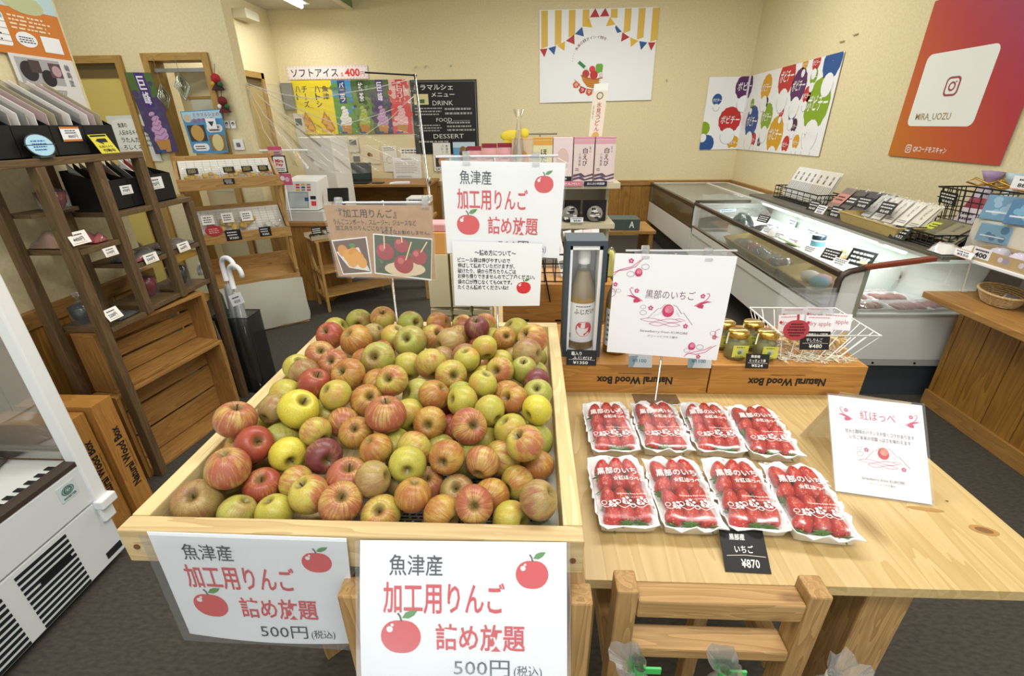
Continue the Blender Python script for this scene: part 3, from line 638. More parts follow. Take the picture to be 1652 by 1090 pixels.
# ================================================================== BROWN STEPPED SHELF
XF, XBK = -1.65, -1.845
sh = thing('display_shelf', 'brown stained stepped display shelf of posts and short boards along the left wall', 'shelf', (-1.75, 1.9, 0))
for y, zt in ((1.575, 1.30), (1.80, 1.30), (2.015, 1.30), (2.235, 1.09)):
    MB().box(XF-.018, y-.017, 0 if y < 1.6 or y > 2.2 else .69, XF+.018, y+.017, zt, SHELFW).build('front_post', sh, .002)
    MB().box(XBK-.018, y-.017, 0 if y < 1.6 or y > 2.2 else .69, XBK+.018, y+.017, zt, SHELFW).build('back_post', sh, .002)
MB().box(XF-.02, 1.42, 1.30, XF+.02, 2.03, 1.325, SHELFW).build('top_rail', sh, .002); MB().box(XBK-.02, 1.42, 1.30, XBK+.02, 2.03, 1.325, SHELFW).build('top_rail', sh, .002)
MB().box(XBK+.02, 1.42, 1.302, XF-.02, 2.03, 1.318, SHELFW).build('top_board', sh, .002)
def board(y0, y1, z, lo=.02): MB().box(XBK-.015, y0, z-lo, XF+.012, y1, z, SHELFW).build('shelf_board', sh, .002)
board(1.60, 1.78, 1.012); board(1.60, 1.78, .703); board(1.82, 1.99, .90); board(1.82, 2.0, .712); board(2.035, 2.215, .90); board(2.035, 2.215, .712)
board(1.82, 2.0, 1.11); board(2.035, 2.25, 1.11)
MB().box(XBK-.015, 1.60, 1.125, XBK+.08, 1.79, 1.14, SHELFW).build('shelf_board', sh, .002)
# black display boxes with sachets
def filebox(y0, y1, z0, zf, zb, xf, xb, lb, ndiv):
    t = thing('display_box', lb, 'box', ((xf+xb)/2, (y0+y1)/2, z0), 'black display boxes on the stepped shelf'); BK = P('0f1012', .5, name='black_board')
    mb = MB().box(xf-.003, y0, z0, xf, y1, zf, BK).box(xb, y0, z0, xb+.003, y1, zb, BK).box(xb, y0, z0, xf, y1, z0+.003, BK); mb.build('tray', t)
    for i in range(ndiv+1):
        y = y0+(y1-y0)*i/ndiv
        MB().add([(xf, y-.0012, z0), (xb, y-.0012, z0), (xb, y-.0012, zb), (xf, y-.0012, zf), (xf, y+.0012, z0), (xb, y+.0012, z0), (xb, y+.0012, zb), (xf, y+.0012, zf)], [(0, 1, 2, 3), (7, 6, 5, 4), (2, 6, 7, 3), (0, 3, 7, 4), (1, 5, 6, 2)], BK).build('divider', t)
    return t
filebox(1.42, 1.945, 1.326, 1.425, 1.545, -1.655, -1.87, 'long black display box of sachets on top of the brown stepped shelf', 4)
filebox(1.825, 2.2, 1.112, 1.225, 1.265, -1.672, -1.824, 'shorter black display box on the lower step of the brown shelf', 3)
def sachets(y0, y1, z0, zb, xf, xb, n, cols, grp, lbs, ndiv):
    st = (y1-y0)/ndiv; per = n//ndiv
    for i in range(n):
        d, k = divmod(i, per); y = y0+st*d+st*(.16+.68*k/max(1, per-1)); c = cols[i % len(cols)]
        mb = MB(); tilt = .02
        pts = [(xf-.02, y, z0+.005), (xb+.02, y, z0+.005), (xb+.02, y, zb+.028), (xf-.02, y+tilt*.2, zb-.085)]
        vs = [Vector(p) for p in pts]; mb.add(vs+[v+Vector((0, .0035, 0)) for v in vs], [(0, 1, 2, 3), (7, 6, 5, 4), (0, 3, 7, 4), (3, 2, 6, 7), (1, 5, 6, 2)], c)
        o = mb.build('sachet'); tag(o, lbs(d, k, i), 'sachet', grp)
        s = Sheet(vs[3]+Vector((0, -.002, 0)), vs[2]+Vector((0, -.002, 0)), vs[1]+Vector((0, -.002, .02)), vs[0]+Vector((0, -.002, .02)), c, thick=.0005); s.rect(.2, .1, .8, .35, WHITE); s.scrib(.3, .15, .7, .3, 2, INK, 2, words=2); q = s.build('sachet_label', o)
SIL = P('c9c9c8', .2, .7, name='foil'); c1 = [SIL, P('d6d2ce', .25), P('b9a3a4', .25), P('aaa187', .25), SIL, P('dedbd6', .25)]
sec = ['first', 'second', 'third', 'fourth']
sachets(1.42, 1.945, 1.33, 1.545, -1.655, -1.87, 16, c1, 'sachets in the long black display box', lambda d, k, i: ('silver', 'cream', 'dusty pink', 'khaki', 'silver', 'white')[i % 6]+' flat sachet, '+sec[k]+' from front in the '+sec[d]+' compartment of long black box', 4)
c2 = [P('d2d0ca', .25), P('2c2d2c', .35), SIL, P('f0efec', .3), P('8a3a34', .35)]
sachets(1.825, 2.2, 1.116, 1.262, -1.672, -1.824, 12, c2, 'sachets in the shorter black display box', lambda d, k, i: ('white', 'black', 'silver', 'white', 'dark red')[i % 5]+' flat sachet, '+sec[k]+' from front in the '+sec[d]+' compartment of shorter black box', 3)
# cards on the boxes
def xcard(y0, z0, y1, z1, X, mat, lean=0, name='price_card', lb='', cat='price card', grp='price cards on the brown shelf', draw=None):
    s = Sheet((X, y0, z1), (X, y1, z1), (X+lean, y1, z0), (X+lean, y0, z0), mat, lift=.0003)
    if draw: draw(s)
    return tag(s.build(name), lb, cat, grp)
def d1(s): s.rect(0, 0, 1, .14, OR); s.rect(0, .86, 1, 1, OR); s.scrib(.2, .2, .8, .5, 2, INK, 2, words=3); s.text('880円', .3, .55, .8, .78, INK)
xcard(1.715, 1.372, 1.79, 1.42, -1.65, PAPER, lb='white price card with orange bands on front of long black display box', draw=d1)
def d2(s): s.rect(.06, .03, .94, .12, INK); s.disc(.35, .3, .006, INK); s.rect(.3, .22, .8, .42, INK); s.line([(.2, .3), (.5, .5)], .005, INK); s.text('防犯カメラ', .15, .58, .85, .7, INK, .02); s.text('作動中', .2, .75, .85, .95, INK, .03)
s = Sheet((-1.635, 1.80, 1.392), (-1.635, 1.88, 1.394), (-1.63, 1.915, 1.326), (-1.63, 1.83, 1.326), P('e6dc4a', .5), lift=.0003); d2(s); tag(s.build('camera_notice'), 'yellow security camera notice leaning on the long black display box', 'sign')
s = Sheet((-1.64, 1.545, 1.405), (-1.64, 1.665, 1.405), (-1.625, 1.665, 1.327), (-1.625, 1.545, 1.327), P('3f4649', .4), lift=.0003)
s.mb = MB(); s.disc(.5, .52, .050, P('3f4649', .4), 0, sy=.72, n=24); s.disc(.5, .52, .046, P('a8d4e6', .5), 2, sy=.72, n=24); s.scrib(.28, .3, .72, .75, 4, BLUE, 3, words=3)
s.mb.cyl((-1.632, 1.55, 1.366), (-1.632, 1.66, 1.366), .0015, n=5, mat=P('3f4649', .4)).box(-1.65, 1.58, 1.326, -1.62, 1.63, 1.332, P('3f4649', .4)); tag(s.build('oval_card'), 'pale blue oval handwritten card standing before the long black display box', 'card')
def dt(txt): 
    def f(s): s.scrib(.2, .12, .8, .35, 1, INK, 2, words=3); s.text(txt, .15, .42, .72, .75, INK, .02); s.scrib(.1, .82, .9, .92, 1, OR, 1)
    return f
xcard(1.57, 1.034, 1.645, 1.078, -1.635, P('f2f0ea', .5), .012, lb='white card priced 4400 yen at left end of the brown shelf', draw=dt('4400円'))
xcard(1.675, .965, 1.735, .998, -1.625, P('f2f0ea', .5), .006, lb='white card priced 3195 yen hanging below the 4400 yen card', draw=dt('3195円'))
xcard(1.85, .888, 1.925, .927, -1.63, P('f2f0ea', .5), .006, lb='white price card on the middle bay of the brown shelf', draw=dt('550円'))
xcard(2.055, .886, 2.13, .926, -1.63, P('f2f0ea', .5), .006, lb='white price card on the last bay of the brown shelf nearest the umbrellas', draw=dt('660円'))
xcard(1.59, .735, 1.655, .777, -1.64, P('f2f0ea', .5), .02, lb='white price card lying at the lowest board beside the dark wrapped bowl', draw=dt('2200円'))
xcard(1.90, 1.165, 1.96, 1.20, -1.669, PAPER, lb='narrow white tag at left end on shorter black display box', draw=dt('770円'))
xcard(2.05, 1.165, 2.14, 1.215, -1.669, PAPER, lb='white price tag at right end on shorter black display box', draw=dt('770円'))
# wrapped bowls and cups
def bowl(c, r, h, col, lb, grp='wrapped lacquer bowls'):
    t = thing('wrapped_bowl', lb, 'bowl', c, grp); m = P(col, .22)
    MB().lathe([(.001, 0), (r*.5, 0), (r*.55, h*.08), (r*.85, h*.4), (r, h), (r*.96, h), (r*.8, h*.45), (.001, h*.15)], c, 20, m).build('bowl', t)
    rg = random.Random(int(c[1]*1000)); fl_ = [1+.12*rg.uniform(-1, 1) for _ in range(14)]
    MB().lathe([(r*1.04, 0), (r*1.08, h*.6), (r*1.05, h*1.02), (r*.35, h*1.22), (r*.1, h*1.35), (r*.3, h*1.62), (r*.36, h*1.75)], c, 14, CLEAR, fn=lambda a, z: fl_[int(a/(2*math.pi)*14) % 14] if z > h else 1+.03*math.sin(a*7)).build('wrap', t)
bowl((-1.765, 1.70, 1.141-.0), .045, .062, '6e2026', 'dark red wrapped bowl on upper board of brown shelf')
bowl((-1.75, 1.955, .713), .040, .085, '7d1c22', 'tall red wrapped cup in the middle bay of brown shelf')
bowl((-1.73, 2.13, .713), .045, .082, '181a1c', 'black wrapped cup in the bay nearest the umbrellas')
bowl((-1.785, 1.655, .704), .042, .072, '15201f', 'blackish green wrapped bowl on the lowest left board of brown shelf')
def pack(c, sx, sy, sz, col, lb, grp, rz=0, tag2=None, name='wrapped_pack', cat='pack', M=None):
    t = lthing(name, lb, cat, M or T(*c, rz), grp)
    rg = random.Random(int((c[0]+c[1]*3)*777)); mb = MB()
    def f(u, v):
        e = 1-abs(2*u-1)**4; g = 1-abs(2*v-1)**4
        return Vector(((u-.5)*sx, (v-.5)*sy, .003+sz*e*g*(.75+.25*math.sin(u*9+v*5+c[1]*9))))
    mb.grid(f, 10, 8, P(col, .45)); mb.grid(lambda u, v: Vector(((u-.5)*sx, (v-.5)*sy, .001)), 1, 1, P(col, .45)); mb.build('contents', t)
    MB().grid(lambda u, v: f(u, v)*1.06+Vector((0, 0, .003+.004*math.sin(u*23+v*31))), 12, 10, CLEAR).build('wrap', t)
    return t
g = 'wrapped packs on the brown shelf'
pack((-1.77, 1.655, 1.014), .13, .1, .05, '8a6b55', 'bronze foil wrapped pack beside the 4400 yen card', g)
pack((-1.69, 1.72, 1.014), .07, .06, .035, '8e2a2e', 'small red and white pack behind the 4400 yen card', g)
pack((-1.70, 1.90, .902), .12, .15, .03, '4b4a46', 'dark patterned flat pack in the middle bay of brown shelf', g)
pack((-1.665, 1.87, .90+.002), .05, .1, .02, '8b2b31', 'red striped chopstick pack at the edge of the middle bay', g)
pack((-1.70, 2.12, .902), .12, .15, .025, '6d5a58', 'pink and grey flat pack in the bay nearest the umbrellas', g)
pack((-1.70, 1.72, .704), .09, .1, .01, '3b3a36', 'dark flat pack behind lowest white price card', g)

# slatted crates lying on their sides below the shelf
def lies_crate(lb, M, L, H, D, ns, writing=None):
    t = lthing('slatted_crate', lb, 'crate', M, 'slatted crates under the brown shelf'); th = .014
    for nm, b in (('side_board', (0, 0, 0, L, D, th)), ('side_board', (0, 0, H-th, L, D, H)), ('end_board', (0, 0, th, th+.006, D, H-th)), ('end_board', (L-th-.006, 0, th, L, D, H-th))):
        MB().box(*b, CRATEW).build(nm, t, .0015)
    for i in range(ns):
        z0 = th+(H-2*th)*i/ns; MB().box(.02, D-.012, z0+.005, L-.02, D, z0+(H-2*th)/ns-.008, CRATEW).build('slat', t, .001)
    if writing:
        s = Sheet((L*.42, .012, H+.0005), (L*.42+.22, .012, H+.0005), (L*.42+.22, .04, H+.0005), (L*.42, .04, H+.0005), CRATEW, thick=.0003); s.text('Natural Wood Box', .0, .1, 1, .9, INK, .03); s.build('printed_name', t)
    return t
Mc = Matrix.Translation((-1.685, 1.545, .001)) @ Matrix(((.17, -.985, 0), (.985, .17, 0), (0, 0, 1))).to_4x4()
lies_crate('large honey coloured slatted crate on its side on the floor under brown shelf', Mc, .57, .415, .128, 3, True)
Mc = Matrix.Translation((-1.70, 1.575, .418)) @ Matrix(((.17, -.985, 0), (.985, .17, 0), (0, 0, 1))).to_4x4()
lies_crate('darker slatted crate stacked upon the floor crate under the brown shelf', Mc, .54, .262, .115, 3)
# two boxes standing on end
INKB = P('1d1a16', .6, name='stamped_ink')
def standing(y0, y1, h, xf, lb):
    t = thing('wooden_box', lb, 'box', (xf-.15, y0, 0), 'boxes standing on end beside the left freezer')
    MB().box(xf-.29, y0, 0, xf, y0+.012, h, BOXW).build('bottom_board', t, .001); MB().box(xf-.012, y0+.012, 0, xf, y1, h, BOXW).build('side_board', t, .001); MB().box(xf-.29, y0+.012, 0, xf-.278, y1, h, BOXW).build('side_board', t, .001)
    MB().box(xf-.278, y0+.012, h-.012, xf-.012, y1, h, BOXW).build('end_board', t, .001); MB().box(xf-.278, y0+.012, 0, xf-.012, y1, .012, BOXW).build('end_board', t, .001)
    s = Sheet((xf+.001, y0+.012, .08), (xf+.001, y0+.012, .42), (xf+.001, y1-.008, .42), (xf+.001, y1-.008, .08), BOXW, thick=.0005); s.mb = MB()
    s.text('Natural Wood Box', .1, .25, .9, .8, INKB, .03, 1); s.text('CONVENIENCE WITH STORAGE WOODEN BOX', .3, .88, .7, .96, INKB, 0, 1); s.build('stamped_name', t)
standing(1.345, 1.43, .505, -1.575, 'wooden box with stamped name standing on end by the left freezer, nearer the brown shelf')
standing(1.255, 1.338, .49, -1.60, 'wooden box standing on end squeezed against the left freezer')

# ================================================================== LEFT FREEZER (open chilled case with glass end)
fz = thing('chilled_case', 'white open chilled display case with vent grilles at the left edge of the photo', 'freezer', (-1.72, .5, 0))
FW = P('dfe3e4', .35, name='enamel_white'); XFF = -1.465
MB().box(-1.96, -.6, .03, XFF, 1.16, .27, FW).build('base', fz, .004)
MB().box(-1.95, -.6, 0, XFF-.03, 1.13, .03, P('2a2b2b', .6)).build('kickboard', fz)
mb = MB(); mb.box(-1.96, -.6, .275, XFF+.004, 1.16, .425, FW); mb.build('body', fz, .006)
MB().box(XFF-.035, -.6, .425, XFF+.006, 1.16, .443, P('41372e', .5)).build('front_rail', fz, .002)
mb = MB().box(-1.95, -.6, .425, XFF-.035, 1.13, .43, P('d6d9d6', .3))
for i in range(34): mb.box(XFF-.075, 1.1-.032*i, .431, XFF-.042, 1.1-.032*i+.016, .433, P('16181a', .5))
mb.build('deck', fz)
mb = MB()
for gi_ in range(9):
    y = 1.06-.205*gi_
    if gi_ == 0: continue
    for k in range(11): mb.box(XFF-.004, y, .035+.0205*k, XFF+.0015, y+.16, .046+.0205*k, P('1b2226', .5))
mb.build('vent_grille', fz)
MB().box(XFF, .90, .17, XFF+.003, 1.0, .19, P('1a1c1e', .3)).build('control_panel', fz); MB().box(XFF, 1.09, .05, XFF+.002, 1.15, .075, P('26282a', .5)).build('rating_plate', fz)
s = Sheet((XFF+.0055, 1.045, .40), (XFF+.0055, 1.105, .40), (XFF+.0055, 1.105, .345), (XFF+.0055, 1.045, .345), P('cfdcdc', .4), thick=.001)
TG = P('3d6b66', .4); s.ring(.5, .42, .019, .003, TG, 2, sy=.72); s.ring(.5, .42, .013, .003, TG, 2, sy=.72); s.text('ECO', .32, .3, .68, .54, TG, .03); s.text('INVERTER', .15, .76, .85, .9, TG, .02); s.build('emblem', fz)
MB().box(XFF-.03, 1.13, .18, XFF+.012, 1.175, 1.35, WHITE).build('corner_post', fz, .006)
MB().box(XFF-.02, 1.125, .24, XFF+.03, 1.185, .275, WHITE).build('hinge_cap', fz, .005)
MB().box(-1.95, 1.15, .445, XFF-.03, 1.156, 1.33, GLASS).build('end_glass', fz)
MB().box(-1.955, -.6, .443, -1.92, 1.14, 1.5, P('c9cdc9', .4)).build('back_panel', fz); MB().box(-1.95, 1.14, .443, XFF-.03, 1.165, .475, STEEL).build('end_sill', fz, .003)
MB().cyl((-1.62, 1.0, .431), (-1.62, 1.0, .4335), .02, n=14, mat=P('16181a', .5)).build('drain', fz)
for i, (x, y, c) in enumerate(((-1.74, .93, '1d1e20'), (-1.78, 1.06, '5b4238'), (-1.66, .72, 'e9e9e6'))):
    pack((x, y, .432), .2, .12, .05, c, ('black wrapped tray lying in the left chilled case', 'brown wrapped tray at the glass end of the left chilled case', 'white wrapped tray in the front of left chilled case')[i], 'trays in the left chilled case', 20)

# ================================================================== WOODEN BREAD RACK
MR = Matrix.Translation((-2.104, 3.136, 0)) @ Matrix(((.827, -.562, 0), (.562, .827, 0), (0, 0, 1))).to_4x4()
rk = lthing('bread_rack', 'honey coloured rack with three tilted wooden trays and a cloth skirt', 'rack', MR)
for x in (-.2, .385):
    MB().box(x, .02, 0, x+.022, .06, 1.12, RACKW).build('upright', rk, .002); MB().box(x, .27, 0, x+.022, .31, 1.2, RACKW).build('upright', rk, .002)
def tray(z, hl, zb, hb, nm='tray'):
    t = MB().box(-.2, -.012, z, .407, .008, z+hl, RACKW).build(nm, rk, .002)
    mb = MB(); mb.add([(-.178, .008, z+.01), (.385, .008, z+.01), (.385, .29, zb+.01), (-.178, .29, zb+.01), (-.178, .008, z), (.385, .008, z), (.385, .29, zb), (-.178, .29, zb)], [(0, 1, 2, 3), (7, 6, 5, 4), (0, 4, 5, 1), (2, 6, 7, 3)], RACKW); mb.build('tray_floor', rk)
    MB().box(-.2, .28, zb, .407, .295, zb+hb, RACKW).build('back_board', rk, .002)
    for x in (-.2, .388): MB().bar((x+.009, .0, z+.04), (x+.009, .29, zb+.05), .018, .075, RACKW).build('side_board', rk, .002)
tray(1.035, .072, 1.12, .115); tray(.68, .07, .80, .10); tray(.355, .045, .40, .115)
MB().box(-.2, -.012, 0, .407, .31, .035, RACKW).build('base', rk, .002)
def skirt(u, v):
    return Vector((-.2+.615*u, -.02-.03*math.sin(v*3)*abs(math.sin(u*3.1))-.006*math.sin(u*19+v*4), .365-.345*v+.015*math.sin(u*3.1)*(1-v)-.02*(1-u)*v))
MB().grid(skirt, 30, 12, noisy('unbleached_linen', 'cfcdbd', 'c3c0ae', 300, .95, .3)).grid(lambda u, v: Vector((.41+.03*v*math.sin(u*3), -.02+.30*u, .36+.05*u-.34*v)), 10, 8, noisy('unbleached_linen', 'cfcdbd', 'c3c0ae', 300, .95, .3)).build('cloth_skirt', rk)
# liners and packs
LIN = P('e3e0d8', .6, name='newsprint_liner')
def rsheetL(x0, y0, z0, x1, y1, z1, name, lb):
    s = Sheet(MR @ Vector((x0, y1, z1)), MR @ Vector((x1, y1, z1)), MR @ Vector((x1, y0, z0)), MR @ Vector((x0, y0, z0)), LIN)
    for i in range(1, 12): s.rect(i/12, .04, i/12+.003, .96, GREY); s.rect(.02, i/12, .98, i/12+.006, GREY)
    return tag(s.build(name), lb, 'paper', 'newsprint liners in the wooden rack')
rsheetL(-.175, .02, 1.052, .383, .276, 1.205, 'paper_liner', 'grid printed paper liner in the top tray of wooden rack')
rsheetL(-.175, .02, .70, .383, .276, .87, 'paper_liner', 'grid printed paper liner in the second tray of wooden rack')
def snack(x, y, z, w_, h_, col, lb, grp, sticker=None, tilt=48, depth=.03, lump='c9a85a'):
    M = MR @ T(x, y, z, 0, tilt)
    t = lthing('snack_bag', lb, 'bag', M, grp); rg = random.Random(int(x*1000+z*77)); mb = MB()
    for i in range(7): mb.ell((rg.uniform(-.36, .36)*w_, rg.uniform(.12, .45)*h_, depth*.45), w_*.17, h_*.13, depth*.4, 8, P(lump, .6))
    mb.build('contents', t)
    def f(u, v):
        e = (1-abs(2*u-1)**3)*(1-abs(2*v-.8)**4 if v < .9 else .05); return Vector(((u-.5)*w_, v*h_, depth*max(0, e)*(.9+.2*math.sin(u*21+v*13))+.001))
    MB().grid(f, 12, 12, CLEAR).grid(lambda u, v: Vector(((u-.5)*w_, v*h_, 0)), 1, 1, CLEAR).build('bag_film', t)
    if sticker:
        s = Sheet((-w_*.3, h_*.68, depth+.004), (w_*.3, h_*.68, depth+.004), (w_*.3, h_*.3, depth+.006), (-w_*.3, h_*.3, depth+.006), P(sticker, .5), thick=.001, lift=.0005)
        s.scrib(.15, .15, .85, .85, 3, P('b9a569', .5) if sticker < '5' else INK, 1, words=2); s.build('sticker', t)
    return t
g = 'snack bags in the top tray'
for i, (x, lb) in enumerate(((-.10, 'first from the left'), (.0, 'second from the left'), (.11, 'third from the left'), (.22, 'fourth from the left'), (.32, 'last on the right'))):
    snack(x, .045, 1.082, .11, .125, '', 'clear bag of golden snacks in the top rack tray, '+lb, g, '17181a' if i != 1 else None)
g = 'snack bags in the second tray'
snack(-.09, .05, .735, .12, .2, '', 'clear bag with white header in the second rack tray, first on the left', g, 'efefea', lump='8c5a48'); snack(.03, .05, .735, .12, .21, '', 'clear bag of golden chips in the second rack tray, middle', g, 'efefea'); snack(.15, .05, .735, .12, .21, '', 'clear bag of golden chips in the second rack tray, right of middle', g, 'efefea', lump='bd9a45')
snack(.31, .04, .735, .13, .11, '', 'clear bag of pale crackers at the right end of second rack tray', g, lump='d9d3c4')
def rcard(x0, z0, x1, z1, y, mat, name, lb, rows=3, txt=None, ink=None):
    s = Sheet(*[MR @ Vector(p) for p in ((x0, y, z1), (x1, y, z1), (x1, y, z0), (x0, y, z0))], mat, lift=.0005)
    s.scrib(.12, .12, .88, .6, rows-1, ink or CH, 2, words=3); s.text(txt or '¥380', .2, .65, .8, .88, ink or CH, .01)
    return tag(s.build(name), lb, 'price card', 'price cards on the wooden rack')
rcard(.06, 1.065, .125, 1.1, -.016, BLACKCARD, 'price_card', 'black price card on the top lip of wooden rack')
rcard(-.01, .695, .085, .768, -.016, BLACKCARD, 'price_card', 'black price card at the middle on second lip of wooden rack'); rcard(.20, .70, .275, .765, -.016, BLACKCARD, 'price_card', 'black price card at the right on second lip of wooden rack')
s = Sheet(*[MR @ Vector(p) for p in ((-.13, -.016, .81), (-.01, -.016, .81), (-.01, -.016, .735), (-.13, -.016, .735))], P('b5333c', .5)); s.mb = MB(); s.disc(.5, .5, .052, P('b5333c', .5), 0, sy=.7, n=22); s.scrib(.25, .25, .75, .75, 3, P('e4b9b6', .5), 1, words=2)
s.mb.box(-.001, 0, 0, 0, .001, .001, P('b5333c', .5), MR @ T(-.07, -.016, .77)); tag(s.build('red_card'), 'round red handwritten card on the second lip of wooden rack', 'card')
# low cupboard with pegboard post seen between the shelf and the rack
pg = thing('peg_rack', 'yellow timber rack with peg holes standing behind the brown shelf', 'rack', (-2.55, 2.9, 0))
for x in (-2.36, -2.72):
    mb = MB().box(x, 2.80, 0, x+.07, 2.84, 1.02, P('b5913f', .6)); 
    for i in range(9): mb.cyl((x+.035, 2.799, .12+.1*i), (x+.035, 2.8, .12+.1*i), .008, n=8, mat=P('3d2c14', .7))
    mb.build('upright', pg)
for z in (.30, .62, .99): MB().box(-2.75, 2.84, z, -2.28, 3.1, z+.02, P('b5913f', .6)).build('shelf', pg)
for i, (x, z, c, lb) in enumerate(((-2.62, .64, '3f6f8f', 'blue pack on the middle board of peg rack'), (-2.45, .64, '8a2f38', 'dark red pack on the middle board of peg rack'), (-2.55, .32, '2f5f8a', 'blue pack on the lower board of peg rack'), (-2.5, 1.01, 'd6d6d0', 'white pack on top of the peg rack'))): pack((x, 2.95, z), .13, .16, .09, c, lb, 'packs on the peg rack', 10*i)

# ================================================================== UMBRELLAS
us = thing('umbrella_stand', 'smoky clear box stand holding umbrellas by the brown shelf', 'stand', (-1.64, 2.33, 0)); SM = film('smoky_acrylic', '1c2222', .42, .08, .5)
MB().box(-1.745, 2.27, 0, -1.535, 2.40, .012, P('141616', .4)).build('base', us)
MB().box(-1.745, 2.27, .012, -1.741, 2.40, .47, SM).box(-1.539, 2.27, .012, -1.535, 2.40, .47, SM).box(-1.741, 2.27, .012, -1.539, 2.274, .47, SM).box(-1.741, 2.396, .012, -1.539, 2.40, .47, SM).build('walls', us)
MB().tube([(-1.745, 2.27, .47), (-1.535, 2.27, .47), (-1.535, 2.40, .47), (-1.745, 2.40, .47), (-1.745, 2.27, .47)], .003, 6, P('1a1c1c', .4)).build('rim', us)
UW = P('eef0f2', .3, name='white_handle')
def umbrella(x, y, zt, lb, dx, col):
    t = thing('umbrella', lb, 'umbrella', (x, y, .014), 'clear umbrellas in the stand'); r = .04
    pts = [(x, y, zt-.13), (x, y, zt-r)]+[(x+dx*(r-r*math.cos(R(a))), y-.3*dx*(r-r*math.cos(R(a))), zt-r+r*math.sin(R(a))) for a in range(20, 181, 20)]+[(x+dx*2*r, y-.6*dx*r, zt-r-.02)]
    MB().tube(pts, .0125, 10, UW).build('handle', t)
    MB().tube([(x, y, .02), (x, y, zt-.12)], .004, 6, CHROME).build('shaft', t)
    rings_ = [[Vector((x+rr*(1+.25*math.cos(k*math.pi*2/8*4))*math.cos(2*math.pi*k/16), y+rr*(1+.25*math.cos(k*math.pi))*math.sin(2*math.pi*k/16), z)) for k in range(16)] for z, rr in ((.05, .012), (.2, .022), (.4, .026), (zt-.17, .018), (zt-.15, .012))]
    MB().rings(rings_, film('canopy_'+col, col, .45, .1, .5)).build('canopy', t)
umbrella(-1.655, 2.36, .785, 'clear umbrella with white crook handle, rear one in smoky stand', 1, 'dde3e4'); umbrella(-1.595, 2.315, .755, 'clear umbrella with white crook handle, front one in smoky stand', 1, 'd5dddd'); umbrella(-1.705, 2.33, .75, 'umbrella with white handle and green canopy at the left in smoky stand', -1, '2f6b55')
s = Sheet((-1.60, 2.262, .60), (-1.53, 2.262, .625), (-1.52, 2.262, .565), (-1.59, 2.262, .54), PAPER, lift=.0005); s.scrib(.2, .2, .8, .45, 1, INK, 2, words=2); s.text('¥550', .25, .55, .75, .8, INK, .01); tag(s.build('price_tag'), 'white price tag hanging at the umbrella handles', 'price card')
cl = MB().grid(lambda u, v: Vector((-1.72+.05*u*v, 2.258+.004*u, .46-.46*v*(.4+.6*u))), 8, 8, P('c9c7ba', .9)); tag(cl.build('cloth'), 'pale cloth hanging behind the last post of brown shelf', 'cloth')

# ================================================================== SMALL SIDE TABLE, REGISTER, DESK
MTb = Matrix.Translation((-1.678, 3.551, 0)) @ Matrix(((.763, -.646, 0), (.646, .763, 0), (0, 0, 1))).to_4x4()
st = lthing('side_table', 'small folding wooden side table with slatted shelves before the register', 'table', MTb)
for x in (0, .58):
    for y in (0, .25): MB().bar((x, y, 0), (x, .25-y+.0*(y), .58) if False else (x, y, .58), .022, .022, RACKW, (0, 1, 0)).build('leg', st, .002)
    MB().bar((x, 0, .06), (x, .25, .5), .012, .02, RACKW, (1, 0, 0)).build('brace', st, .002)
for z in (.12, .32, .58):
    for k in range(4): MB().box(-.015, .01+.062*k, z, .6, .06+.062*k, z+.014, RACKW).build('slat', st, .001)
s = lthing('flat_basket', 'flat cardboard tray of small cakes on the end of side table', 'tray', MTb @ T(.07, .12, .595, 0)); MB().box(-.1, -.1, 0, .12, .1, .004, P('b9a98a', .8)).box(-.1, -.1, 0, .12, -.094, .035, P('b9a98a', .8)).box(-.1, .094, 0, .12, .1, .035, P('b9a98a', .8)).build('tray', s)
for i in range(5): tag(MB(MTb).ell((-.01+.04*i, .07+.03*(i % 2), .625), .022, .022, .018, 9, P(('4b3a30', 'e4e0d6')[i % 2], .5)).build('cake'), ('dark brown', 'white')[i % 2]+' small cake in the flat tray, number '+('one', 'two', 'three', 'four', 'five')[i]+' from its left', 'cake', 'small cakes in the flat tray')
for i, (x, lb) in enumerate(((-.02, 'left'), (.09, 'right'))):
    s_ = Sheet(*[MTb @ Vector(p) for p in ((x, .02, .70), (x+.08, .02, .70), (x+.08, .01, .64), (x, .01, .64))], BLACKCARD, lift=.0005); s_.scrib(.1, .15, .9, .85, 3, CH, 2, words=3); tag(s_.build('price_card'), lb+' black price card behind the flat tray on side table', 'price card', 'price cards on the side table')
cb = thing('register_counter', 'wooden register counter with panelled front behind the wooden rack', 'counter', (-1.9, 4.1, 0))
MB().box(-2.2, 3.82, 0, -1.75, 4.3, .66, PANELW).build('cabinet', cb, .003); MB().box(-2.22, 3.80, .66, -.86, 4.3, .69, COUNTERW).build('counter_top', cb, .003)
MB().box(-.93, 4.2, 0, -.88, 4.26, .66, RACKW).build('leg', cb, .002); MB().box(-.93, 3.88, 0, -.88, 3.94, .66, RACKW).build('leg', cb, .002)
rg_ = thing('cash_register', 'white cash register with stickers and grey drawer on the register counter', 'cash register', (-1.88, 3.95, .69))
MB().box(-2.03, 3.84, .69, -1.72, 4.2, .775, P('c9cac6', .35)).build('cash_drawer', rg_, .004)
mb = MB().add([(-2.03, 3.86, .78), (-1.76, 3.86, .78), (-1.76, 3.92, 1.0), (-2.03, 3.92, 1.0), (-2.03, 4.15, .78), (-1.76, 4.15, .78), (-1.76, 4.15, 1.03), (-2.03, 4.15, 1.03)], [(0, 1, 2, 3), (3, 2, 6, 7), (0, 3, 7, 4), (1, 5, 6, 2), (4, 7, 6, 5), (0, 4, 5, 1)], P('e4e5e1', .35)); mb.build('housing', rg_, .006)
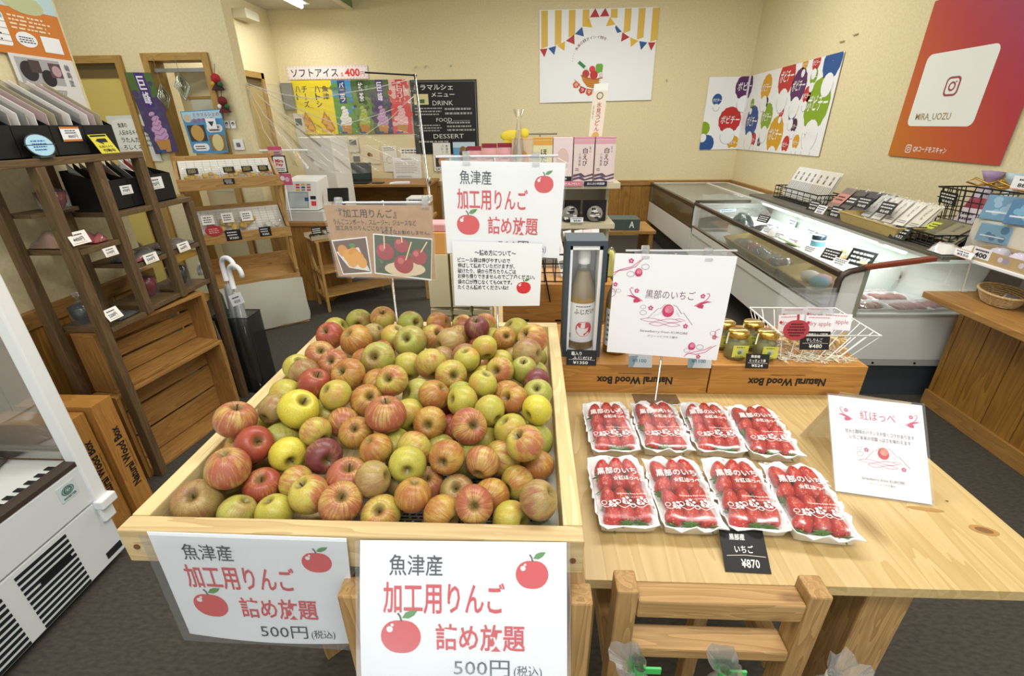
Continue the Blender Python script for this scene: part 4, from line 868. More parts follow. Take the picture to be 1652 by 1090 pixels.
s = Sheet((-2.03, 3.9185, 1.0), (-1.76, 3.9185, 1.0), (-1.76, 3.8585, .78), (-2.03, 3.8585, .78), P('e4e5e1', .35), thick=.001); s.rect(.08, .35, .72, .92, P('9aa6ab', .25)); s.rect(.12, .4, .68, .88, P('b7c2c4', .2), 2)
for i in range(9): s.rect(.35+.17*(i % 3), .08+.09*(i//3), .47+.17*(i % 3), .14+.09*(i//3), (RED, YEL, GREY, PINKR, BLUE)[i % 5], 2)
s.rect(.6, .55, .72, .68, BLUE, 3); s.rect(.78, .5, .95, .62, INK, 3); s.rect(.8, .68, .95, .84, RED, 3); s.build('front_panel', rg_)
mn = thing('customer_display', 'black angled customer display beside the white cash register', 'screen', (-1.64, 4.05, .69)); MB().bar((-1.62, 4.1, .69), (-1.62, 4.05, .86), .03, .012, DARKSTEEL).build('stand', mn); MB(T(-1.63, 4.0, .885, 10, 68)).box(-.085, -.055, -.008, .085, .055, .008, P('14171a', .12)).build('screen', mn, .003)
tag(MB().box(-2.10, 4.45, 0, -1.80, 4.85, 1.32, P('e3e2d8', .45)).build('white_cabinet', bevel=.006), 'tall plain white appliance standing behind the cash register', 'appliance')
for i, (x0, z0, x1, z1, lb) in enumerate(((-2.065, 1.20, -1.955, 1.27, 'pink and white payment card at the top of the counter signs'), (-2.045, 1.075, -1.935, 1.205, 'white payment sign shaped like a phone over the cash register'), (-2.02, .985, -1.915, 1.07, 'pink illustrated card below the phone shaped sign'))):
    s = wallsheet(x0, z0, x1, z1, 3.835-.005*i, (P('d9a9b4', .5), P('1d2023', .5), P('cf5f86', .5))[i], lift=.0006)
    if i == 0: s.rect(0, .0, 1, .35, P('d24f74', .5)); s.disc(.25, .7, .014, YEL); s.scrib(.4, .5, .9, .9, 2, INK, 2)
    if i == 1: s.rrect(.08, .06, .92, .94, .01, WHITE); s.text('Mira', .2, .2, .8, .4, RED, .04); s.text('Pay', .22, .42, .75, .64, RED, .04); s.scrib(.2, .7, .8, .9, 2, INK, 2, words=2)
    if i == 2: s.disc(.3, .4, .018, WHITE); s.disc(.65, .5, .018, P('e3c3cf', .5)); s.disc(.2, .8, .012, YEL)
    o = s.build('payment_sign'); tag(o, lb, 'sign', 'payment signs at the register')
    if i == 1: MB().cyl((-1.99, 3.84, .70), (-1.99, 3.845, 1.25), .004, n=6, mat=WHITE).build('sign_stick', o)
mb = MB().box(-1.07, 4.05, .69, -.88, 4.25, .80, P('a88a5e', .7)).box(-1.07, 4.05, .80, -.88, 4.25, .845, P('d9d6cb', .6)); o = mb.build('carton', bevel=.002); tag(o, 'small brown carton with white printed lid strip behind the kraft sign', 'box')
s = wallsheet(-1.06, .80, -.89, .845, 4.047, PAPER, lift=.0005); s.scrib(.08, .15, .92, .85, 2, INK, 2, words=5, fill=.7); s.build('label', o)
dk = thing('desk', 'wooden desk carrying a laptop against the back wall', 'desk', (-1.85, 6.0, 0))
MB().box(-2.62, 5.72, .74, -1.22, 6.42, .77, COUNTERW).build('desk_top', dk, .003)
for x in (-2.58, -1.29): MB().box(x, 5.74, 0, x+.04, 6.4, .74, PANELW).build('side_panel', dk)
MB().box(-2.54, 6.3, .2, -1.29, 6.32, .74, PANELW).build('back_panel', dk)
lp = thing('laptop', 'open black laptop on the desk at the back wall', 'laptop', (-2.17, 5.85, .77)); MB().box(-2.34, 5.76, .77, -1.98, 5.98, .785, P('202224', .4)).build('keyboard', lp, .003)
MB(T(-2.17, 5.99, .785, 0, -12)).box(-.185, 0, 0, .185, .01, .215, P('17191b', .3)).box(-.17, -.002, .015, .17, 0, .2, P('2b3a40', .12)).build('screen', lp, .002)
tag(MB().box(-1.93, 5.8, .771, -1.80, 5.9, .785, P('3c3e40', .4)).build('telephone', bevel=.004), 'dark flat telephone on the desk right of the laptop', 'telephone')
mb = MB(T(-1.6, 5.85, .771, 12)); 
for i in range(4): mb.box(-.12+.02*i, -.08, .004*i, .12, .09-.01*i, .003+.004*i, PAPER)
tag(mb.build('paper_stack'), 'loose stack of white papers on the desk corner', 'paper')

# ================================================================== CLEAR SHEET AT THE REGISTER
pl = thing('sheet_pole', 'thin metal pole with a cross rail carrying the clear plastic sheet', 'pole', (-.91, 4.42, 0))
MB().box(-.99, 4.34, 0, -.83, 4.50, .012, DARKSTEEL).build('base_plate', pl); MB().cyl((-.91, 4.42, 0), (-.985, 4.42, 1.80), .011, n=10, mat=STEEL).build('pole', pl)
MB().cyl((-1.40, 4.4, 1.815), (-.97, 4.42, 1.79), .007, n=8, mat=DARKSTEEL).build('cross_rail', pl); MB().ell((-.935, 4.42, .95), .018, .018, .03, 10, STEEL).build('joint', pl)
SHEETF = film('loose_vinyl', 'f6f4ea', .07, .08, .55)
def vin(u, v):
    x = -2.26+1.28*u; zt = 1.735+.03*u-.05*math.sin(math.pi*u); zb = 1.18-.06*u-.12*math.sin(math.pi*u); z = zt+(zb-zt)*v
    an = math.atan2(1.75-z, x+2.32+.02); return Vector((x, 4.10+.30*u+.028*math.sin(an*34)*min(1, .3+u*1.2)*(1-.3*u), z))
vs = thing('vinyl_sheet', 'crumpled clear vinyl sheet strung between the door wall and the pole', 'plastic sheet', (-1.7, 4.2, 1.2))
MB().grid(vin, 70, 30, SHEETF).build('sheet', vs)
GLINT = film('vinyl_fold_glint', 'fbfaf4', .6, .05, .8)  # milky white tubes stand in for specular streaks along the creases
for pts in ([(.0, .02), (.15, .1), (.35, .13), (.6, .06), (.98, .0)], [(.0, .05), (.1, .25), (.3, .5), (.6, .78), (.8, .93)], [(0, .08), (.06, .4), (.2, .75), (.45, .98)], [(.02, .03), (.2, .22), (.5, .42), (.85, .3)], [(0, .1), (.04, .6), (.12, .98)], [(.55, .62), (.8, .42), (.98, .2)]):
    q = [];  n = 12
    for i in range(n+1):
        f = i/n*(len(pts)-1); k = min(int(f), len(pts)-2); g_ = f-k; q.append(vin(pts[k][0]+(pts[k+1][0]-pts[k][0])*g_, pts[k][1]+(pts[k+1][1]-pts[k][1])*g_)+Vector((0, -.004, 0)))
    MB().tube(q, .0035, 5, GLINT).build('fold', vs)
MB().cyl((-2.22, 3.99, 1.235), (-1.82, 3.995, 1.235), .008, n=8, mat=WHITE).build('lower_rod', vs)

# ================================================================== CENTRE GONDOLA
GB = P('c9bfa4', .55, name='gondola_board'); gd = thing('gondola', 'beige shop gondola behind the tall apple sign', 'shelf', (.05, 3.25, 0))
MB().box(-.42, 3.0, 1.045, .545, 3.42, 1.08, GB).build('top_shelf', gd, .002); MB().box(-.42, 3.0, .80, .53, 3.42, .832, GB).build('shelf', gd, .002); MB().box(-.42, 2.95, .42, .53, 3.42, .45, GB).build('shelf', gd, .002)
MB().box(-.42, 3.36, 0, .50, 3.42, 1.045, P('b5ad98', .6)).build('back_panel', gd); MB().box(-.42, 3.05, 0, .50, 3.42, .42, GB).build('plinth', gd)
for x in (-.41, .49): MB().box(x, 3.08, .45, x+.02, 3.36, .80, GB).build('upright', gd); MB().box(x, 3.2, .832, x+.02, 3.36, 1.045, GB).build('upright', gd)
def gx(px): return (px-859)*.00368
def carton(px0, px1, z0, z1, col, top, lb, draw, d=.09, Y=3.03):
    t = thing('gift_box', lb, 'box', ((gx(px0)+gx(px1))/2, Y+d/2, z0), 'boxes on top of the gondola')
    MB().box(gx(px0), Y, z0, gx(px1), Y+d, z1-.012, P(col, .45)).box(gx(px0), Y, z1-.012, gx(px1), Y+d, z1, P(top, .45)).build('carton', t, .001)
    s = wallsheet(gx(px0)+.001, z0+.002, gx(px1)-.001, z1-.014, Y-.0015, P(col, .45), lift=.0005, thick=.001); draw(s); s.build('front_print', t)
def dsh(s):
    s.rect(0, 0, 1, .1, P('d9a3b0', .5)); s.vtext('白えび', .45, .18, .68, .62, P('3a2a35', .5), .01); s.vtext('小判煎餅', .25, .3, .36, .62, P('7a6570', .5)); s.vtext('富山', .78, .15, .84, .3, P('7a6570', .5))
    s.scrib(.1, .66, .3, .74, 2, P('6a5a60', .5), 2)
    for v in (.82, .9): s.poly([(0, v), (.4, v-.04), (.6, v+.03), (1, v-.03), (1, v+.02), (.55, v+.07), (.3, v+.02), (0, v+.06)], P('5d4c63', .5), 2)
def dcream(s): s.rect(0, 0, 1, .12, P('d9a24a', .5)); s.vtext('ほたる', .4, .2, .72, .7, P('2a2a26', .5), .01); s.vtext('いか煎餅', .2, .3, .32, .7, P('6d6a50', .5))
def dshell(s): s.disc(.5, .45, .038, P('d9bfb6', .5), 1, sy=1.7); s.line([(.2, .4), (.8, .55)], .008, P('f0e2dc', .5)); s.line([(.25, .65), (.8, .7)], .008, P('f0e2dc', .5)); s.rect(0, .86, 1, .98, INK); s.scrib(.1, .89, .9, .95, 1, WHITE, 2)
def dor(s): s.disc(.6, .5, .03, P('d98a3c', .5), 1, sy=2); s.disc(.35, .65, .025, P('c9773a', .5), 2, sy=1.5)
carton(928, 961, 1.081, 1.338, 'e3cfcd', 'cf8fa0', 'pale pink prawn cracker gift box, left of the matching pair at right end of gondola', dsh)
carton(963, 996, 1.081, 1.338, 'e3cfcd', 'cf8fa0', 'pale pink prawn cracker gift box, right of the matching pair at right end of gondola', dsh)
carton(894, 926, 1.081, 1.336, 'e6d6d8', 'e6cfd8', 'pink gift box with a shell shaped cracker photo beside the matching pair', dshell)
carton(861, 893, 1.081, 1.338, 'ddd8ae', 'd09a3c', 'cream and orange gift box with brush lettering on the gondola', dcream)
carton(826, 859, 1.081, 1.336, 'd3bfa2', 'd9b07c', 'tan gift box with orange photo on the gondola behind the twisted wrapper', dor)
def pinkpack(px0, px1, z1, lb):
    t = thing('coffee_pack', lb, 'pack', ((gx(px0)+gx(px1))/2, 3.08, 1.081), 'pink packs on the gondola'); x0, x1 = gx(px0), gx(px1)
    def f(a, v): return Vector((x0+(x1-x0)*a, 3.05-.03*math.sin(math.pi*a)*math.sin(math.pi*min(1, v*1.1)), 1.081+(z1-1.10)*v))
    MB().grid(f, 8, 8, P('d59c9c', .3)).grid(lambda a, v: f(a, v)+Vector((0, .05-.04*v, 0)), 8, 8, P('d59c9c', .3)).build('body', t)
    MB().box(x0, 3.045, z1-.02, x1, 3.055, z1+.002, P('8a1f28', .3)).build('top_seal', t)
    s = wallsheet(x0+.02, 1.10, x1-.02, 1.25, 3.016, P('d59c9c', .3), lift=.0006, thick=.001); s.disc(.5, .55, .028, INK); s.disc(.5, .5, .012, PAPER, 2); s.scrib(.1, .1, .9, .25, 1, P('a05a62', .5), 1); s.build('front_label', t)
pinkpack(752, 775, 1.29, 'pink foil pack with dark red seal, first from the left on gondola'); pinkpack(776, 801, 1.305, 'pink foil pack with dark red seal, second from the left on gondola'); pinkpack(802, 827, 1.307, 'pink foil pack with dark red seal, third from the left on gondola')
# twisted wrapper, yellow card, tall banner card, labels
x = gx(838); mb = MB(); rg = random.Random(5); fl_ = [rg.uniform(.6, 1.3) for _ in range(12)]
mb.lathe([(.03, 1.081), (.034, 1.2), (.026, 1.3), (.012, 1.40), (.008, 1.43), (.018, 1.46), (.028, 1.49)], (x, 2.985, 0), 12, CLEAR, fn=lambda a, z: fl_[int(a/6.3*12) % 12]); t = tag(mb.build('wrapped_bottle'), 'tall twisted clear wrapper standing before tan gift box', 'wrapped gift')
MB().lathe([(.02, 1.081), (.02, 1.25), (.008, 1.33), (.008, 1.38)], (x, 2.985, 0), 10, P('c3b7a6', .4)).build('contents', t)
mb = MB(); mb.ell((gx(826), 3.14, 1.345), .075, .01, .035, 14, P('e4d13c', .5)).ell((gx(846), 3.138, 1.36), .03, .01, .03, 12, P('e4d13c', .5)).box(gx(826)-.05, 3.135, 1.08, gx(826)+.05, 3.142, 1.34, P('e4d13c', .5)); tag(mb.build('yellow_card'), 'yellow cut out card peeping over the gift boxes', 'card')
s = Sheet((gx(959), 3.16, 1.625), (gx(982), 3.16, 1.63), (gx(976), 3.16, 1.30), (gx(954), 3.16, 1.30), P('e9dfd0', .5)); s.rect(0, 0, 1, .12, P('eef0ea', .4)); s.disc(.5, .2, .02, P('55504a', .5)); s.disc(.5, .2, .015, P('dcd6c4', .5), 2); s.vtext('氷見うどん', .35, .3, .7, .8, P('b5584a', .5), .02); s.disc(.5, .87, .022, P('d9b05a', .5)); s.vtext('手延べ', .08, .35, .2, .6, P('9a6a5a', .5)); s.mb.cyl((gx(967), 3.165, 1.08), (gx(967), 3.165, 1.6), .004, n=6, mat=WHITE)
tag(s.build('standing_card'), 'tall narrow noodle card standing above the pale pink gift boxes', 'card')
tag(MB().cyl((gx(845), 3.2, 1.355), (gx(902), 3.2, 1.355), .006, n=6, mat=P('8d8a78', .4)).cyl((gx(873), 3.2, 1.08), (gx(873), 3.2, 1.355), .004, n=6, mat=P('8d8a78', .4)).build('card_rail'), 'thin grey metal rail above the cream gift box', 'rail')
for i, (a, b, c, lb, tx) in enumerate(((890, 944, P('cf7f94', .5), 'pink shelf label on the gondola edge', 'えびせんべい'), (946, 984, P('20263c', .5), 'navy shelf label on the gondola edge', '白えび小判煎餅'))):
    s = wallsheet(gx(a), 1.062, gx(b), 1.092, 2.99, c, lift=.0005); s.text(tx, .15, .25, .9, .75, WHITE, .01); tag(s.build('shelf_label'), lb, 'label', 'shelf labels on the gondola')
def noodle(px0, px1, lb):
    t = thing('noodle_pack', lb, 'pack', ((gx(px0)+gx(px1))/2, 3.05, .832), 'black noodle packs on the gondola'); x0, x1 = gx(px0), gx(px1); xm = (x0+x1)/2
    MB().box(x0, 3.09, .834, x1, 3.1, .965, P('1c1618', .3)).build('bag_back', t); mb = MB(); mb.ell((xm, 3.06, .885), .052, .03, .05, 16, P('8f8d88', .35)); mb.build('window', t); rg = random.Random(px0); mb = MB()
    for k in range(14): a = rg.uniform(0, 6.28); rr = rg.uniform(.01, .042); mb.box(xm+rr*math.cos(a)-.012, 3.024+rr*.2, .885+rr*math.sin(a)-.004, xm+rr*math.cos(a)+.012, 3.04, .885+rr*math.sin(a)+.004, (P('e6e3db', .4), INK)[k % 2])
    mb.build('brush_letters', t)
noodle(908, 945, 'black noodle pack with round grey window behind a white tag on gondola'); noodle(949, 990, 'black noodle pack with round grey window at right end of gondola')
s = wallsheet(gx(926), .845, gx(948), .875, 2.985, PAPER, lift=.0005); s.scrib(.1, .1, .9, .4, 1, INK, 2); s.text('¥540', .25, .5, .8, .85, INK, .02); tag(s.build('price_card'), 'white price tag on lower gondola board before the noodle pack', 'price card')
# low stool behind the gondola with a dark box
stl = thing('low_table', 'brown low table behind the right end of gondola', 'table', (1.05, 4.85, 0))
MB().box(.70, 4.6, .42, 1.22, 5.1, .45, COUNTERW).build('table_top', stl, .002)
for x in (.72, 1.16): MB().box(x, 4.62, 0, x+.04, 5.08, .42, PANELW).build('side_panel', stl)
o = MB().box(.78, 4.62, .45, 1.06, 4.85, .56, P('4a5752', .6)).build('dark_box', bevel=.003); tag(o, 'dark green box with a white letter on the low brown table', 'box'); s = wallsheet(.93, .47, 1.03, .55, 4.617, P('4a5752', .6), lift=.0005, thick=.001); s.text('A', .25, .1, .75, .9, WHITE, .02); s.build('emblem', o)

# ================================================================== CHEST FREEZER IN THE CORNER
EN = P('dcdcd6', .35, name='enamel_panel'); BRN = P('4a4038', .35, .3, name='bronze_rail'); KICK = P('3b4347', .55, name='kick_grey')
cf = thing('chest_freezer', 'glass topped chest freezer in the back right corner', 'freezer', (2.05, 5.5, 0))
X0, X1, Y0, Y1 = 1.56, 2.55, 4.62, 6.42
MB().box(X0+.06, Y0+.02, 0, X1, Y1, .22, P('2c2d2c', .7)).build('kickboard', cf); MB().box(X0, Y0, .22, X1, Y1, .47, EN).build('body', cf, .008)
MB().box(X0, Y0, .47, X0+.014, Y1, .66, film('brown_glass', '6d6040', .5, .05, .6)).build('front_glass', cf); MB().box(X0, Y0, .465, X0+.02, Y1, .478, STEEL).build('sill', cf, .002)
MB().box(X0, Y0, .47, X0+.05, Y0+.05, .69, EN).box(X0, Y1-.05, .47, X0+.03, Y1, .69, EN).box(X0, Y1-.02, .47, X1, Y1, .69, EN).box(X1-.03, Y0, .47, X1, Y1, .69, EN).build('corner_frame', cf, .004)
MB().box(X0-.006, Y0, .66, X0+.03, Y1, .70, BRN).box(X0, Y1-.03, .67, X1, Y1, .70, EN).box(X1-.04, Y0, .67, X1, Y1, .70, EN).box(X0, Y0, .665, X1, Y0+.02, .70, EN).box(2.25, Y0, .67, 2.28, Y1, .70, EN).build('top_frame', cf, .004)
MB().box(X0+.03, Y0+.02, .69, X1-.04, Y1-.03, .695, GLASS).build('lid_glass', cf)
FROST = noisy('frost', 'd9dcda', 'a9a6a0', 26, .6, .8, 6, .02, .35, .7)
MB().grid(lambda u, v: Vector((X0+.03+(X1-.09-X0)*u, Y0+.03+(Y1-Y0-.06)*v, .56+.03*math.sin(u*11+v*3)*math.sin(v*17+u*5)+.02*math.sin(u*31)*math.sin(v*37))), 40, 60, FROST).build('frosty_goods', cf)

# ================================================================== OPEN SHOWCASE ALONG THE RIGHT WALL
sc = thing('showcase', 'long open refrigerated showcase with lit interior and glass front along the right wall', 'freezer', (2.05, 3.4, 0))
X0, Y0, Y1 = 1.545, 2.31, 4.58; XW = 2.60
MB().box(X0+.28, Y0+.03, 0, XW, Y1, .20, KICK).build('kickboard', sc)
MB().box(X0+.01, Y0+.01, .20, XW, Y1, .44, EN).build('lower_body', sc, .004); MB().box(X0+.004, Y0, .20, XW, Y0+.012, .235, P('a9aaa4', .4)).build('end_strip', sc)
for x in (1.86, 2.08): MB().cyl((x, Y0-.004, .217), (x, Y0, .217), .006, n=8, mat=DARKSTEEL).build('screw', sc)
MB().box(X0, Y0+.02, .495, X0+.025, Y1, .515, STEEL).build('front_sill', sc, .003); MB().box(X0, Y0+.01, .44, X0+.012, Y1, .50, EN).build('front_panel', sc)
MB().box(X0+.004, Y0+.03, .515, X0+.01, Y1-.03, .705, GLASS).build('front_glass', sc); MB().box(X0-.008, Y0, .70, X0+.022, Y1, .728, BRN).build('front_rail', sc, .004)
# near end panel: white frame with rounded corner around a window
zt = lambda x: .728+(.80-.728)*(x-X0)/(1.98-X0)
mb = MB(); mb.box(X0, Y0, .235, 2.60, Y0+.02, .495, EN); mb.box(X0+.005, Y0, .49, 1.685, Y0+.02, .725, EN)
mb.build('end_panel', sc, .004)
MB().box(1.668, Y0-.004, .485, 1.69, Y0+.02, .74, P('8f9380', .4)).box(1.69, Y0-.004, .485, 2.60, Y0+.02, .502, P('a9aba0', .4)).build('window_frame', sc, .002)
MB().box(1.69, Y0+.008, .50, 2.45, Y0+.014, .765, GLASS).build('end_glass', sc)
MB().tube([(X0+.005, Y0-.004, .50), (X0+.005, Y0-.004, .68), (X0+.015, Y0-.004, .71), (X0+.045, Y0-.004, .73), (1.66, Y0-.004, .747)], .016, 8, BRN).build('rounded_edge', sc)
MB().bar((1.65, Y0, .748), (1.98, Y0, .795), .035, .022, P('7d3b2c', .35)).build('end_rail', sc, .003)
# far end
MB().box(X0, Y1-.03, .44, X0+.05, Y1, .735, EN).box(X0, Y1-.03, .72, 2.05, Y1, .745, BRN).build('far_frame', sc, .004); MB().box(X0+.05, Y1-.02, .50, 2.2, Y1-.014, .80, GLASS).build('far_glass', sc)
s = Sheet((1.78, Y1-.024, .66), (1.93, Y1-.024, .67), (1.93, Y1-.024, .645), (1.78, Y1-.024, .635), P('cfe0ea', .4), lift=.0004); s.scrib(.1, .2, .9, .8, 1, BLUE, 1); s.build('notice_strip', sc)
INN = P('e3e8e3', .4, name='case_lining')
MB().box(X0+.02, Y0+.02, .44, 2.30, Y1-.03, .455, INN).build('deck', sc)
MB().add([(2.22, Y0+.02, .455), (2.22, Y1-.03, .455), (2.30, Y1-.03, .79), (2.30, Y0+.02, .79)], [(3, 2, 1, 0)], INN).build('back_lining', sc)
MB().box(2.30, Y0+.02, .20, XW, Y1, .78, EN).build('rear_body', sc); MB().box(2.03, Y0+.02, .782, XW, Y1, .80, P('6f6c62', .4, .5)).build('rear_shelf', sc, .003)
mb = MB()
for k in range(9): mb.cyl((2.238+.0, Y0+.25+.24*k, .53+.02*(k % 2)), (2.232, Y0+.25+.24*k, .53+.02*(k % 2)), .012, n=8, mat=P('1e2422', .6))
mb.build('vent_hole', sc)
MB().box(2.03, Y0+.05, .765, 2.10, Y1-.06, .782, P('c9cdc9', .3, .4)).build('lamp_canopy', sc); MB().cyl((2.065, Y0+.30, .752), (2.065, Y1-.25, .752), .013, n=10, mat=glow('f2fffb', 7)).build('lamp_tube', sc)
for y in (2.75, 3.6, 4.3): MB().box(2.04, y, .755, 2.095, y+.05, .77, WHITE).build('lamp_clip', sc, .002)
mb = MB()
for k in range(40): mb.box(X0+.03, Y0+.06+.02*k, .456, X0+.2, Y0+.066+.02*k, .460, P('c5cbc6', .3, .5))
mb.build('deck_grille', sc)
area('showcase_lamp', (2.05, 3.45, .745), (0, R(18), 0), .03, 2.0, 11, (.93, 1, .98))
# goods inside the showcase
WICK = noisy('woven_straw', 'cdb87a', 'ab955a', 220, .8, .5, 2, .002, .3, .7, (1, 1, 3))
def wtray(M, sx, sy, h, lb, grp, mat=WICK, flare=1.12):
    t = lthing('straw_tray', lb, 'tray', M, grp); r = [[Vector((a*sx/2*k, b*sy/2*k, z)) for a, b in ((-1, -1), (1, -1), (1, 1), (-1, 1))] for z, k in ((0, 1), (h, flare), (h, flare-.05), (.006, .94))]
    MB().rings(r, mat, smooth=False, caps=(True, True)).build('weave', t); MB().tube([v+Vector((0, 0, .001)) for v in r[1]]+[r[1][0]], .005, 6, mat).build('rim', t); return t
wtray(T(1.705, 3.44, .518, 89, -9), .84, .2, .05, 'longer woven tray of seafood packs behind the showcase front glass', 'woven trays in the showcase'); wtray(T(1.705, 2.74, .52, 87, -9), .42, .22, .055, 'woven tray with a pastel bundle behind the showcase front glass, nearer one', 'woven trays in the showcase')
MB().box(1.58, 2.47, .455, 1.83, 3.95, .499, P('cfd4cf', .4)).build('riser', sc); MB().box(1.86, 2.79, .455, 2.225, 4.5, .60, P('d9deda', .4)).build('rear_tier', sc)
cols = ('8b8a78', '9a6a52', '77776a', '8f8d80', '6d5a4a'); pos = ('farthest', 'second farthest', 'middle', 'second nearest', 'nearest')
for i in range(5): pack((1.70, 3.76-.15*i, .528), .15, .12, .035, cols[i], ('grey', 'reddish', 'dark grey', 'pale grey', 'brown')[i]+' fish pack in the longer woven showcase tray, '+pos[i], 'fish packs in the woven tray', 80+8*i)
for i, (x, y, c, lb) in enumerate(((1.69, 2.78, 'e0ddcf', 'cream tulle bundle'), (1.72, 2.70, 'd9a9b4', 'pink tulle bundle'), (1.68, 2.66, '7fb0c0', 'blue tulle bundle'))):
    mb = MB(); rg = random.Random(i); mb.ell((x, y, .56), .05, .055, .035, 12, P(c, .7), fn=lambda a, z: 1+.18*math.sin(a*5+z*4)); tag(mb.build('tulle_bundle'), lb+' in the nearer woven showcase tray', 'bundle', 'tulle bundles')
for i, (x, y, sx, sy, sz, c, lb) in enumerate(((1.95, 3.95, .18, .14, .04, '22201f', 'black tray pack near the far glass end in showcase'), (1.80, 4.1, .14, .2, .10, '31443a', 'dark green carton by the far glass of showcase'), (1.90, 3.70, .1, .09, .05, 'e6e6e0', 'white carton on the showcase deck left of the white jar'), (2.02, 3.55, .1, .1, .03, 'cfd6d8', 'pale blue pack on showcase deck beside the white jar'), (1.93, 3.48, .14, .1, .03, 'dfe2e0', 'white flat pack on showcase deck in front of the jar'), (2.1, 3.15, .12, .1, .03, 'b9d3da', 'light blue pack on showcase deck right of the jar'), (1.98, 3.05, .12, .12, .04, 'c98a5a', 'orange pack on showcase deck by the black signs'), (2.08, 2.90, .12, .12, .03, 'd8d4b8', 'cream cheese pack at near end of showcase deck'))): pack((x, y, .601), sx, sy, sz, c, lb, 'packs on the showcase deck', 15*i)
j = thing('cream_jar', 'white jar with dark blue lid on the showcase deck', 'jar', (2.0, 3.30, .601)); MB().lathe([(.001, 0), (.042, 0), (.045, .01), (.045, .06), (.04, .065)], (2.0, 3.30, .601), 18, P('e6ebea', .3)).build('body', j); MB().lathe([(.044, .065), (.044, .09), (.04, .093), (.001, .093)], (2.0, 3.30, .601), 18, P('20303f', .3)).build('lid', j)
MB().lathe([(.0456, .02), (.0456, .055)], (2.0, 3.30, .601), 18, P('5f8f98', .4)).build('label', j)
o = MB(T(1.93, 3.36, .601, 60, -70)).box(-.04, 0, -.0, .04, .008, .16, P('8faa6d', .4)).build('snack_packet'); tag(o, 'green and pink slim packet leaning by the white jar', 'packet'); MB(T(1.93, 3.36, .601, 60, -70)).box(-.03, -.002, .03, .03, 0, .13, P('cf8f86', .4)).build('label', o)
rg = random.Random(12)
for i in range(14):
    tag(MB(T(2.08+rg.uniform(-.08, .09), 3.05+rg.uniform(-.22, .12), .601+.022*(i % 3), rg.uniform(0, 90))).box(-.018, -.018, 0, .018, .018, .02, P(('e4e2cc', 'd3d8a8', 'dfe6e6')[i % 3], .4)).build('cheese_cube'), 'small wrapped cheese cube in the heap behind the black signs in showcase', 'cheese', 'wrapped cheese cubes in the showcase')
def blk(x, y, z, w_, h_, rz, lb, txt='', mat=BLACKCARD, ink=None, lean=25, grp='black price signs in the showcase', name='price_sign'):
    M = T(x, y, z, rz, -lean); s = Sheet(*[M @ Vector(p) for p in ((-w_/2, 0, h_), (w_/2, 0, h_), (w_/2, 0, 0), (-w_/2, 0, 0))], mat, lift=.0005)
    ink = ink or CH; s.scrib(.1, .1, .9, .6 if txt else .9, 2 if txt else 3, ink, 2, words=3)
    if txt: s.text(txt, .2, .66, .8, .9, ink, .01)
    return tag(s.build(name), lb, 'price sign', grp)
blk(2.0, 2.86, .602, .16, .10, -70, 'larger black sign leaning at the near end of showcase', ''); blk(1.91, 3.0, .602, .12, .07, -70, 'smaller black sign leaning beside the larger one in the showcase', ''); blk(1.93, 4.02, .645, .12, .06, -70, 'black sign on the dark tray pack at the far end of showcase')
for i, (x, y) in enumerate(((1.88, 3.82), (1.88, 3.62), (1.88, 3.42), (1.885, 3.2), (1.90, 2.88))): blk(x, y, .601, .10, .045, -75, 'white price card on showcase deck, '+('first', 'second', 'third', 'fourth', 'fifth')[i]+' counted from the far glass end', '¥'+str(480+60*i), PAPER, INK, 35, 'white price cards in the showcase', 'price_card')
for i, (y, z) in enumerate(((4.05, .60), (3.75, .58))):
    s = Sheet((2.235, y+.12, z+.05), (2.235, y, z+.05), (2.228, y, z), (2.228, y+.12, z), PAPER, lift=.0005); s.scrib(.1, .1, .9, .4, 1, INK, 2); s.text('¥450', .25, .5, .75, .88, INK, .01); tag(s.build('price_card'), ('farther', 'nearer')[i]+' white card fixed to the lit back lining of showcase', 'price card', 'cards on the showcase back')
# meat trays at the near end
def meat(x, y, z, rz, lb):
    t = lthing('meat_tray', lb, 'tray', T(x, y, z, rz), 'meat trays at the near end of showcase'); rg = random.Random(int(x*1000+y*100))
    MB().rings([[Vector((a*.1*k, b*.07*k, zz)) for a, b in ((-1, -1), (1, -1), (1, 1), (-1, 1))] for zz, k in ((0, .88), (.02, 1), (.02, .96), (.006, .86))], P('e8e8e6', .4), smooth=False).build('foam_tray', t)
    MM = noisy('red_meat', '7d2a26', 'a8605a', 60, .4, .3); mb = MB()
    for k in range(6): mb.ell((-.07+.028*k, rg.uniform(-.01, .01), .014), .022, .045, .014, 9, MM)
    mb.build('meat', t); MB().grid(lambda u, v: Vector(((u-.5)*.19, (v-.5)*.135, .027+.006*math.sin(u*20)*math.sin(v*9))), 10, 8, CLEAR).build('film', t)
lab = ('front left', 'front middle', 'front right', 'middle left', 'middle centre', 'middle right', 'rear left', 'rear middle')
MB().box(1.70, 2.345, .455, 2.25, 2.66, .492, P('d9ddd9', .4)).build('riser', sc)
for i, (x, y) in enumerate(((1.80, 2.42), (2.01, 2.41), (2.18, 2.44), (1.80, 2.56), (2.01, 2.56), (1.62, 2.40), (1.83, 2.70), (2.05, 2.70))): meat(x, y, .493 if y < 2.65 and x > 1.7 else .458, 4*(i % 3), 'red meat tray, '+('first of the front row behind near end glass', 'second of the front row behind near end glass', 'last of the front row behind near end glass', 'first of the second row behind near end glass', 'second of the second row behind near end glass', 'alone in the front left corner by the brown edge', 'left one at the back of the meat section', 'right one at the back of the meat section')[i])
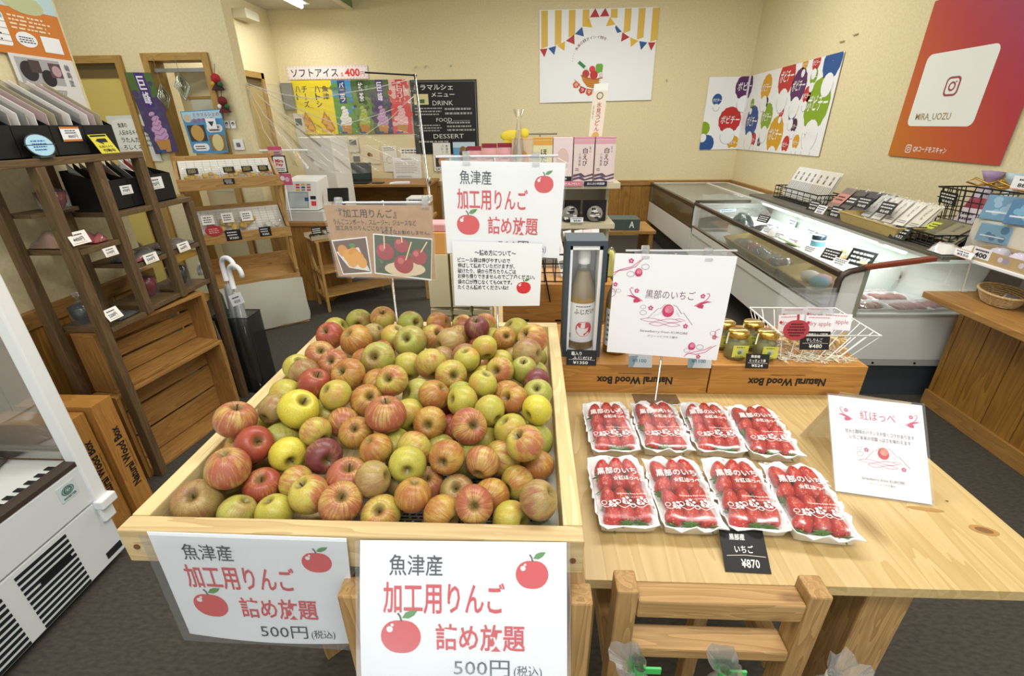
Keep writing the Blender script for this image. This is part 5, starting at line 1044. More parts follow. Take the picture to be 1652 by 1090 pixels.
# goods on the rear shelf
WIRE = P('1d1c1b', .4, .5, name='black_wire')
def wirebasket(x0, y0, x1, y1, z0, z1, lb, n=5, m=3, mat=WIRE, r=.0028, flare=0, cat='basket'):
    t = thing('wire_basket', lb, cat, ((x0+x1)/2, (y0+y1)/2, z0)); mb = MB(); f = flare
    for k in range(m+1):
        q = k/m; z = z0+(z1-z0)*q; e = f*q; mb.tube([(x0-e, y0-e, z), (x1+e, y0-e, z), (x1+e, y1+e, z), (x0-e, y1+e, z), (x0-e, y0-e, z)], r*(1.6 if k == m else 1), 5, mat)
    for k in range(n+1):
        q = k/n
        for a, b in (((x0+(x1-x0)*q, y0), (0, -f)), ((x0+(x1-x0)*q, y1), (0, f)), ((x0, y0+(y1-y0)*q), (-f, 0)), ((x1, y0+(y1-y0)*q), (f, 0))): mb.cyl((a[0], a[1], z0), (a[0]+b[0], a[1]+b[1], z1), r, n=5, mat=mat)
        mb.cyl((x0+(x1-x0)*q, y0, z0), (x0+(x1-x0)*q, y1, z0), r, n=5, mat=mat)
    mb.build('wires', t); return t
SZ = .8
wirebasket(2.16, 3.72, 2.36, 4.38, SZ+.003, .90, 'black wire basket of striped paper bags on the showcase rear shelf, farthest', 7, 3)
def leaner(x, y, z, w_, h_, d, rz, lean, col, lb, grp, name='paper_bag', cat='bag', band=None, stripes=False, film_=False):
    M = T(x, y, z, rz, -lean); t = lthing(name, lb, cat, M, grp)
    def f(u, v): return Vector(((u-.5)*w_, -d*(.4+.6*math.sin(math.pi*u))*(1-v*.75), v*h_))
    MB().grid(f, 8, 8, P(col, .5)).grid(lambda u, v: Vector(((u-.5)*w_, .001, v*h_)), 1, 1, P(col, .5)).build('body', t)
    s = Sheet((-w_*.42, -d*.35-.004, h_*.93), (w_*.42, -d*.35-.004, h_*.93), (w_*.42, -d-.006, h_*.08), (-w_*.42, -d-.006, h_*.08), P(col, .5), thick=.0006, lift=.0008)
    if stripes:
        for k in range(5): s.rect(.06+.19*k, .45, .12+.19*k, .98, P('5b5d60', .5))
        s.vtext('手延', .35, .08, .6, .4, INK, .01, 2)
    elif band: s.rect(0, .25, 1, .75, P(band, .5)); s.scrib(.15, .35, .85, .65, 2, WHITE if band < '8' else INK, 2, words=3)
    else: s.vtext('うどん', .38, .1, .62, .6, P('6a6a66', .5), 0, 2); s.scrib(.1, .75, .9, .9, 2, GREY, 2)
    s.build('printed_front', t)
    if film_: MB().grid(lambda u, v: f(u, v)*1.05+Vector((0, -.004-.003*math.sin(u*19+v*9), 0)), 10, 10, CLEAR).build('bag_film', t)
    return t
g = 'striped noodle bags in the farthest basket'
for i in range(7): leaner(2.24, 4.31-.085*i, SZ+.008, .11, .26, .02, -86, 20, 'e3e3e0' if i < 4 else 'dcd8cc', ('white bag with grey stripes' if i < 4 else 'cream bag with dark stripes')+' in the farthest wire basket, '+('first', 'second', 'third', 'fourth', 'fifth', 'sixth', 'seventh')[i]+' from the back wall', g, stripes=True)
g = 'dark packs on the showcase rear shelf'
for i in range(4): leaner(2.22+.02*i, 3.60-.10*i, SZ+.002, .13, .20, .025, -84, 38, ('8c7a6c', '5d544e', '4b4643', '64605b')[i], ('round meat photo pack', 'brown dark pack', 'blackish pack', 'grey dark pack')[i]+' leaning beside the farthest wire basket, '+('first', 'second', 'third', 'fourth')[i]+' in line', g, 'food_pack', 'pack', band=('c9897a', '26221f', '26221f', '3a3a36')[i], film_=True)
for i, (y, lb) in enumerate(((3.66, 'black price sign at the right foot of the farthest basket'), (3.38, 'black price sign before the dark packs on rear shelf'), (3.22, 'black price sign above the long straw tray, left'), (3.0, 'black price sign above the long straw tray, right'))):
    blk(2.10 if i < 2 else 2.16, y, SZ+(.003 if i < 2 else .09), .11, .075, -82, lb, '¥648', grp='black price signs on the rear shelf')
blk(2.08, 3.52, SZ+.003, .09, .06, -82, 'white price tag between the black signs on rear shelf', '¥540', PAPER, INK, grp='white tags on the rear shelf', name='price_tag')
wtray(T(2.17, 2.98, SZ+.001, 88), .52, .2, .06, 'woven straw tray of white noodle packs on the showcase rear shelf', 'woven trays on the rear shelf')
g = 'noodle packs in the rear shelf tray'
for i in range(5): leaner(2.20, 3.18-.10*i, SZ+.012, .085, .19, .03, -84, 34, ('c7c9c6', 'dcd9cf', 'e2dfd4', 'e3e0d6', 'd8d3c2')[i], ('grey clear pack', 'white noodle pack', 'white noodle pack', 'white noodle pack', 'cream noodle pack')[i]+' in the rear shelf straw tray, '+('first', 'second', 'third', 'fourth', 'last')[i]+' from its far end', g, 'noodle_pack', 'pack', film_=True)
wirebasket(2.10, 2.50, 2.30, 2.70, SZ+.003, .865, 'low black wire basket of herb packs on the rear shelf', 5, 2)
g = 'herb packs in the low wire basket'
for i in range(3): leaner(2.20, 2.67-.06*i, SZ+.006, .12, .15, .04, -82, 50, ('77714f', '6d6a48', '8d866c')[i], ('herb pack with lime label', 'dark herb pack', 'pale straw pack')[i]+' in the low wire basket on rear shelf', g, 'herb_pack', 'pack', band='c9d04a' if i == 0 else None, film_=True)
blk(2.06, 2.70, SZ+.003, .10, .075, -78, 'black price sign leaning on the low wire basket', '¥432', grp='black price signs on the rear shelf')
for i, (x, y) in enumerate(((2.10, 2.40), (2.2, 2.36))): pack((x, y, SZ+.002), .12, .1, .045, 'e9e9e4', ('left', 'right')[i]+' white cloth bundle at the near end of rear shelf', 'white bundles', 20*i, name='cloth_bundle', cat='bundle')
# ================================================================== RIGHT COUNTER
ct = thing('counter', 'wooden plank fronted counter with overhanging top at the right edge', 'counter', (2.3, 1.2, 0))
mb = MB(); k = -1.0
while k < 2.26: mb.box(2.164, k+.002, .06, 2.19, min(k+.147, 2.265)-.002, .60, PANELW); k += .147
mb.build('plank_front', ct); MB().box(2.19, 2.22, .0, 2.60, 2.265, .60, PANELW).build('end_panel', ct)
MB().box(2.150, -1.0, 0, 2.19, 2.265, .085, COUNTERW).build('plinth', ct, .002); MB().box(1.975, -1.0, .60, 2.60, 2.30, .632, COUNTERW).build('counter_top', ct, .004)
MB().box(2.156, 1.78, .50, 2.166, 1.90, .555, P('8a6a35', .5)).build('cover_plate', ct, .004)
wk = thing('wicker_basket', 'shallow oval wicker basket on the right counter', 'basket', (2.19, 2.13, .633)); WK = noisy('pale_wicker', 'cdb283', 'a98a58', 120, .7, .5, 2, .002)
MBk = T(2.19, 2.13, .633, 62); mb = MB(MBk); RX, RY = .135, .085
for k in range(7):
    q = k/6; e = .72+.28*q; mb.tube([((RX*e)*math.cos(a/28*6.2832), (RY*e)*math.sin(a/28*6.2832), .006+.05*q+.0025*math.sin(a*math.pi+k*math.pi)) for a in range(29)], .0042 if k < 6 else .006, 5, WK)
mb.build('weave', wk); mb = MB(MBk)
for k in range(22): a = k/22*6.2832; mb.cyl((RX*.7*math.cos(a), RY*.7*math.sin(a), .004), (RX*1.0*math.cos(a), RY*1.0*math.sin(a), .056), .003, n=5, mat=WK)
mb.build('stake', wk); MB(MBk).lathe([(.001, .004), (RX*.74, .005)], (0, 0, 0), 22, WK, Matrix.Diagonal((1, RY/RX, 1, 1))).build('bottom', wk)
o = MB(T(2.21, 2.10, .66, 40, 14)).box(-.05, -.03, 0, .05, .03, .004, P('dcdcd8', .2)).box(-.045, -.025, .004, .045, .025, .006, CLEAR).build('wrapped_card'); tag(o, 'clear wrapped card lying in the wicker basket', 'card'); MB(T(2.21, 2.10, .66, 40, 14)).box(-.035, -.01, .006, .035, .012, .007, GREY).build('print', o)
tag(MB(T(2.19, 2.155, .655, 60, 8)).lathe([(.001, 0), (.03, 0), (.03, .003), (.001, .003)], (0, 0, 0), 16, P('d6cf3a', .5)).build('yellow_tag'), 'round yellow tag lying in the wicker basket', 'tag')
# white wire shelf with goods
wsf = thing('wire_shelf', 'white shelf on wire legs standing on the right counter', 'shelf', (2.35, 2.0, .632)); MB().box(2.12, 1.5, .785, 2.60, 2.305, .80, WHITE).build('shelf_board', wsf, .003)
for x, y in ((2.13, 2.28), (2.13, 1.95), (2.55, 2.28), (2.55, 1.95)): MB().tube([(x, y, .786), (x+.005, y-.01, .64), (x+.03, y-.01, .636)], .004, 6, WHITE).build('leg', wsf)
s = Sheet((2.10, 2.46, .845), (2.115, 2.26, .835), (2.10, 2.255, .80), (2.085, 2.455, .808), PAPER, lift=.0005); s.rect(0, 0, 1, .1, P('dba58c', .5)); s.rect(0, .9, 1, 1, P('dba58c', .5)); s.scrib(.06, .2, .45, .45, 1, INK, 2, words=3); s.text('¥1600', .08, .5, .4, .8, INK, .01); s.scrib(.56, .2, .94, .45, 1, INK, 2, words=3); s.text('¥550', .6, .5, .9, .8, INK, .01)
tag(s.build('double_price_card'), 'long white double price card clipped at the far end on white wire shelf', 'price card')
KR = P('bfa476', .7, name='kraft_card'); kt = thing('kraft_tray', 'tan card tray of trinkets on the white wire shelf', 'tray', (2.24, 2.1, .80))
MB().box(2.13, 1.75, .801, 2.262, 2.30, .804, KR).box(2.13, 1.75, .804, 2.133, 2.30, .855, KR).box(2.259, 1.75, .804, 2.262, 2.30, .86, KR).box(2.133, 2.297, .804, 2.259, 2.30, .86, KR).box(2.133, 1.75, .804, 2.259, 1.753, .86, KR).build('tray', kt)
s = Sheet((2.129, 2.29, .862), (2.129, 2.2, .862), (2.129, 2.2, .812), (2.129, 2.29, .812), PAPER, lift=.0005); s.scrib(.1, .1, .9, .4, 1, INK, 2); s.text('400', .15, .45, .85, .9, INK, .03); tag(s.build('price_card'), 'white price card reading 400 on the tan trinket tray', 'price card')
for i in range(4):
    s = Sheet((2.129, 2.17-.1*i, .855), (2.129, 2.09-.1*i, .855), (2.129, 2.09-.1*i, .81), (2.129, 2.17-.1*i, .81), P('b9a17c', .6), lift=.0005, thick=.001); s.disc(.3, .5, .012, P('d6cfd8', .4)); s.disc(.65, .5, .014, P('9f97b4', .4)); s.build('window', kt)
for i in range(5): pack((2.196, 2.23-.10*i, .806), .11, .08, .06, ('c9c4d2', 'd8cfe0', 'e4e2e6', 'b7aecb', 'd9d6cc')[i], ('lilac', 'pale violet', 'white', 'mauve', 'cream')[i]+' wrapped trinket in the tan tray', 'trinkets in the tan tray', 10)
def slabpack(x, y, z, w_, h_, d, rz, lean, col, lb, grp, pat='9fc6e0'):
    M = T(x, y, z, rz, -lean); t = lthing('blue_pack', lb, 'pack', M, grp); MB().box(-w_/2, -d, 0, w_/2, 0, h_, P(col, .35)).build('body', t, .003)
    s = Sheet((-w_*.46, -d-.001, h_*.96), (w_*.46, -d-.001, h_*.96), (w_*.46, -d-.001, .01), (-w_*.46, -d-.001, .01), P(col, .35), lift=.0006, thick=.001); rg = random.Random(int(z*100+x*1000))
    for k in range(5): s.disc(rg.uniform(.15, .85), rg.uniform(.15, .85), .012+.01*rg.random(), P(pat, .4))
    s.rect(.1, .7, .9, .78, WHITE, 2); s.build('print', t); MB().grid(lambda u, v: Vector(((u-.5)*w_*1.1, -d-.006-.003*math.sin(u*21+v*7), v*h_*1.12)), 8, 8, CLEAR).build('bag_film', t)
wb2 = wirebasket(2.33, 2.55, 2.45, 2.80, .803, 1.07, 'tall black wire basket of lavender bags at the right edge', 5, 5, flare=.03)
s = Sheet((2.292, 2.80, 1.055), (2.292, 2.68, 1.05), (2.30, 2.68, .985), (2.30, 2.80, .99), BLACKCARD, lift=.0005); s.scrib(.1, .1, .9, .6, 2, CH, 2, words=3); s.text('¥440', .2, .66, .8, .9, CH, .01); tag(s.build('price_sign'), 'black price sign on the upper rim of tall wire basket', 'price sign')
def lav(x, y, z, lb, top='a98fb5', body='c9bcd0'):
    t = lthing('lavender_bag', lb, 'bag', T(x, y, z, -60, -8) @ Matrix.Scale(1.2, 4), 'lavender bags with gold ribbon'); rg = random.Random(int(y*100)); fl_ = [rg.uniform(.85, 1.15) for _ in range(10)]; fn = lambda a, zz: fl_[int(a/6.2832*10) % 10]
    MB().lathe([(.001, 0), (.05, .01), (.058, .08), (.045, .17), (.016, .23)], (0, 0, 0), 14, P(body, .5), fn=fn).build('body', t); MB().lathe([(.014, .235), (.03, .26), (.045, .29), (.03, .285), (.002, .26)], (0, 0, 0), 12, P(top, .5), fn=fn).build('gathered_top', t)
    mb = MB(); mb.lathe([(.018, .225), (.02, .235), (.018, .245)], (0, 0, 0), 12, P('b98f3a', .3, .6))
    for a in (-.05, .05): mb.tube([(0, -.02, .235), (a, -.03, .255), (a*1.5, -.03, .235), (a*.6, -.03, .225), (0, -.02, .235)], .005, 5, P('b98f3a', .3, .6))
    mb.build('ribbon', t)
lav(2.535, 2.81, .803, 'lilac lavender bag tied with gold ribbon, farthest at the right edge'); lav(2.535, 2.67, .803, 'pale blue lavender bag tied with gold ribbon, middle one at the right edge', 'b9cfdc', 'd5dde2'); lav(2.535, 2.53, .803, 'mauve lavender bag tied with gold ribbon, nearest at the right edge', '9d87a9', 'c2b6cc')
leaner(2.40, 2.70, .81, .11, .22, .05, -70, 20, '8b2439', 'red topped white pouch in the tall wire basket', 'pouches in the tall wire basket', 'pouch', 'pouch', band='d9cfd8'); leaner(2.41, 2.59, .81, .10, .19, .05, -70, 20, 'cfc6d6', 'pale lilac pouch in the tall wire basket', 'pouches in the tall wire basket', 'pouch', 'pouch')
g = 'blue packs at the right edge'
slabpack(2.30, 2.42, .957, .13, .115, .025, -62, 12, '6fa3c6', 'pale blue patterned pack on top at the right edge, farther', g); slabpack(2.29, 2.285, .957, .12, .115, .03, -62, 12, '3f7fae', 'deep blue striped pack on top at the right edge, nearer', g, '79b5d4'); slabpack(2.262, 2.36, .862, .15, .085, .012, -80, 4, '87b3d3', 'low blue pack with circles beneath upper blue packs', g, '4f7fa8')
tag(MB().box(2.268, 2.14, .801, 2.36, 2.50, .955, P('d9d4c6', .6)).build('display_riser'), 'pale display riser carrying the blue packs', 'riser')
s = Sheet((2.24, 2.36, 1.175), (2.26, 2.22, 1.175), (2.26, 2.22, 1.115), (2.24, 2.36, 1.115), PAPER, lift=.0005); s.rect(0, .9, 1, 1, P('dba58c', .5)); s.scrib(.2, .12, .8, .4, 1, INK, 2); s.text('880円', .2, .48, .8, .82, INK, .02); s.mb.cyl((2.285, 2.20, .957), (2.262, 2.235, 1.12), .002, n=5, mat=WHITE); tag(s.build('price_card'), 'white price card reading 880 yen above the blue packs', 'price card')
APPLES = [
(-0.1106, 0.8662, 0.9434, 0.0265, 'M', 0.79, -0.17, -0.59, 0, 6, 6),
(-0.1507, 0.6998, 0.9434, 0.0255, 'R', 0.56, -0.72, 0.41, 0, 4, 8),
(-0.1428, 0.5937, 0.9458, 0.0252, 'G', -0.43, 0.66, 0.61, 0, 2, 7),
(-0.1067, 0.8193, 0.9445, 0.028, 'Y', 0.32, -0.81, -0.49, 0, 6, 5),
(-0.3399, 0.8287, 0.9771, 0.0268, 'O', 0.84, -0.51, -0.21, 0, 7, 2),
(-0.11, 0.8966, 0.976, 0.0254, 'R', -0.73, 0.3, -0.62, 0, 8, 6),
(-0.1217, 0.7049, 0.9773, 0.025, 'G', 0.16, 0.99, 0.0, 0, 5, 6),
(-0.0308, 0.6039, 0.9768, 0.0268, 'Y', -0.51, -0.04, 0.86, 0, 3, 9),
(-0.3113, 0.8738, 0.9764, 0.0255, 'R', 0.74, 0.6, 0.3, 0, 8, 2),
(-0.1649, 1.0192, 0.9776, 0.026, 'M', 0.5, 0.18, -0.84, 0, 9, 8),
(-0.1731, 0.5207, 0.9754, 0.0268, 'Y', 0.19, -0.96, 0.19, 0, 2, 5),
(-0.1081, 1.0222, 0.977, 0.0278, 'M', -0.2, 0.86, 0.46, 0, 9, 10),
(-0.1813, 0.8347, 0.9772, 0.0291, 'B', -0.63, -0.01, 0.77, 0, 7, 6),
(-0.4132, 1.0182, 0.9823, 0.032, 'G', 0.18, -0.98, 0.1, 1, 9, 2),
(-0.3551, 1.0198, 0.9927, 0.0302, 'M', 0.18, -0.38, 0.91, 1, 10, 0),
(-0.2843, 1.0055, 0.9846, 0.0305, 'G', 0.7, -0.59, 0.4, 1, 9, 5),
(-0.4543, 0.9758, 0.981, 0.0305, 'Y', -0.86, 0.02, -0.51, 0, 9, 1),
(-0.4391, 0.9126, 0.9953, 0.0303, 'R', -0.18, -0.63, 0.76, 1, 9, 0),
(-0.3718, 0.886, 0.9954, 0.0355, 'O', 0.4, 0.43, -0.81, 0, 8, 1),
(-0.354, 0.9414, 0.9843, 0.0271, 'B', -0.75, 0.05, -0.66, 0, 9, 3),
(-0.2996, 0.9207, 0.9887, 0.0305, 'Y', -0.43, 0.07, -0.9, 0, 9, 4),
(-0.254, 0.879, 0.9971, 0.0352, 'G', -0.12, -0.73, 0.67, 1, 8, 3),
(-0.4334, 0.8389, 0.9839, 0.0305, 'P', 0.39, -0.48, 0.79, 1, 8, 0),
(-0.3828, 0.7897, 0.9891, 0.0302, 'P', -0.0, -0.66, 0.75, 1, 7, 1),
(-0.4612, 0.7922, 0.9818, 0.0269, 'Y', 0.5, -0.26, 0.83, 1, 7, 0),
(-0.427, 0.7539, 0.9902, 0.0279, 'B', -0.53, 0.68, 0.51, 0, 6, 0),
(-0.3891, 0.7142, 0.9909, 0.03, 'R', 0.44, -0.08, 0.89, 1, 5, 1),
(-0.3347, 0.7359, 0.9966, 0.0319, 'O', -0.29, -0.61, 0.73, 1, 6, 1),
(-0.297, 0.7939, 1.0008, 0.0328, 'G', -0.03, -0.8, 0.6, 1, 7, 3),
(-0.2449, 0.8093, 0.9759, 0.0305, 'Y', -0.25, 0.83, 0.49, 0, 7, 4),
(-0.2417, 0.6985, 1.0075, 0.0282, 'M', -0.09, -0.77, 0.64, 1, 6, 3),
(-0.2776, 0.7324, 0.9819, 0.0305, 'O', -0.68, -0.03, -0.73, 0, 6, 2),
(-0.2794, 0.6674, 0.9856, 0.0283, 'O', 0.52, -0.48, 0.7, 1, 5, 3),
(-0.328, 0.6596, 1.0027, 0.0265, 'Y', 0.48, 0.47, -0.74, 0, 5, 2),
(-0.4418, 0.7044, 0.9706, 0.0305, 'Y', -0.98, -0.01, -0.19, 0, 5, 0),
(-0.4276, 0.6383, 0.9845, 0.0255, 'B', 0.24, 0.97, 0.09, 0, 4, 1),
(-0.3753, 0.6251, 0.9971, 0.0329, 'L', 0.58, -0.25, 0.78, 1, 4, 2),
(-0.2257, 0.605, 1.0021, 0.0319, 'P', 0.08, 0.06, 1.0, 1, 4, 5),
(-0.201, 0.7087, 0.9714, 0.0305, 'G', 0.67, 0.51, -0.55, 0, 5, 4),
(-0.2059, 0.6497, 0.9687, 0.0305, 'Y', -0.57, 0.74, 0.35, 0, 4, 6),
(-0.3103, 0.629, 0.9683, 0.0255, 'P', 0.41, -0.85, -0.34, 1, 4, 4),
(-0.2757, 0.5938, 0.9713, 0.0266, 'O', 0.2, -0.5, 0.84, 1, 3, 4),
(-0.3513, 0.6597, 0.9542, 0.0305, 'Y', -0.68, 0.63, 0.38, 0, 4, 3),
(-0.2116, 0.9823, 0.9941, 0.0305, 'O', -0.89, 0.25, -0.38, 0, 9, 7),
(-0.2133, 0.9249, 0.9875, 0.0305, 'M', 0.54, -0.47, 0.7, 1, 9, 6),
(-0.1701, 0.882, 0.9932, 0.0339, 'B', 0.72, 0.68, -0.13, 0, 8, 4),
(-0.1581, 0.9405, 0.9799, 0.0305, 'P', 0.07, 0.85, 0.51, 0, 8, 5),
(-0.1181, 0.9235, 1.0135, 0.0275, 'V', 0.03, -0.33, 0.94, 1, 9, 9),
(-0.0843, 0.94, 0.9739, 0.0305, 'Y', -0.88, 0.46, -0.13, 0, 8, 8),
(-0.0574, 0.9005, 0.9974, 0.0256, 'O', 0.37, -0.72, 0.59, 1, 8, 9),
(-0.033, 0.9602, 0.9904, 0.0305, 'Y', 0.59, 0.28, -0.76, 0, 9, 11),
(0.0044, 0.8939, 1.0003, 0.0328, 'M', -0.64, -0.41, 0.65, 1, 8, 11),
(0.0076, 0.9147, 0.9445, 0.0305, 'G', -0.31, 0.13, -0.94, 0, 7, 11),
(-0.0901, 0.8189, 1.0153, 0.0255, 'Y', -0.26, 0.82, 0.5, 0, 8, 7),
(-0.13, 0.8335, 0.9835, 0.0305, 'B', 0.23, -0.72, 0.66, 1, 7, 7),
(-0.0576, 0.827, 0.9745, 0.0305, 'Y', 0.61, 0.77, 0.2, 0, 7, 9),
(-0.0331, 0.8759, 0.957, 0.0305, 'B', -0.81, 0.32, -0.49, 0, 7, 10),
(-0.0057, 0.8267, 0.9996, 0.0305, 'B', -0.84, 0.5, -0.19, 0, 8, 10),
(-0.1917, 0.7894, 0.993, 0.0321, 'M', -0.37, 0.8, 0.48, 0, 7, 5),
(-0.146, 0.7385, 0.9974, 0.0289, 'M', 0.43, -0.8, 0.42, 1, 6, 4),
(-0.1199, 0.7817, 1.007, 0.0255, 'Y', 0.17, 0.13, -0.98, 0, 7, 8),
(-0.0888, 0.7793, 0.9645, 0.0305, 'Y', -0.44, 0.81, 0.39, 0, 6, 7),
(-0.0561, 0.7536, 0.9992, 0.0266, 'M', -0.28, -0.83, 0.48, 1, 6, 8),
(-0.0123, 0.7751, 0.9916, 0.0255, 'G', -0.04, -0.3, 0.95, 1, 6, 9),
(0.0076, 0.8366, 0.9445, 0.0305, 'G', -0.31, 0.86, 0.41, 0, 6, 10),
(0.0126, 0.7341, 0.9881, 0.0255, 'V', -0.74, 0.67, 0.05, 0, 6, 11),
(0.0125, 0.6864, 0.9937, 0.0255, 'G', -0.09, -0.5, 0.86, 1, 5, 11),
(-0.1631, 0.6747, 0.9941, 0.0283, 'O', -0.7, 0.04, -0.72, 0, 5, 5),
(-0.1117, 0.6564, 0.995, 0.0272, 'Y', 0.75, 0.49, -0.45, 0, 4, 9),
(-0.0816, 0.6942, 1.0068, 0.0255, 'Y', -0.33, 0.04, -0.94, 0, 5, 7),
(-0.042, 0.7061, 0.974, 0.0305, 'O', -0.62, 0.75, 0.24, 0, 5, 8),
(-0.028, 0.6603, 0.9968, 0.0255, 'O', -0.58, -0.56, 0.59, 1, 5, 10),
(-0.0374, 0.7577, 0.9485, 0.0305, 'G', -0.85, 0.37, -0.37, 0, 5, 9),
(0.0125, 0.6342, 0.9942, 0.0255, 'L', 0.74, 0.67, 0.05, 0, 4, 11),
(-0.0646, 0.6289, 0.995, 0.0255, 'Y', -0.65, 0.73, 0.21, 0, 4, 10),
(-0.0927, 0.5863, 0.9955, 0.0284, 'P', 0.41, -0.72, 0.56, 1, 3, 6),
(-0.1595, 0.6123, 0.9805, 0.0271, 'O', 0.03, -0.9, 0.44, 1, 4, 7),
(-0.0338, 0.6573, 0.9444, 0.0305, 'B', -0.85, 0.48, -0.2, 0, 3, 8),
(-0.4576, 0.6553, 0.9445, 0.0305, 'Y', -0.18, 0.91, 0.37, 0, 3, 1),
(-0.4578, 0.5844, 1.0011, 0.0302, 'P', 0.33, 0.07, 0.94, 1, 4, 0),
(-0.4175, 0.5557, 0.9773, 0.0277, 'R', 0.68, -0.4, 0.62, 1, 3, 0),
(-0.4032, 0.6012, 0.9498, 0.0305, 'G', -0.49, 0.77, 0.41, 0, 3, 2),
(-0.4577, 0.5834, 0.9443, 0.0305, 'O', 0.33, -0.68, 0.65, 1, 2, 0),
(-0.4197, 0.4967, 0.9823, 0.0299, 'P', 0.01, -0.01, -1.0, 0, 1, 1),
(-0.3857, 0.5057, 0.9417, 0.0268, 'R', 0.18, -0.25, 0.95, 1, 1, 2),
(-0.368, 0.5525, 0.9604, 0.0275, 'L', 0.63, -0.77, 0.04, 1, 2, 1),
(-0.4547, 0.4672, 0.9457, 0.0318, 'B', 0.14, -0.41, 0.9, 1, 0, 0),
(-0.4502, 0.526, 0.9444, 0.0305, 'G', -0.98, -0.11, -0.15, 0, 1, 0),
(-0.3934, 0.4568, 0.9395, 0.0255, 'G', -0.49, -0.34, -0.8, 0, 0, 1),
(-0.3452, 0.4602, 0.9395, 0.0255, 'Y', 0.2, 0.02, -0.98, 0, 0, 2),
(-0.3364, 0.5098, 0.9451, 0.0255, 'M', -0.98, 0.2, 0.02, 0, 1, 3),
(-0.3013, 0.4765, 0.9564, 0.0269, 'M', -0.29, -0.13, 0.95, 1, 1, 4),
(-0.3113, 0.5505, 0.9605, 0.0274, 'V', 0.65, -0.72, 0.26, 1, 2, 2),
(-0.3379, 0.5901, 0.9759, 0.0255, 'M', -0.81, 0.51, 0.3, 0, 3, 3),
(-0.2618, 0.5162, 0.949, 0.0327, 'P', 0.18, -0.05, 0.98, 1, 1, 5),
(-0.2314, 0.5557, 0.9722, 0.0255, 'O', 0.38, 0.16, -0.91, 0, 2, 3),
(-0.216, 0.598, 0.9444, 0.0305, 'Y', -0.8, -0.04, -0.59, 0, 2, 4),
(-0.1751, 0.5644, 0.9643, 0.029, 'M', 0.59, 0.8, -0.12, 0, 2, 6),
(-0.195, 0.5241, 0.9394, 0.0255, 'G', -0.34, -0.38, 0.86, 1, 1, 7),
(-0.1468, 0.5189, 0.9397, 0.0255, 'P', 0.05, -0.33, 0.94, 1, 1, 8),
(-0.2515, 0.4595, 0.9575, 0.0286, 'P', 0.35, -0.34, 0.87, 1, 0, 3),
(-0.1985, 0.4579, 0.9408, 0.0269, 'M', 0.07, -0.47, 0.88, 1, 0, 4),
(-0.2159, 0.4938, 0.9698, 0.0255, 'B', -0.93, 0.04, -0.35, 0, 1, 6),
(-0.1569, 0.4762, 0.96, 0.0255, 'O', -0.14, -0.2, -0.97, 0, 0, 5),
(-0.1152, 0.4564, 0.9465, 0.0255, 'O', -0.8, 0.61, 0.02, 0, 0, 6),
(-0.1198, 0.5314, 0.9799, 0.0255, 'O', -0.09, -0.95, 0.28, 1, 2, 8),
(-0.0678, 0.5321, 0.9705, 0.0255, 'P', 0.22, 0.94, 0.25, 0, 2, 10),
(-0.0427, 0.5709, 0.9445, 0.0305, 'M', 0.77, 0.3, -0.56, 0, 2, 11),
(-0.0757, 0.6177, 0.9445, 0.0305, 'Y', 0.76, 0.37, -0.53, 0, 3, 7),
(-0.0078, 0.5575, 0.9865, 0.029, 'M', -0.5, -0.18, 0.85, 1, 3, 10),
(0.0076, 0.6171, 0.9445, 0.0305, 'G', 0.02, -0.83, 0.56, 1, 3, 11),
(0.0126, 0.5645, 0.9395, 0.0255, 'O', 0.27, -0.1, -0.96, 0, 1, 11),
(-0.0162, 0.5258, 0.9395, 0.0255, 'M', 0.73, 0.68, -0.08, 0, 1, 10),
(-0.0535, 0.4954, 0.9422, 0.0256, 'O', -0.27, -0.93, 0.23, 1, 0, 8),
(-0.1014, 0.5024, 0.9411, 0.0255, 'B', -0.06, -0.48, 0.88, 1, 1, 9),
(-0.0706, 0.4564, 0.9649, 0.0255, 'P', 0.06, -0.78, 0.62, 1, 0, 7),
(-0.0247, 0.4565, 0.9396, 0.0255, 'Y', -0.84, 0.48, -0.25, 0, 0, 9),
(0.0126, 0.4877, 0.9395, 0.0255, 'Y', 0.83, 0.5, -0.25, 0, 0, 10),
(0.0125, 0.4564, 0.9756, 0.0255, 'B', -0.72, 0.11, -0.69, 0, 0, 11),
(-0.1002, 0.5653, 0.9444, 0.0305, 'G', 0.29, -0.03, -0.96, 0, 2, 9),
(-0.1288, 0.6404, 0.9455, 0.0305, 'R', -0.65, 0.73, 0.24, 0, 3, 5),]


# ================================================================== TABLE, BOXES ON IT
tb = thing('display_table', 'plywood topped table carrying the strawberry packs', 'table', (.45, .9, 0))
KN = P('7a5730', .6, name='knot'); KN2 = P('a87f48', .55)
mb = MB().box(.02, .495, .76, .825, 1.33, .779, TABLEW)
ks = Sheet((.70, .72, .7794), (.82, .72, .7794), (.82, .58, .7794), (.70, .58, .7794), TABLEW, thick=.0003, lift=.0001); ks.mb = MB()
ks.disc(.62, .78, .021, KN2, 1, sy=.5, rot=.3, n=20); ks.disc(.62, .78, .013, KN, 2, sy=.5, rot=.3, n=20)
for a, b in ((.2, .1), (.36, .12), (.3, .32), (.55, .3)): ks.disc(a, b, .0028, KN, 2, sy=.6)
ks.disc(.1, .45, .03, KN2, 1, sy=.16, rot=.15)
for v_, f_, i_ in ((ks.mb.v, ks.mb.f, ks.mb.mi),):
    b_ = len(mb.v); mb.v += v_; mb.g += ks.mb.g; mb.f += [[b_+j for j in q] for q in f_]; mb.mi += [mb.m(ks.mb.mats[j]) for j in i_]; mb.sm += ks.mb.sm
mb.build('table_top', tb)
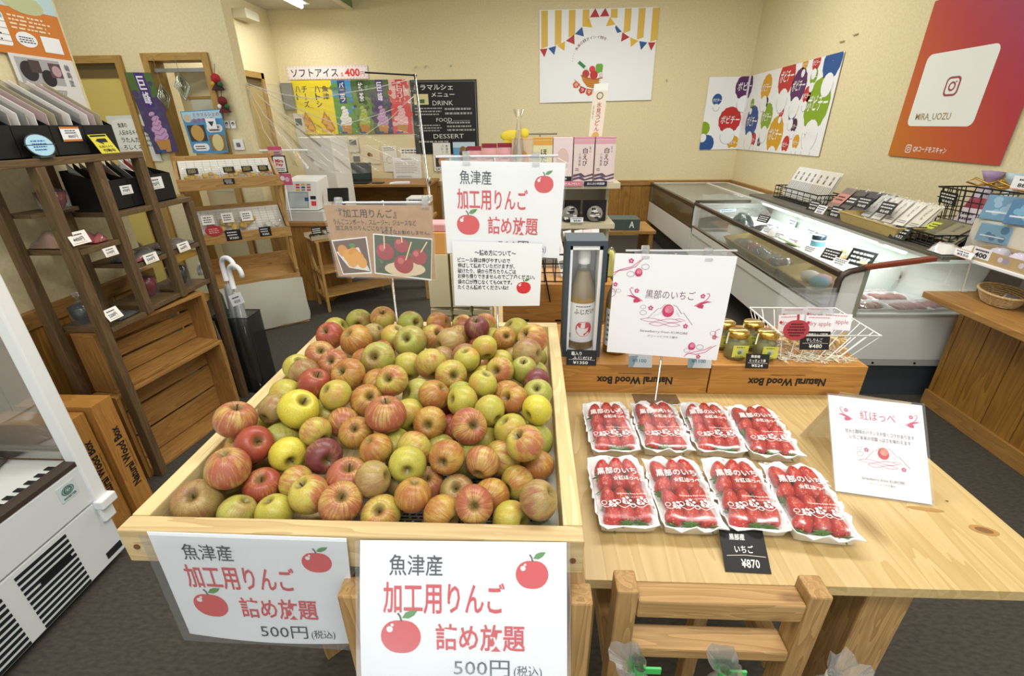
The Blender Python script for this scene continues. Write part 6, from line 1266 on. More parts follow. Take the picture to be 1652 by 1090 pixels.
for x, y in ((.535, .515), (.535, 1.24), (.06, 1.24)): MB().box(x, y, 0, x+.072, y+.072, .76, LEGW).build('leg', tb, .003)
MB().box(.06, .58, .70, .08, 1.24, .76, LEGW).box(.607, .588, .70, .627, 1.24, .76, LEGW).box(.133, 1.26, .70, .534, 1.28, .76, LEGW).build('apron', tb, .002)
def upbox(x0, x1, lb, u0, u1):
    t = thing('wooden_box', lb, 'box', ((x0+x1)/2, 1.17, .779), 'upturned wooden boxes on the table')
    MB().box(x0, 1.043, .779, x1, 1.053, .862, BOXW).build('front_board', t, .001); MB().box(x0, 1.29, .779, x1, 1.30, .862, BOXW).build('back_board', t, .001)
    for a in (x0, x1-.01): MB().box(a, 1.053, .779, a+.01, 1.29, .862, BOXW).build('end_board', t, .001)
    for k in range(2): MB().box(x0+.01, 1.054+.119*k, .852, x1-.01, 1.170+.119*k, .8615, BOXW).build('base_slat', t, .001)
    s = Sheet((u1, 1.0425, .798), (u0, 1.0425, .798), (u0, 1.0425, .842), (u1, 1.0425, .842), BOXW, thick=.0001); s.mb = MB(); s.n = -s.n if s.n.y > 0 else s.n
    s.text('Natural Wood Box', .0, .18, 1, .68, INKB, .035, 1); s.text('CONVENIENCE WITH STORAGE WOODEN BOX', .28, .84, .72, .93, INKB, 0, 1); s.build('stamped_name', t)
upbox(.081, .4515, 'upturned wooden box with stamped name under the juice bottle and strawberry sign', .17, .362)
upbox(.4555, .835, 'upturned wooden box with stamped name under the pickle jars and dried apples', .55, .742)

# ================================================================== TIMBER STANDS
stn = thing('timber_stand', 'square timber stand with two posts and two rails in front of the table', 'stand', (.26, .45, 0))
for x in (.12, .376): MB().box(x, .43, 0, x+.03, .466, .84, LEGW).build('front_post', stn, .003)
for x in (.12, .376): MB().box(x, .70, 0, x+.03, .735, .70, LEGW).build('rear_post', stn, .003)
MB().box(.1505, .43, .788, .3755, .462, .822, LEGW).build('upper_rail', stn, .003); MB().box(.1505, .43, .70, .3755, .468, .721, LEGW).build('lower_rail', stn, .003)
for x in (.12, .376): MB().box(x, .4665, .62, x+.03, .70, .66, LEGW).build('side_rail', stn, .003)
MB().box(.10, .33, .52, .43, .43, .535, LEGW).build('step_board', stn, .003)
for x in (.125, .38): MB().box(x, .34, 0, x+.025, .37, .52, LEGW).build('step_leg', stn, .003)
cs = thing('crate_stand', 'square timber stand holding up the apple crate', 'stand', (-.22, .7, 0))
for x in (.05, -.235): MB().box(x, .374, 0, x+.028, .4035, .892, LEGW).build('front_post', cs, .003)
MB(T(-.555, .857, 0, 45)).box(-.05, -.013, 0, .05, .013, .87, LEGW).build('leg', cs, .002)
MB().box(-.05, 1.0, 0, -.01, 1.04, .87, LEGW).build('leg', cs, .003)
for y in (.50, .80, 1.0): MB().box(-.50, y, .87, .06, y+.04, .9035, LEGW).build('bearer', cs, .002)
MB().box(-.235, .4045, .83, -.21, .50, .868, LEGW).build('side_rail', cs, .002)
MB().box(.05, .4045, .83, .075, .494, .868, LEGW).build('side_rail', cs, .002)
# ================================================================== CRATE AND APPLES
ac = thing('apple_crate', 'large pale pine crate heaped with apples', 'crate', (-.22, .74, .904))
MB().box(-.515, .405, .905, .067, .4295, .96, PINE2).build('front_board', ac, .002); MB().box(-.515, 1.055, .905, .067, 1.08, .96, PINE).build('back_board', ac, .002)
MB().box(-.515, .43, .905, -.491, 1.0545, .96, PINE).build('side_board', ac, .002); MB().box(.0425, .43, .905, .067, 1.0545, .96, PINE).build('side_board', ac, .002)
MB().box(-.4905, .43, .905, .042, 1.0545, .911, PINE).build('floor_board', ac)
mb = MB()
for x, z in ((-.497, .932), (.054, .928)): mb.cyl((x, .4035, z), (x, .405, z), .004, n=8, mat=P('6d4a28', .7))
mb.build('screw_hole', ac)
s = Sheet((-.25, .66, .9115), (.04, .66, .9115), (.04, .435, .9115), (-.25, .435, .9115), P('c9ccca', .8), thick=.0003, lift=.0002); s.scrib(.05, .05, .97, .97, 34, P('4c4e50', .8), 1, words=12, fill=.5); s.vtext('ひみつ', .87, .86, .92, .98, INK, .01)
tag(s.build('newspaper'), 'grey newspaper lining under the apples in pine crate', 'newspaper')
def applemat(nm, ground, g2, blush, amt, stripe=.5):
    m, t, b = newmat('apple_skin_'+nm); L = t.links.new
    tc = nd(t, 'ShaderNodeTexCoord'); oi = nd(t, 'ShaderNodeObjectInfo'); sp = nd(t, 'ShaderNodeSeparateXYZ'); L(tc.outputs['Object'], sp.inputs[0])
    off = nd(t, 'ShaderNodeVectorMath', operation='ADD'); sc_ = nd(t, 'ShaderNodeMath', operation='MULTIPLY', i_1=40.0); L(oi.outputs['Random'], sc_.inputs[0]); cx = nd(t, 'ShaderNodeCombineXYZ'); L(sc_.outputs[0], cx.inputs[0]); L(sc_.outputs[0], cx.inputs[1]); L(tc.outputs['Object'], off.inputs[0]); L(cx.outputs[0], off.inputs[1])
    n1 = nd(t, 'ShaderNodeTexNoise', i_Scale=.75, i_Detail=3.0); L(off.outputs[0], n1.inputs['Vector'])
    at = nd(t, 'ShaderNodeMath', operation='ARCTAN2'); L(sp.outputs['Y'], at.inputs[0]); L(sp.outputs['X'], at.inputs[1])
    cb_ = nd(t, 'ShaderNodeCombineXYZ'); m1 = nd(t, 'ShaderNodeMath', operation='MULTIPLY', i_1=9.0); L(at.outputs[0], m1.inputs[0]); L(m1.outputs[0], cb_.inputs[0]); m2 = nd(t, 'ShaderNodeMath', operation='MULTIPLY', i_1=1.6); L(sp.outputs['Z'], m2.inputs[0]); L(m2.outputs[0], cb_.inputs[1]); L(sc_.outputs[0], cb_.inputs[2])
    n2 = nd(t, 'ShaderNodeTexNoise', i_Scale=1.0, i_Detail=3.0); L(cb_.outputs[0], n2.inputs['Vector'])
    a1 = nd(t, 'ShaderNodeMath', operation='MULTIPLY_ADD', i_1=stripe); L(n2.outputs['Fac'], a1.inputs[0]); L(n1.outputs['Fac'], a1.inputs[2])
    c0 = .5+.5*stripe+(.5-amt)*.55; rr = ramp(t, [(c0-.13, (0, 0, 0, 1)), (c0+.17, (.92, .92, .92, 1))]); L(a1.outputs[0], rr.inputs[0])
    gm = ramp(t, [(.38, ground), (.66, g2)]); n3 = nd(t, 'ShaderNodeTexNoise', i_Scale=1.4, i_Detail=2.0); L(off.outputs[0], n3.inputs['Vector']); L(n3.outputs['Fac'], gm.inputs[0])
    mx = nd(t, 'ShaderNodeMix', data_type='RGBA'); L(rr.outputs[0], mx.inputs[0]); L(gm.outputs[0], mx.inputs[6]); mx.inputs[7].default_value = hx(blush)
    vo = nd(t, 'ShaderNodeTexVoronoi', i_Scale=9.0); L(off.outputs[0], vo.inputs['Vector']); rv_ = ramp(t, [(.03, (.55, .55, .55, 1)), (.07, (0, 0, 0, 1))]); L(vo.outputs['Distance'], rv_.inputs[0])
    mx2 = nd(t, 'ShaderNodeMix', data_type='RGBA'); L(rv_.outputs[0], mx2.inputs[0]); L(mx.outputs[2], mx2.inputs[6]); mx2.inputs[7].default_value = hx('c9b27a')
    # russet around the stem hollow
    ln = nd(t, 'ShaderNodeVectorMath', operation='LENGTH'); cxy = nd(t, 'ShaderNodeCombineXYZ'); L(sp.outputs['X'], cxy.inputs[0]); L(sp.outputs['Y'], cxy.inputs[1]); L(cxy.outputs[0], ln.inputs[0])
    ru_ = ramp(t, [(.12, (.9, .9, .9, 1)), (.40, (0, 0, 0, 1))]); L(ln.outputs['Value'], ru_.inputs[0])
    mx3 = nd(t, 'ShaderNodeMix', data_type='RGBA'); L(ru_.outputs[0], mx3.inputs[0]); L(mx2.outputs[2], mx3.inputs[6]); mx3.inputs[7].default_value = hx('6f6230')
    n4 = nd(t, 'ShaderNodeTexNoise', i_Scale=22.0, i_Detail=4.0); L(off.outputs[0], n4.inputs['Vector']); r4 = ramp(t, [(.3, (.62, .58, .50, 1)), (.6, (1, 1, 1, 1))]); L(n4.outputs['Fac'], r4.inputs[0])
    mx4 = nd(t, 'ShaderNodeMix', data_type='RGBA', blend_type='MULTIPLY'); mx4.inputs[0].default_value = .75; L(mx3.outputs[2], mx4.inputs[6]); L(r4.outputs[0], mx4.inputs[7])
    L(mx4.outputs[2], b.inputs['Base Color']); b.inputs['Roughness'].default_value = .36; b.inputs['Specular IOR Level'].default_value = .42
    b.inputs['Subsurface Weight'].default_value = 0
    return m
AM = dict(Y=applemat('yellow_green', 'bdb44e', 'aca848', 'bd8f4c', .25), G=applemat('green', 'a0a54e', 'b2ad56', '98664a', .32), R=applemat('red', 'c09c56', 'b98b4e', '993c33', .90, .7),
          P=applemat('pink_striped', 'c3a85e', 'ba9a52', 'a35546', .68, .9), O=applemat('orange_russet', 'c0a24e', 'b49148', 'a26238', .60, .8), M=applemat('yellow_blushed', 'bfb154', 'b4a74e', 'b0644a', .45, .7),
          B=applemat('brown_russet', 'aa955a', '9e8852', '8f5c44', .46, .6), V=applemat('dusky_red', 'a8865c', '95665a', '6f3038', .85, .6), L=applemat('lemon', 'd0c546', 'c6bb44', 'c39a4a', .12))
CN = dict(Y='yellow green', G='dull green', R='red', P='pink striped', O='orange russet', M='blushed yellow', B='brownish', V='dusky red', L='bright yellow')
STEM = P('4b3a26', .8, name='stem')
def applemesh(i, mat):
    rg = random.Random(i*13+5); el = rg.uniform(.86, 1.0); ta = rg.uniform(-.08, .10); ph = rg.uniform(0, 6); prof = []
    for k in range(19):
        a = math.pi*k/18; r = math.sin(a); z = -math.cos(a)*el; r *= 1+ta*z
        if k <= 4: z += .26*math.exp(-(r/.25)**2)
        if k >= 13: z -= .44*math.exp(-(r/.27)**2)
        prof.append((max(.012, r), z))
    q1, q2 = rg.uniform(0, .05), rg.uniform(0, .03)
    mb = MB(); mb.lathe(prof, (0, 0, 0), 24, mat, fn=lambda a, z: 1+q1*math.cos(a+ph)+q2*math.cos(2*a+ph)+.018*math.cos(5*a)*max(0, -z))
    o = mb.build('apple'); COL.objects.unlink(o); me = o.data; bpy.data.objects.remove(o); return me, el
AMESH = {}
for c in AM: AMESH[c] = [applemesh(i+ord(c), AM[c]) for i in range(4)]
sm_ = MB().tube([(0, 0, -.10), (.02, 0, .12), (.09, .02, .36)], [.035, .032, .05], 6, STEM).build('stem'); SME = sm_.data; bpy.data.objects.remove(sm_)
ORD = 'first second third fourth fifth sixth seventh eighth ninth tenth eleventh twelfth thirteenth fourteenth fifteenth sixteenth seventeenth eighteenth'.split()
for i, (x, y, z, r, c, ax, ay, az, st_, rw, k) in enumerate(APPLES):
    me, el = AMESH[c][i % 4]; o = bpy.data.objects.new('apple', me); COL.objects.link(o)
    A = Vector((ax, ay, az)).normalized(); o.rotation_mode = 'QUATERNION'; q = A.to_track_quat('Z', 'Y'); 
    o.rotation_quaternion = q; o.location = (x, y, z); o.scale = (r, r, r)
    tag(o, '%s apple, %s from the left in %s row of pine crate' % (CN[c], ORD[k], ('front' if rw == 0 else ORD[rw]+' closest')), 'apple', 'apples heaped in the pine crate')
    if st_:
        s_ = bpy.data.objects.new('stem', SME); COL.objects.link(s_); s_.parent = o; s_.location = (0, 0, el-.42)

# ================================================================== STRAWBERRY PACKS
def redmat():
    m, t, b = newmat('strawberry_skin'); L = t.links.new; tc = nd(t, 'ShaderNodeTexCoord')
    n = nd(t, 'ShaderNodeTexNoise', i_Scale=40.0); L(tc.outputs['Object'], n.inputs['Vector']); r = ramp(t, [(.3, '9c1518'), (.7, 'bf2a28')]); L(n.outputs['Fac'], r.inputs[0])
    v = nd(t, 'ShaderNodeTexVoronoi', i_Scale=210.0); L(tc.outputs['Object'], v.inputs['Vector']); rv_ = ramp(t, [(.18, (1, 1, 1, 1)), (.28, (0, 0, 0, 1))]); L(v.outputs['Distance'], rv_.inputs[0])
    mx = nd(t, 'ShaderNodeMix', data_type='RGBA'); L(rv_.outputs[0], mx.inputs[0]); L(r.outputs[0], mx.inputs[6]); mx.inputs[7].default_value = hx('c98a4a'); L(mx.outputs[2], b.inputs['Base Color'])
    bp = nd(t, 'ShaderNodeBump', i_Strength=.5, i_Distance=.001); L(v.outputs['Distance'], bp.inputs['Height']); L(bp.outputs[0], b.inputs['Normal']); b.inputs['Roughness'].default_value = .3; return m
SK = redmat(); CALYX = P('5d8a3a', .6, name='calyx_green'); FOAM = P('f0f1f0', .55, name='pack_tray_white')
smb = MB().lathe([(.0006, .021), (.006, .019), (.0115, .011), (.0145, 0), (.0150, -.008), (.012, -.0145), (.006, -.0175), (.0005, -.0175)], (0, 0, 0), 14, SK, fn=lambda a, z: 1+.05*math.cos(3*a)); q = smb.build('strawberry'); SBM = q.data; bpy.data.objects.remove(q)
cmb = MB()
for k in range(7):
    a = k*6.2832/7; p = Vector((math.cos(a), math.sin(a), 0)); n_ = Vector((-math.sin(a), math.cos(a), 0)); cmb.add([p*.001-n_*.003+Vector((0, 0, -.018)), p*.012-n_*.003+Vector((0, 0, -.0185)), p*.019+Vector((0, 0, -.0225)), p*.012+n_*.003+Vector((0, 0, -.0185)), p*.001+n_*.003+Vector((0, 0, -.018))], [(0, 1, 2, 3, 4)], CALYX)
cmb.tube([(0, 0, -.018), (.002, 0, -.027)], .0013, 5, CALYX); q = cmb.build('calyx'); CXM = q.data; bpy.data.objects.remove(q)
PW, PL = .108, .190
def make_pack(seed):
    t = lthing('strawberry_pack', '', 'strawberry pack', T(0, 0, 0)); rg = random.Random(seed)
    n = 48
    def ring(k, z, wav):
        out = []
        for i in range(n):
            a = 2*math.pi*i/n; c, s_ = math.cos(a), math.sin(a); e = 1/max(abs(c)/(PW/2), abs(s_)/(PL/2)); e = e*.9+.1*min(PW, PL)/2; e *= k+wav*.03*math.sin(i*2.1+seed)
            out.append(Vector((e*c, e*s_, z+wav*.0045*math.sin(i*1.7+seed*2))))
        return out
    MB().rings([ring(.80, .001, 0), ring(.86, .004, 0), ring(.92, .022, 0), ring(1.0, .026, 1), ring(.99, .028, 1), ring(.90, .022, 0), ring(.80, .005, 0)], FOAM, caps=(True, True)).build('tray', t)
    for r_ in range(4):
        for c in range(3):
            o = bpy.data.objects.new('strawberry', SBM); COL.objects.link(o); o.parent = t; sc_ = rg.uniform(.95, 1.12); o.scale = (sc_,)*3
            o.location = ((c-1)*.0265+rg.uniform(-.002, .002), -.055+r_*.0365+rg.uniform(-.003, .003), .0205+.003*r_/3+rg.uniform(0, .003)); o.rotation_euler = (R(rg.uniform(-78, -48)), R(rg.uniform(-12, 12)), R(rg.uniform(-22, 22)))
            k = bpy.data.objects.new('calyx', CXM); COL.objects.link(k); k.parent = o
    w_ = lambda u, v: .0018*math.sin(u*5+seed)*math.sin(v*7+seed)+.0005*math.sin(u*15+v*11+seed*3)-.012*(abs(2*u-1)**6+abs(2*v-1)**6)*.6
    s = Sheet((-PW*.49, PL*.49, .041), (PW*.49, PL*.49, .041), (PW*.49, -PL*.49, .041), (-PW*.49, -PL*.49, .041), WRAPF, warp=w_, lift=.0004)
    s.mb = MB(); s.mb.grid(lambda u, v: s.p(u, v, 0), 26, 36, WRAPF)
    WP = P('f3f1ee', .5, name='film_white_print')
    s.text('黒部のいちご', .13, .285, .98, .385, WP, .012); s.text('☆紅ほっぺ☆', .38, .41, .92, .475, WP, .012); s.text('Strawberry from KUROBE', .38, .64, .88, .665, WP, .0); s.text('グリーンビジネス榎木', .5, .68, .8, .70, WP, 0)
    for k in range(7):
        u, v = .14+.115*k, .765+.025*math.sin(k*1.9); s.ring(u, v, .0045, .0011, WP, 2, n=8)
        if k % 2: 
            for b in range(5): s.disc(u+.035+.006*math.cos(b*1.2566)/s.W, v-.02+.006*math.sin(b*1.2566)/s.H, .0028, WP, n=6)
    s.line([(.1+.8*i/20, .80+.02*math.sin(i*.9)) for i in range(21)], .001, WP); s.build('printed_film', t)
    return t
packs = [make_pack(2), make_pack(5)]
PG = 'strawberry packs on the table'
spots = [(.177, .862, 1, 'in the back row, first from the pine crate'), (.288, .866, -1, 'in the back row at the foot of the sign pole'), (.399, .866, -3, 'in the back row, third from the pine crate'), (.505, .855, -3, 'in the back row at the right end beside leaning sign'),
         (.167, .664, 1, 'in the front row, first from the pine crate'), (.276, .662, 0, 'in the front row, second from the pine crate'), (.386, .664, -3, 'in the front row just above the black price card'), (.493, .650, -6, 'in the front row at the right end, most turned')]
for i, (x, y, rz, lb) in enumerate(spots):
    M = T(x, y, .779, rz); lb = 'film wrapped pack of strawberries '+lb
    if i < 2: packs[i].matrix_world = M; packs[i]['label'] = lb; packs[i]['group'] = PG
    else: dup(packs[i % 2], M, lb, PG)

# ================================================================== HANGING AND STANDING SIGNS
def uvq(quad):
    """reading positions on the photographed sheet -> u, v on the real sheet"""
    (x0, y0), (x1, y1), (x2, y2), (x3, y3) = quad
    def f(x, y):
        u = v = .5
        for _ in range(12):
            a = (1-u)*(1-v); b = u*(1-v); c = u*v; d = (1-u)*v
            ex = x-(a*x0+b*x1+c*x2+d*x3); ey = y-(a*y0+b*y1+c*y2+d*y3)
            xu = (1-v)*(x1-x0)+v*(x2-x3); xv = (1-u)*(x3-x0)+u*(x2-x1); yu = (1-v)*(y1-y0)+v*(y2-y3); yv = (1-u)*(y3-y0)+u*(y2-y1)
            D = xu*yv-xv*yu; u += (ex*yv-xv*ey)/D; v += (xu*ey-ex*yu)/D
        return u, v
    return f
NAVYK = P('1f2533', .5, name='print_navy'); REDK = P('d2383f', .5, name='print_scarlet')
def apple_sign(s):
    s.text('魚津産', .145, .09, .405, .235, NAVYK, .004); s.text('加工用りんご', .115, .275, .705, .50, REDK, .028); s.text('詰め放題', .37, .565, .80, .76, REDK, .035); s.text('500円', .455, .825, .725, .945, NAVYK, .0); s.text('(税込)', .745, .86, .88, .955, NAVYK)
    apple_icon(s, .835, .215, .078*s.W, 1); apple_icon(s, .20, .665, .098*s.W, 1)
def pouch(TL, TR, BR, BL, m, parent, off=.002):
    a = [Vector(p) for p in (TL, TR, BR, BL)]; c = sum(a, Vector())/4; n = (a[3]-a[0]).cross(a[1]-a[0]).normalized(); q = [p+(p-c).normalized()*m+n*off for p in a]
    mb = MB(); mb.grid(lambda u, v: (q[0].lerp(q[1], u)).lerp(q[3].lerp(q[2], u), v)+n*(.0008*math.sin(u*9)*math.sin(v*7)), 8, 8, POUCH); return mb.build('laminate_film', parent)
# two signs on the crate front
t = thing('apple_sign', 'left apple price sign hanging from the front board of pine crate, its lower edge bulging', 'sign', (-.35, .40, .87), 'laminated apple price signs')
q = ((-.472, .403, .961), (-.222, .403, .958), (-.234, .395, .769), (-.468, .395, .778))
s = Sheet(*q, PAPER, n=(12, 8), warp=lambda u, v: .001+.006*math.sin(math.pi*u)*v*v, lift=.0003); apple_sign(s); s.build('printed_paper', t); pouch(*q, .005, t, .0085)
t = thing('apple_sign', 'right apple price sign on front of the pine crate, pushed out by the timber post', 'sign', (-.08, .36, .87), 'laminated apple price signs')
q = ((-.205, .4025, .956), (.045, .4025, .961), (.048, .338, .794), (-.206, .338, .790))
s = Sheet(*q, PAPER, n=(10, 8), warp=lambda u, v: .001+.003*math.sin(math.pi*v), lift=.0003); apple_sign(s); s.build('printed_paper', t); pouch(*q, .005, t, .007)
# clip stand
def clip(x, y, z, parent, rz=0):
    mb = MB(T(x, y, z, rz)); CP = ACRYL
    mb.box(-.007, -.006, -.022, .007, -.003, .010, CP).box(-.007, .003, -.022, .007, .006, .010, CP).cyl((-.0075, 0, .006), (.0075, 0, .006), .0065, n=12, mat=CP).cyl((-.008, -.0075, -.012), (.008, -.0075, -.012), .0035, n=8, mat=CP); mb.build('clip', parent)
def clipstand(px, py, zb, zt, x0, x1, zr, clips, lb, base=None, tilt=0, nm='sign_stand'):
    t = thing(nm, lb, 'stand', (px, py, zb), 'clip stands for signs')
    MB().cyl((px, py, zb+.003), (px, py, zt), .0026, n=8, mat=STEEL).build('pole', t); MB().cyl((x0, py-.004, zr), (x1, py-.004, zr), .0024, n=8, mat=P('dfe3e6', .3, .2)).build('rail', t)
    b = base or (px-.04, py-.025, px+.04, py+.025); MB().box(b[0], b[1], zb, b[2], b[3], zb+.002, STEEL).build('base_plate', t, .0008)
    for cx, cz in clips: clip(cx, py-.007, cz, t)
    MB().box(x0+.02, py-.0035, zr-.16, x1-.02, py-.002, zr, ACRYL).build('backing', t)
    return t
clipstand(-.08, 1.044, .9125, 1.352, -.202, .055, 1.353, ((-.137, 1.352), (.008, 1.349)), 'clip stand rising from the apples behind tall apple price sign')
t = thing('apple_sign', 'tall apple price sign clipped up behind the heap of apples', 'sign', (-.06, 1.03, 1.24), 'laminated apple price signs')
q = ((-.190, 1.030, 1.346), (.0705, 1.030, 1.340), (.063, 1.030, 1.138), (-.190, 1.030, 1.150)); s = Sheet(*q, PAPER, lift=.0003, n=(6, 4), warp=lambda u, v: .002*math.sin(u*6)*v); apple_sign(s); s.build('printed_paper', t); pouch(*q, .004, t, .005)
t = thing('rules_sign', 'white sheet of filling rules taped below the tall apple price sign', 'sign', (-.08, 1.022, 1.1))
q = ((-.176, 1.0215, 1.180), (.0255, 1.0215, 1.173), (.021, 1.0215, 1.027), (-.179, 1.0215, 1.026)); s = Sheet(*q, PAPER, lift=.0003, n=(6, 4), warp=lambda u, v: .003*math.sin(u*3.1)*v)
f = uvq(((732, 385), (875, 390), (870, 488), (736, 488))); BKT = P('20211f', .5, name='pop_lettering')
def ftext(s, f, tx, x0, y0, x1, y1, mat, bold=0, k=2): a = f(x0, (y0+y1)/2); b = f(x1, (y0+y1)/2); c = f((x0+x1)/2, y0); d = f((x0+x1)/2, y1); s.text(tx, a[0], c[1], b[0], d[1], mat, bold, k)
ftext(s, f, '〜詰め方について〜', 768, 399, 833, 408, BKT, .03)
for i, (tx, x1) in enumerate((('ビニール袋は伸びやすいので', 824), ('伸ばして詰めていただけますが、', 831), ('破けたり、袋から落ちたりんごは', 833), ('お持ち帰りできませんのでご了承ください。', 863), ('袋の口が閉じなくてもOKです。', 827), ('たくさん詰めてくださいね!!', 821))): ftext(s, f, tx, 741, 411+8.5*i, x1, 418.5+8.5*i, BKT, .03)
u, v = f(845, 458); apple_icon(s, u, v, .0165, 1); s.build('printed_paper', t)
# kraft sign
clipstand(-.333, 1.058, .9125, 1.262, -.437, -.225, 1.258, ((-.43, 1.258), (-.235, 1.260)), 'clip stand rising from the apples behind brown kraft sign')
t = thing('kraft_sign', 'brown kraft paper sign with two food photos clipped up behind the apples', 'sign', (-.34, 1.044, 1.17)); KP = noisy('kraft_paper', 'b8936a', 'ae885e', 60, .8, .1)
q = ((-.463, 1.044, 1.255), (-.220, 1.044, 1.251), (-.224, 1.044, 1.083), (-.456, 1.044, 1.090)); s = Sheet(*q, KP, lift=.0003); BRN_INK = P('40271a', .6, name='brown_marker')
f = uvq(((523, 330), (697, 332), (704, 450), (548, 445)))
ftext(s, f, '『加工用りんご』', 549, 336, 640, 350, BRN_INK, .012); ftext(s, f, 'りんごコンポート、スムージー、ジュースなど', 540, 352, 672, 361, BRN_INK, .01); ftext(s, f, '加工向きのりんごになります。', 543, 362, 638, 370, BRN_INK, .01); ftext(s, f, '※生食はお勧めしません。', 617, 369, 694, 376, BRN_INK, .01)
def fp(*pts): return [f(*p) for p in pts]
s.poly(fp((536, 385), (593, 379), (602, 440), (555, 442)), PAPER, 1); s.poly(fp((538, 387), (591, 381), (600, 437), (556, 440)), P('6b4d3c', .5), 2); s.poly(fp((544, 404), (580, 396), (599, 436), (565, 430)), P('e6e6e2', .5), 3)
for x, y, r in ((555, 402, .012), (564, 410, .013), (573, 407, .013), (580, 414, .014), (570, 419, .013), (586, 421, .012)): a, b = f(x, y); s.disc(a, b, r, (P('e3a33a', .4), P('d9922b', .4))[int(x) % 2], 4, sy=1.2, n=12)
a, b = f(570, 393); s.disc(a, b, .008, LEAF, 6, sy=.6, n=10)
s.poly(fp((603, 374), (698, 382), (697, 452), (606, 440)), PAPER, 1); s.poly(fp((605, 376), (697, 384), (696, 449), (608, 438)), P('47563c', .6), 2)
rg = random.Random(8)
for i in range(40): a, b = f(rg.uniform(610, 692), rg.uniform(386, 436)); s.disc(a, b, .004, (P('5f7348', .6), P('34442f', .6))[i % 2], 3, n=6)
a, b = f(655, 432); s.disc(a, b, .049, P('e0cfae', .5), 4, sy=.36, n=18)
for x, y, r in ((623, 403, .021), (649, 393, .017), (677, 412, .019), (653, 424, .023)):
    a, b = f(x, y); s.disc(a, b, r, P('a5323a', .3), 5, sy=.96, n=18); s.disc(a-.006/s.W, b-.008/s.H, r*.35, P('d0656a', .3), 6, n=10)
for x0, y0, x1, y1 in ((622, 398, 621, 376), (650, 388, 649, 377), (656, 417, 665, 387), (680, 404, 690, 387)): s.line([f(x0, y0), f(x1, y1)], .003, P('e3cfa2', .5), 8)
s.build('printed_paper', t); pouch(*q, .004, t, .003)

# strawberry signs
PK = P('c9406e', .5, name='print_pink'); PKL = P('de7f9c', .5); VIO = P('7d5068', .5, name='print_plum'); GRL = P('8b8088', .5)
def flower(s, u, v, r, mat):
    for k in range(5): s.disc(u+r*.62*math.cos(k*1.2566-.3)/s.W, v+r*.62*math.sin(k*1.2566-.3)/s.H, r*.36, mat, 2, n=9)
def leafo(s, u, v, r): s.ring(u, v, r, r*.10, GRL, 2, sy=.75, n=12)
def berry(s, u, v, r, c1, c2, k=2):
    s.disc(u, v, r, c1, k, sy=1.25, n=20, fn=lambda a: 1-.12*max(0, math.sin(a))**3); s.disc(u+.1*r/s.W, v-.35*r/s.H, r*.72, c2, k+1, n=16)
    for dx, dy in ((-.35, -.2), (-.1, -.3), (-.3, .1), (-.05, 0)): s.disc(u+dx*r/s.W, v+dy*r/s.H, r*.07, WHITE, k+2, n=6)
def flourish(s, u, v, r, sg):
    s.poly([(u+sg*x*r/s.W, v+y*r/s.H) for x, y in ((-1.5, .15), (-.7, .05), (.3, .45), (.9, .95), (.1, .7), (-.7, .35))], PK, 2); s.poly([(u+sg*x*r/s.W, v+y*r/s.H) for x, y in ((-.3, .8), (.1, .6), (1.0, .98), (.4, 1.3), (-.2, 1.35))], PK, 2)
    s.line([(u+sg*x*r/s.W, v+y*r/s.H) for x, y in ((1.2, 1.0), (.5, .5), (-.2, .2), (-.7, -.3), (-1.0, -.9), (-.8, -1.25), (-.5, -1.15))], r*.11, PK); flower(s, u+sg*.1*r/s.W, v-.75*r/s.H, r*.42, PK)
def mountain(s, u, v, w_, c1, c2):
    g = lambda x, y: (u+x*w_/s.W, v+y*w_/s.H)
    s.line([g(-.62, .32), (g(-.3, -.05)), g(-.22, -.06), g(-.08, -.22)], w_*.010, VIO); s.line([g(.18, -.2), g(.3, -.16), g(.48, .08), g(.56, .06), g(.9, .46)], w_*.012, VIO); s.line([g(-.45, .25), g(-.2, .1), g(-.1, -.12)], w_*.006, GRL); s.line([g(.3, -.02), g(.44, .2), g(.32, .08)], w_*.006, GRL)
    berry(s, *g(.03, .02), .19*w_, c1, c2, 3)
    for y0, x0, x1 in ((.36, -.85, .5), (.5, -.55, .5)):
        s.line([g(x0+(x1-x0)*i/20, y0+.07*math.sin(i/20*6.283)) for i in range(21)], w_*.011, PK); s.line([g(x0+(x1-x0)*i/20, y0-.06*math.sin(i/20*6.283)) for i in range(21)], w_*.011, PK)
    s.line([g(.3, .3), g(.45, .26), g(.65, .32), g(.5, .36), g(.34, .31)], w_*.010, PK); flower(s, *g(.68, .52), .09*w_, PK); flower(s, *g(-.55, -.06), .09*w_, PK); leafo(s, *g(-.8, -.08), .09*w_); leafo(s, *g(-.78, .12), .11*w_)
clipstand(.3145, 1.005, .7795, 1.156, .205, .442, 1.163, ((.246, 1.163), (.381, 1.158)), 'metal clip stand on the table behind strawberry sign', base=(.262, .985, .374, 1.035))
t = thing('strawberry_sign', 'large white strawberry sign with pink mountain drawing on the clip stand', 'sign', (.31, .99, 1.03))
q = ((.181, .990, 1.160), (.4405, .990, 1.153), (.4395, .990, .9035), (.181, .990, .9235)); s = Sheet(*q, PAPER, lift=.0003); f = uvq(((995, 410), (1193, 415), (1158, 585), (980, 570)))
W_ = s.W/190
ftext(s, f, '黒部のいちご', 1044, 467, 1125, 481, VIO, -.004)
for x, y, sg in ((1028, 474, 1), (1137, 483, -1)): u, v = f(x, y); flourish(s, u, v, 10*W_, sg)
u, v = f(1079, 499); mountain(s, u, v, 50*W_, PK, PKL)
ftext(s, f, 'Strawberry from KUROBE', 1034, 533, 1112, 538, GRL); ftext(s, f, 'グリーンビジネス榎木', 1046, 541, 1096, 545, GRL)
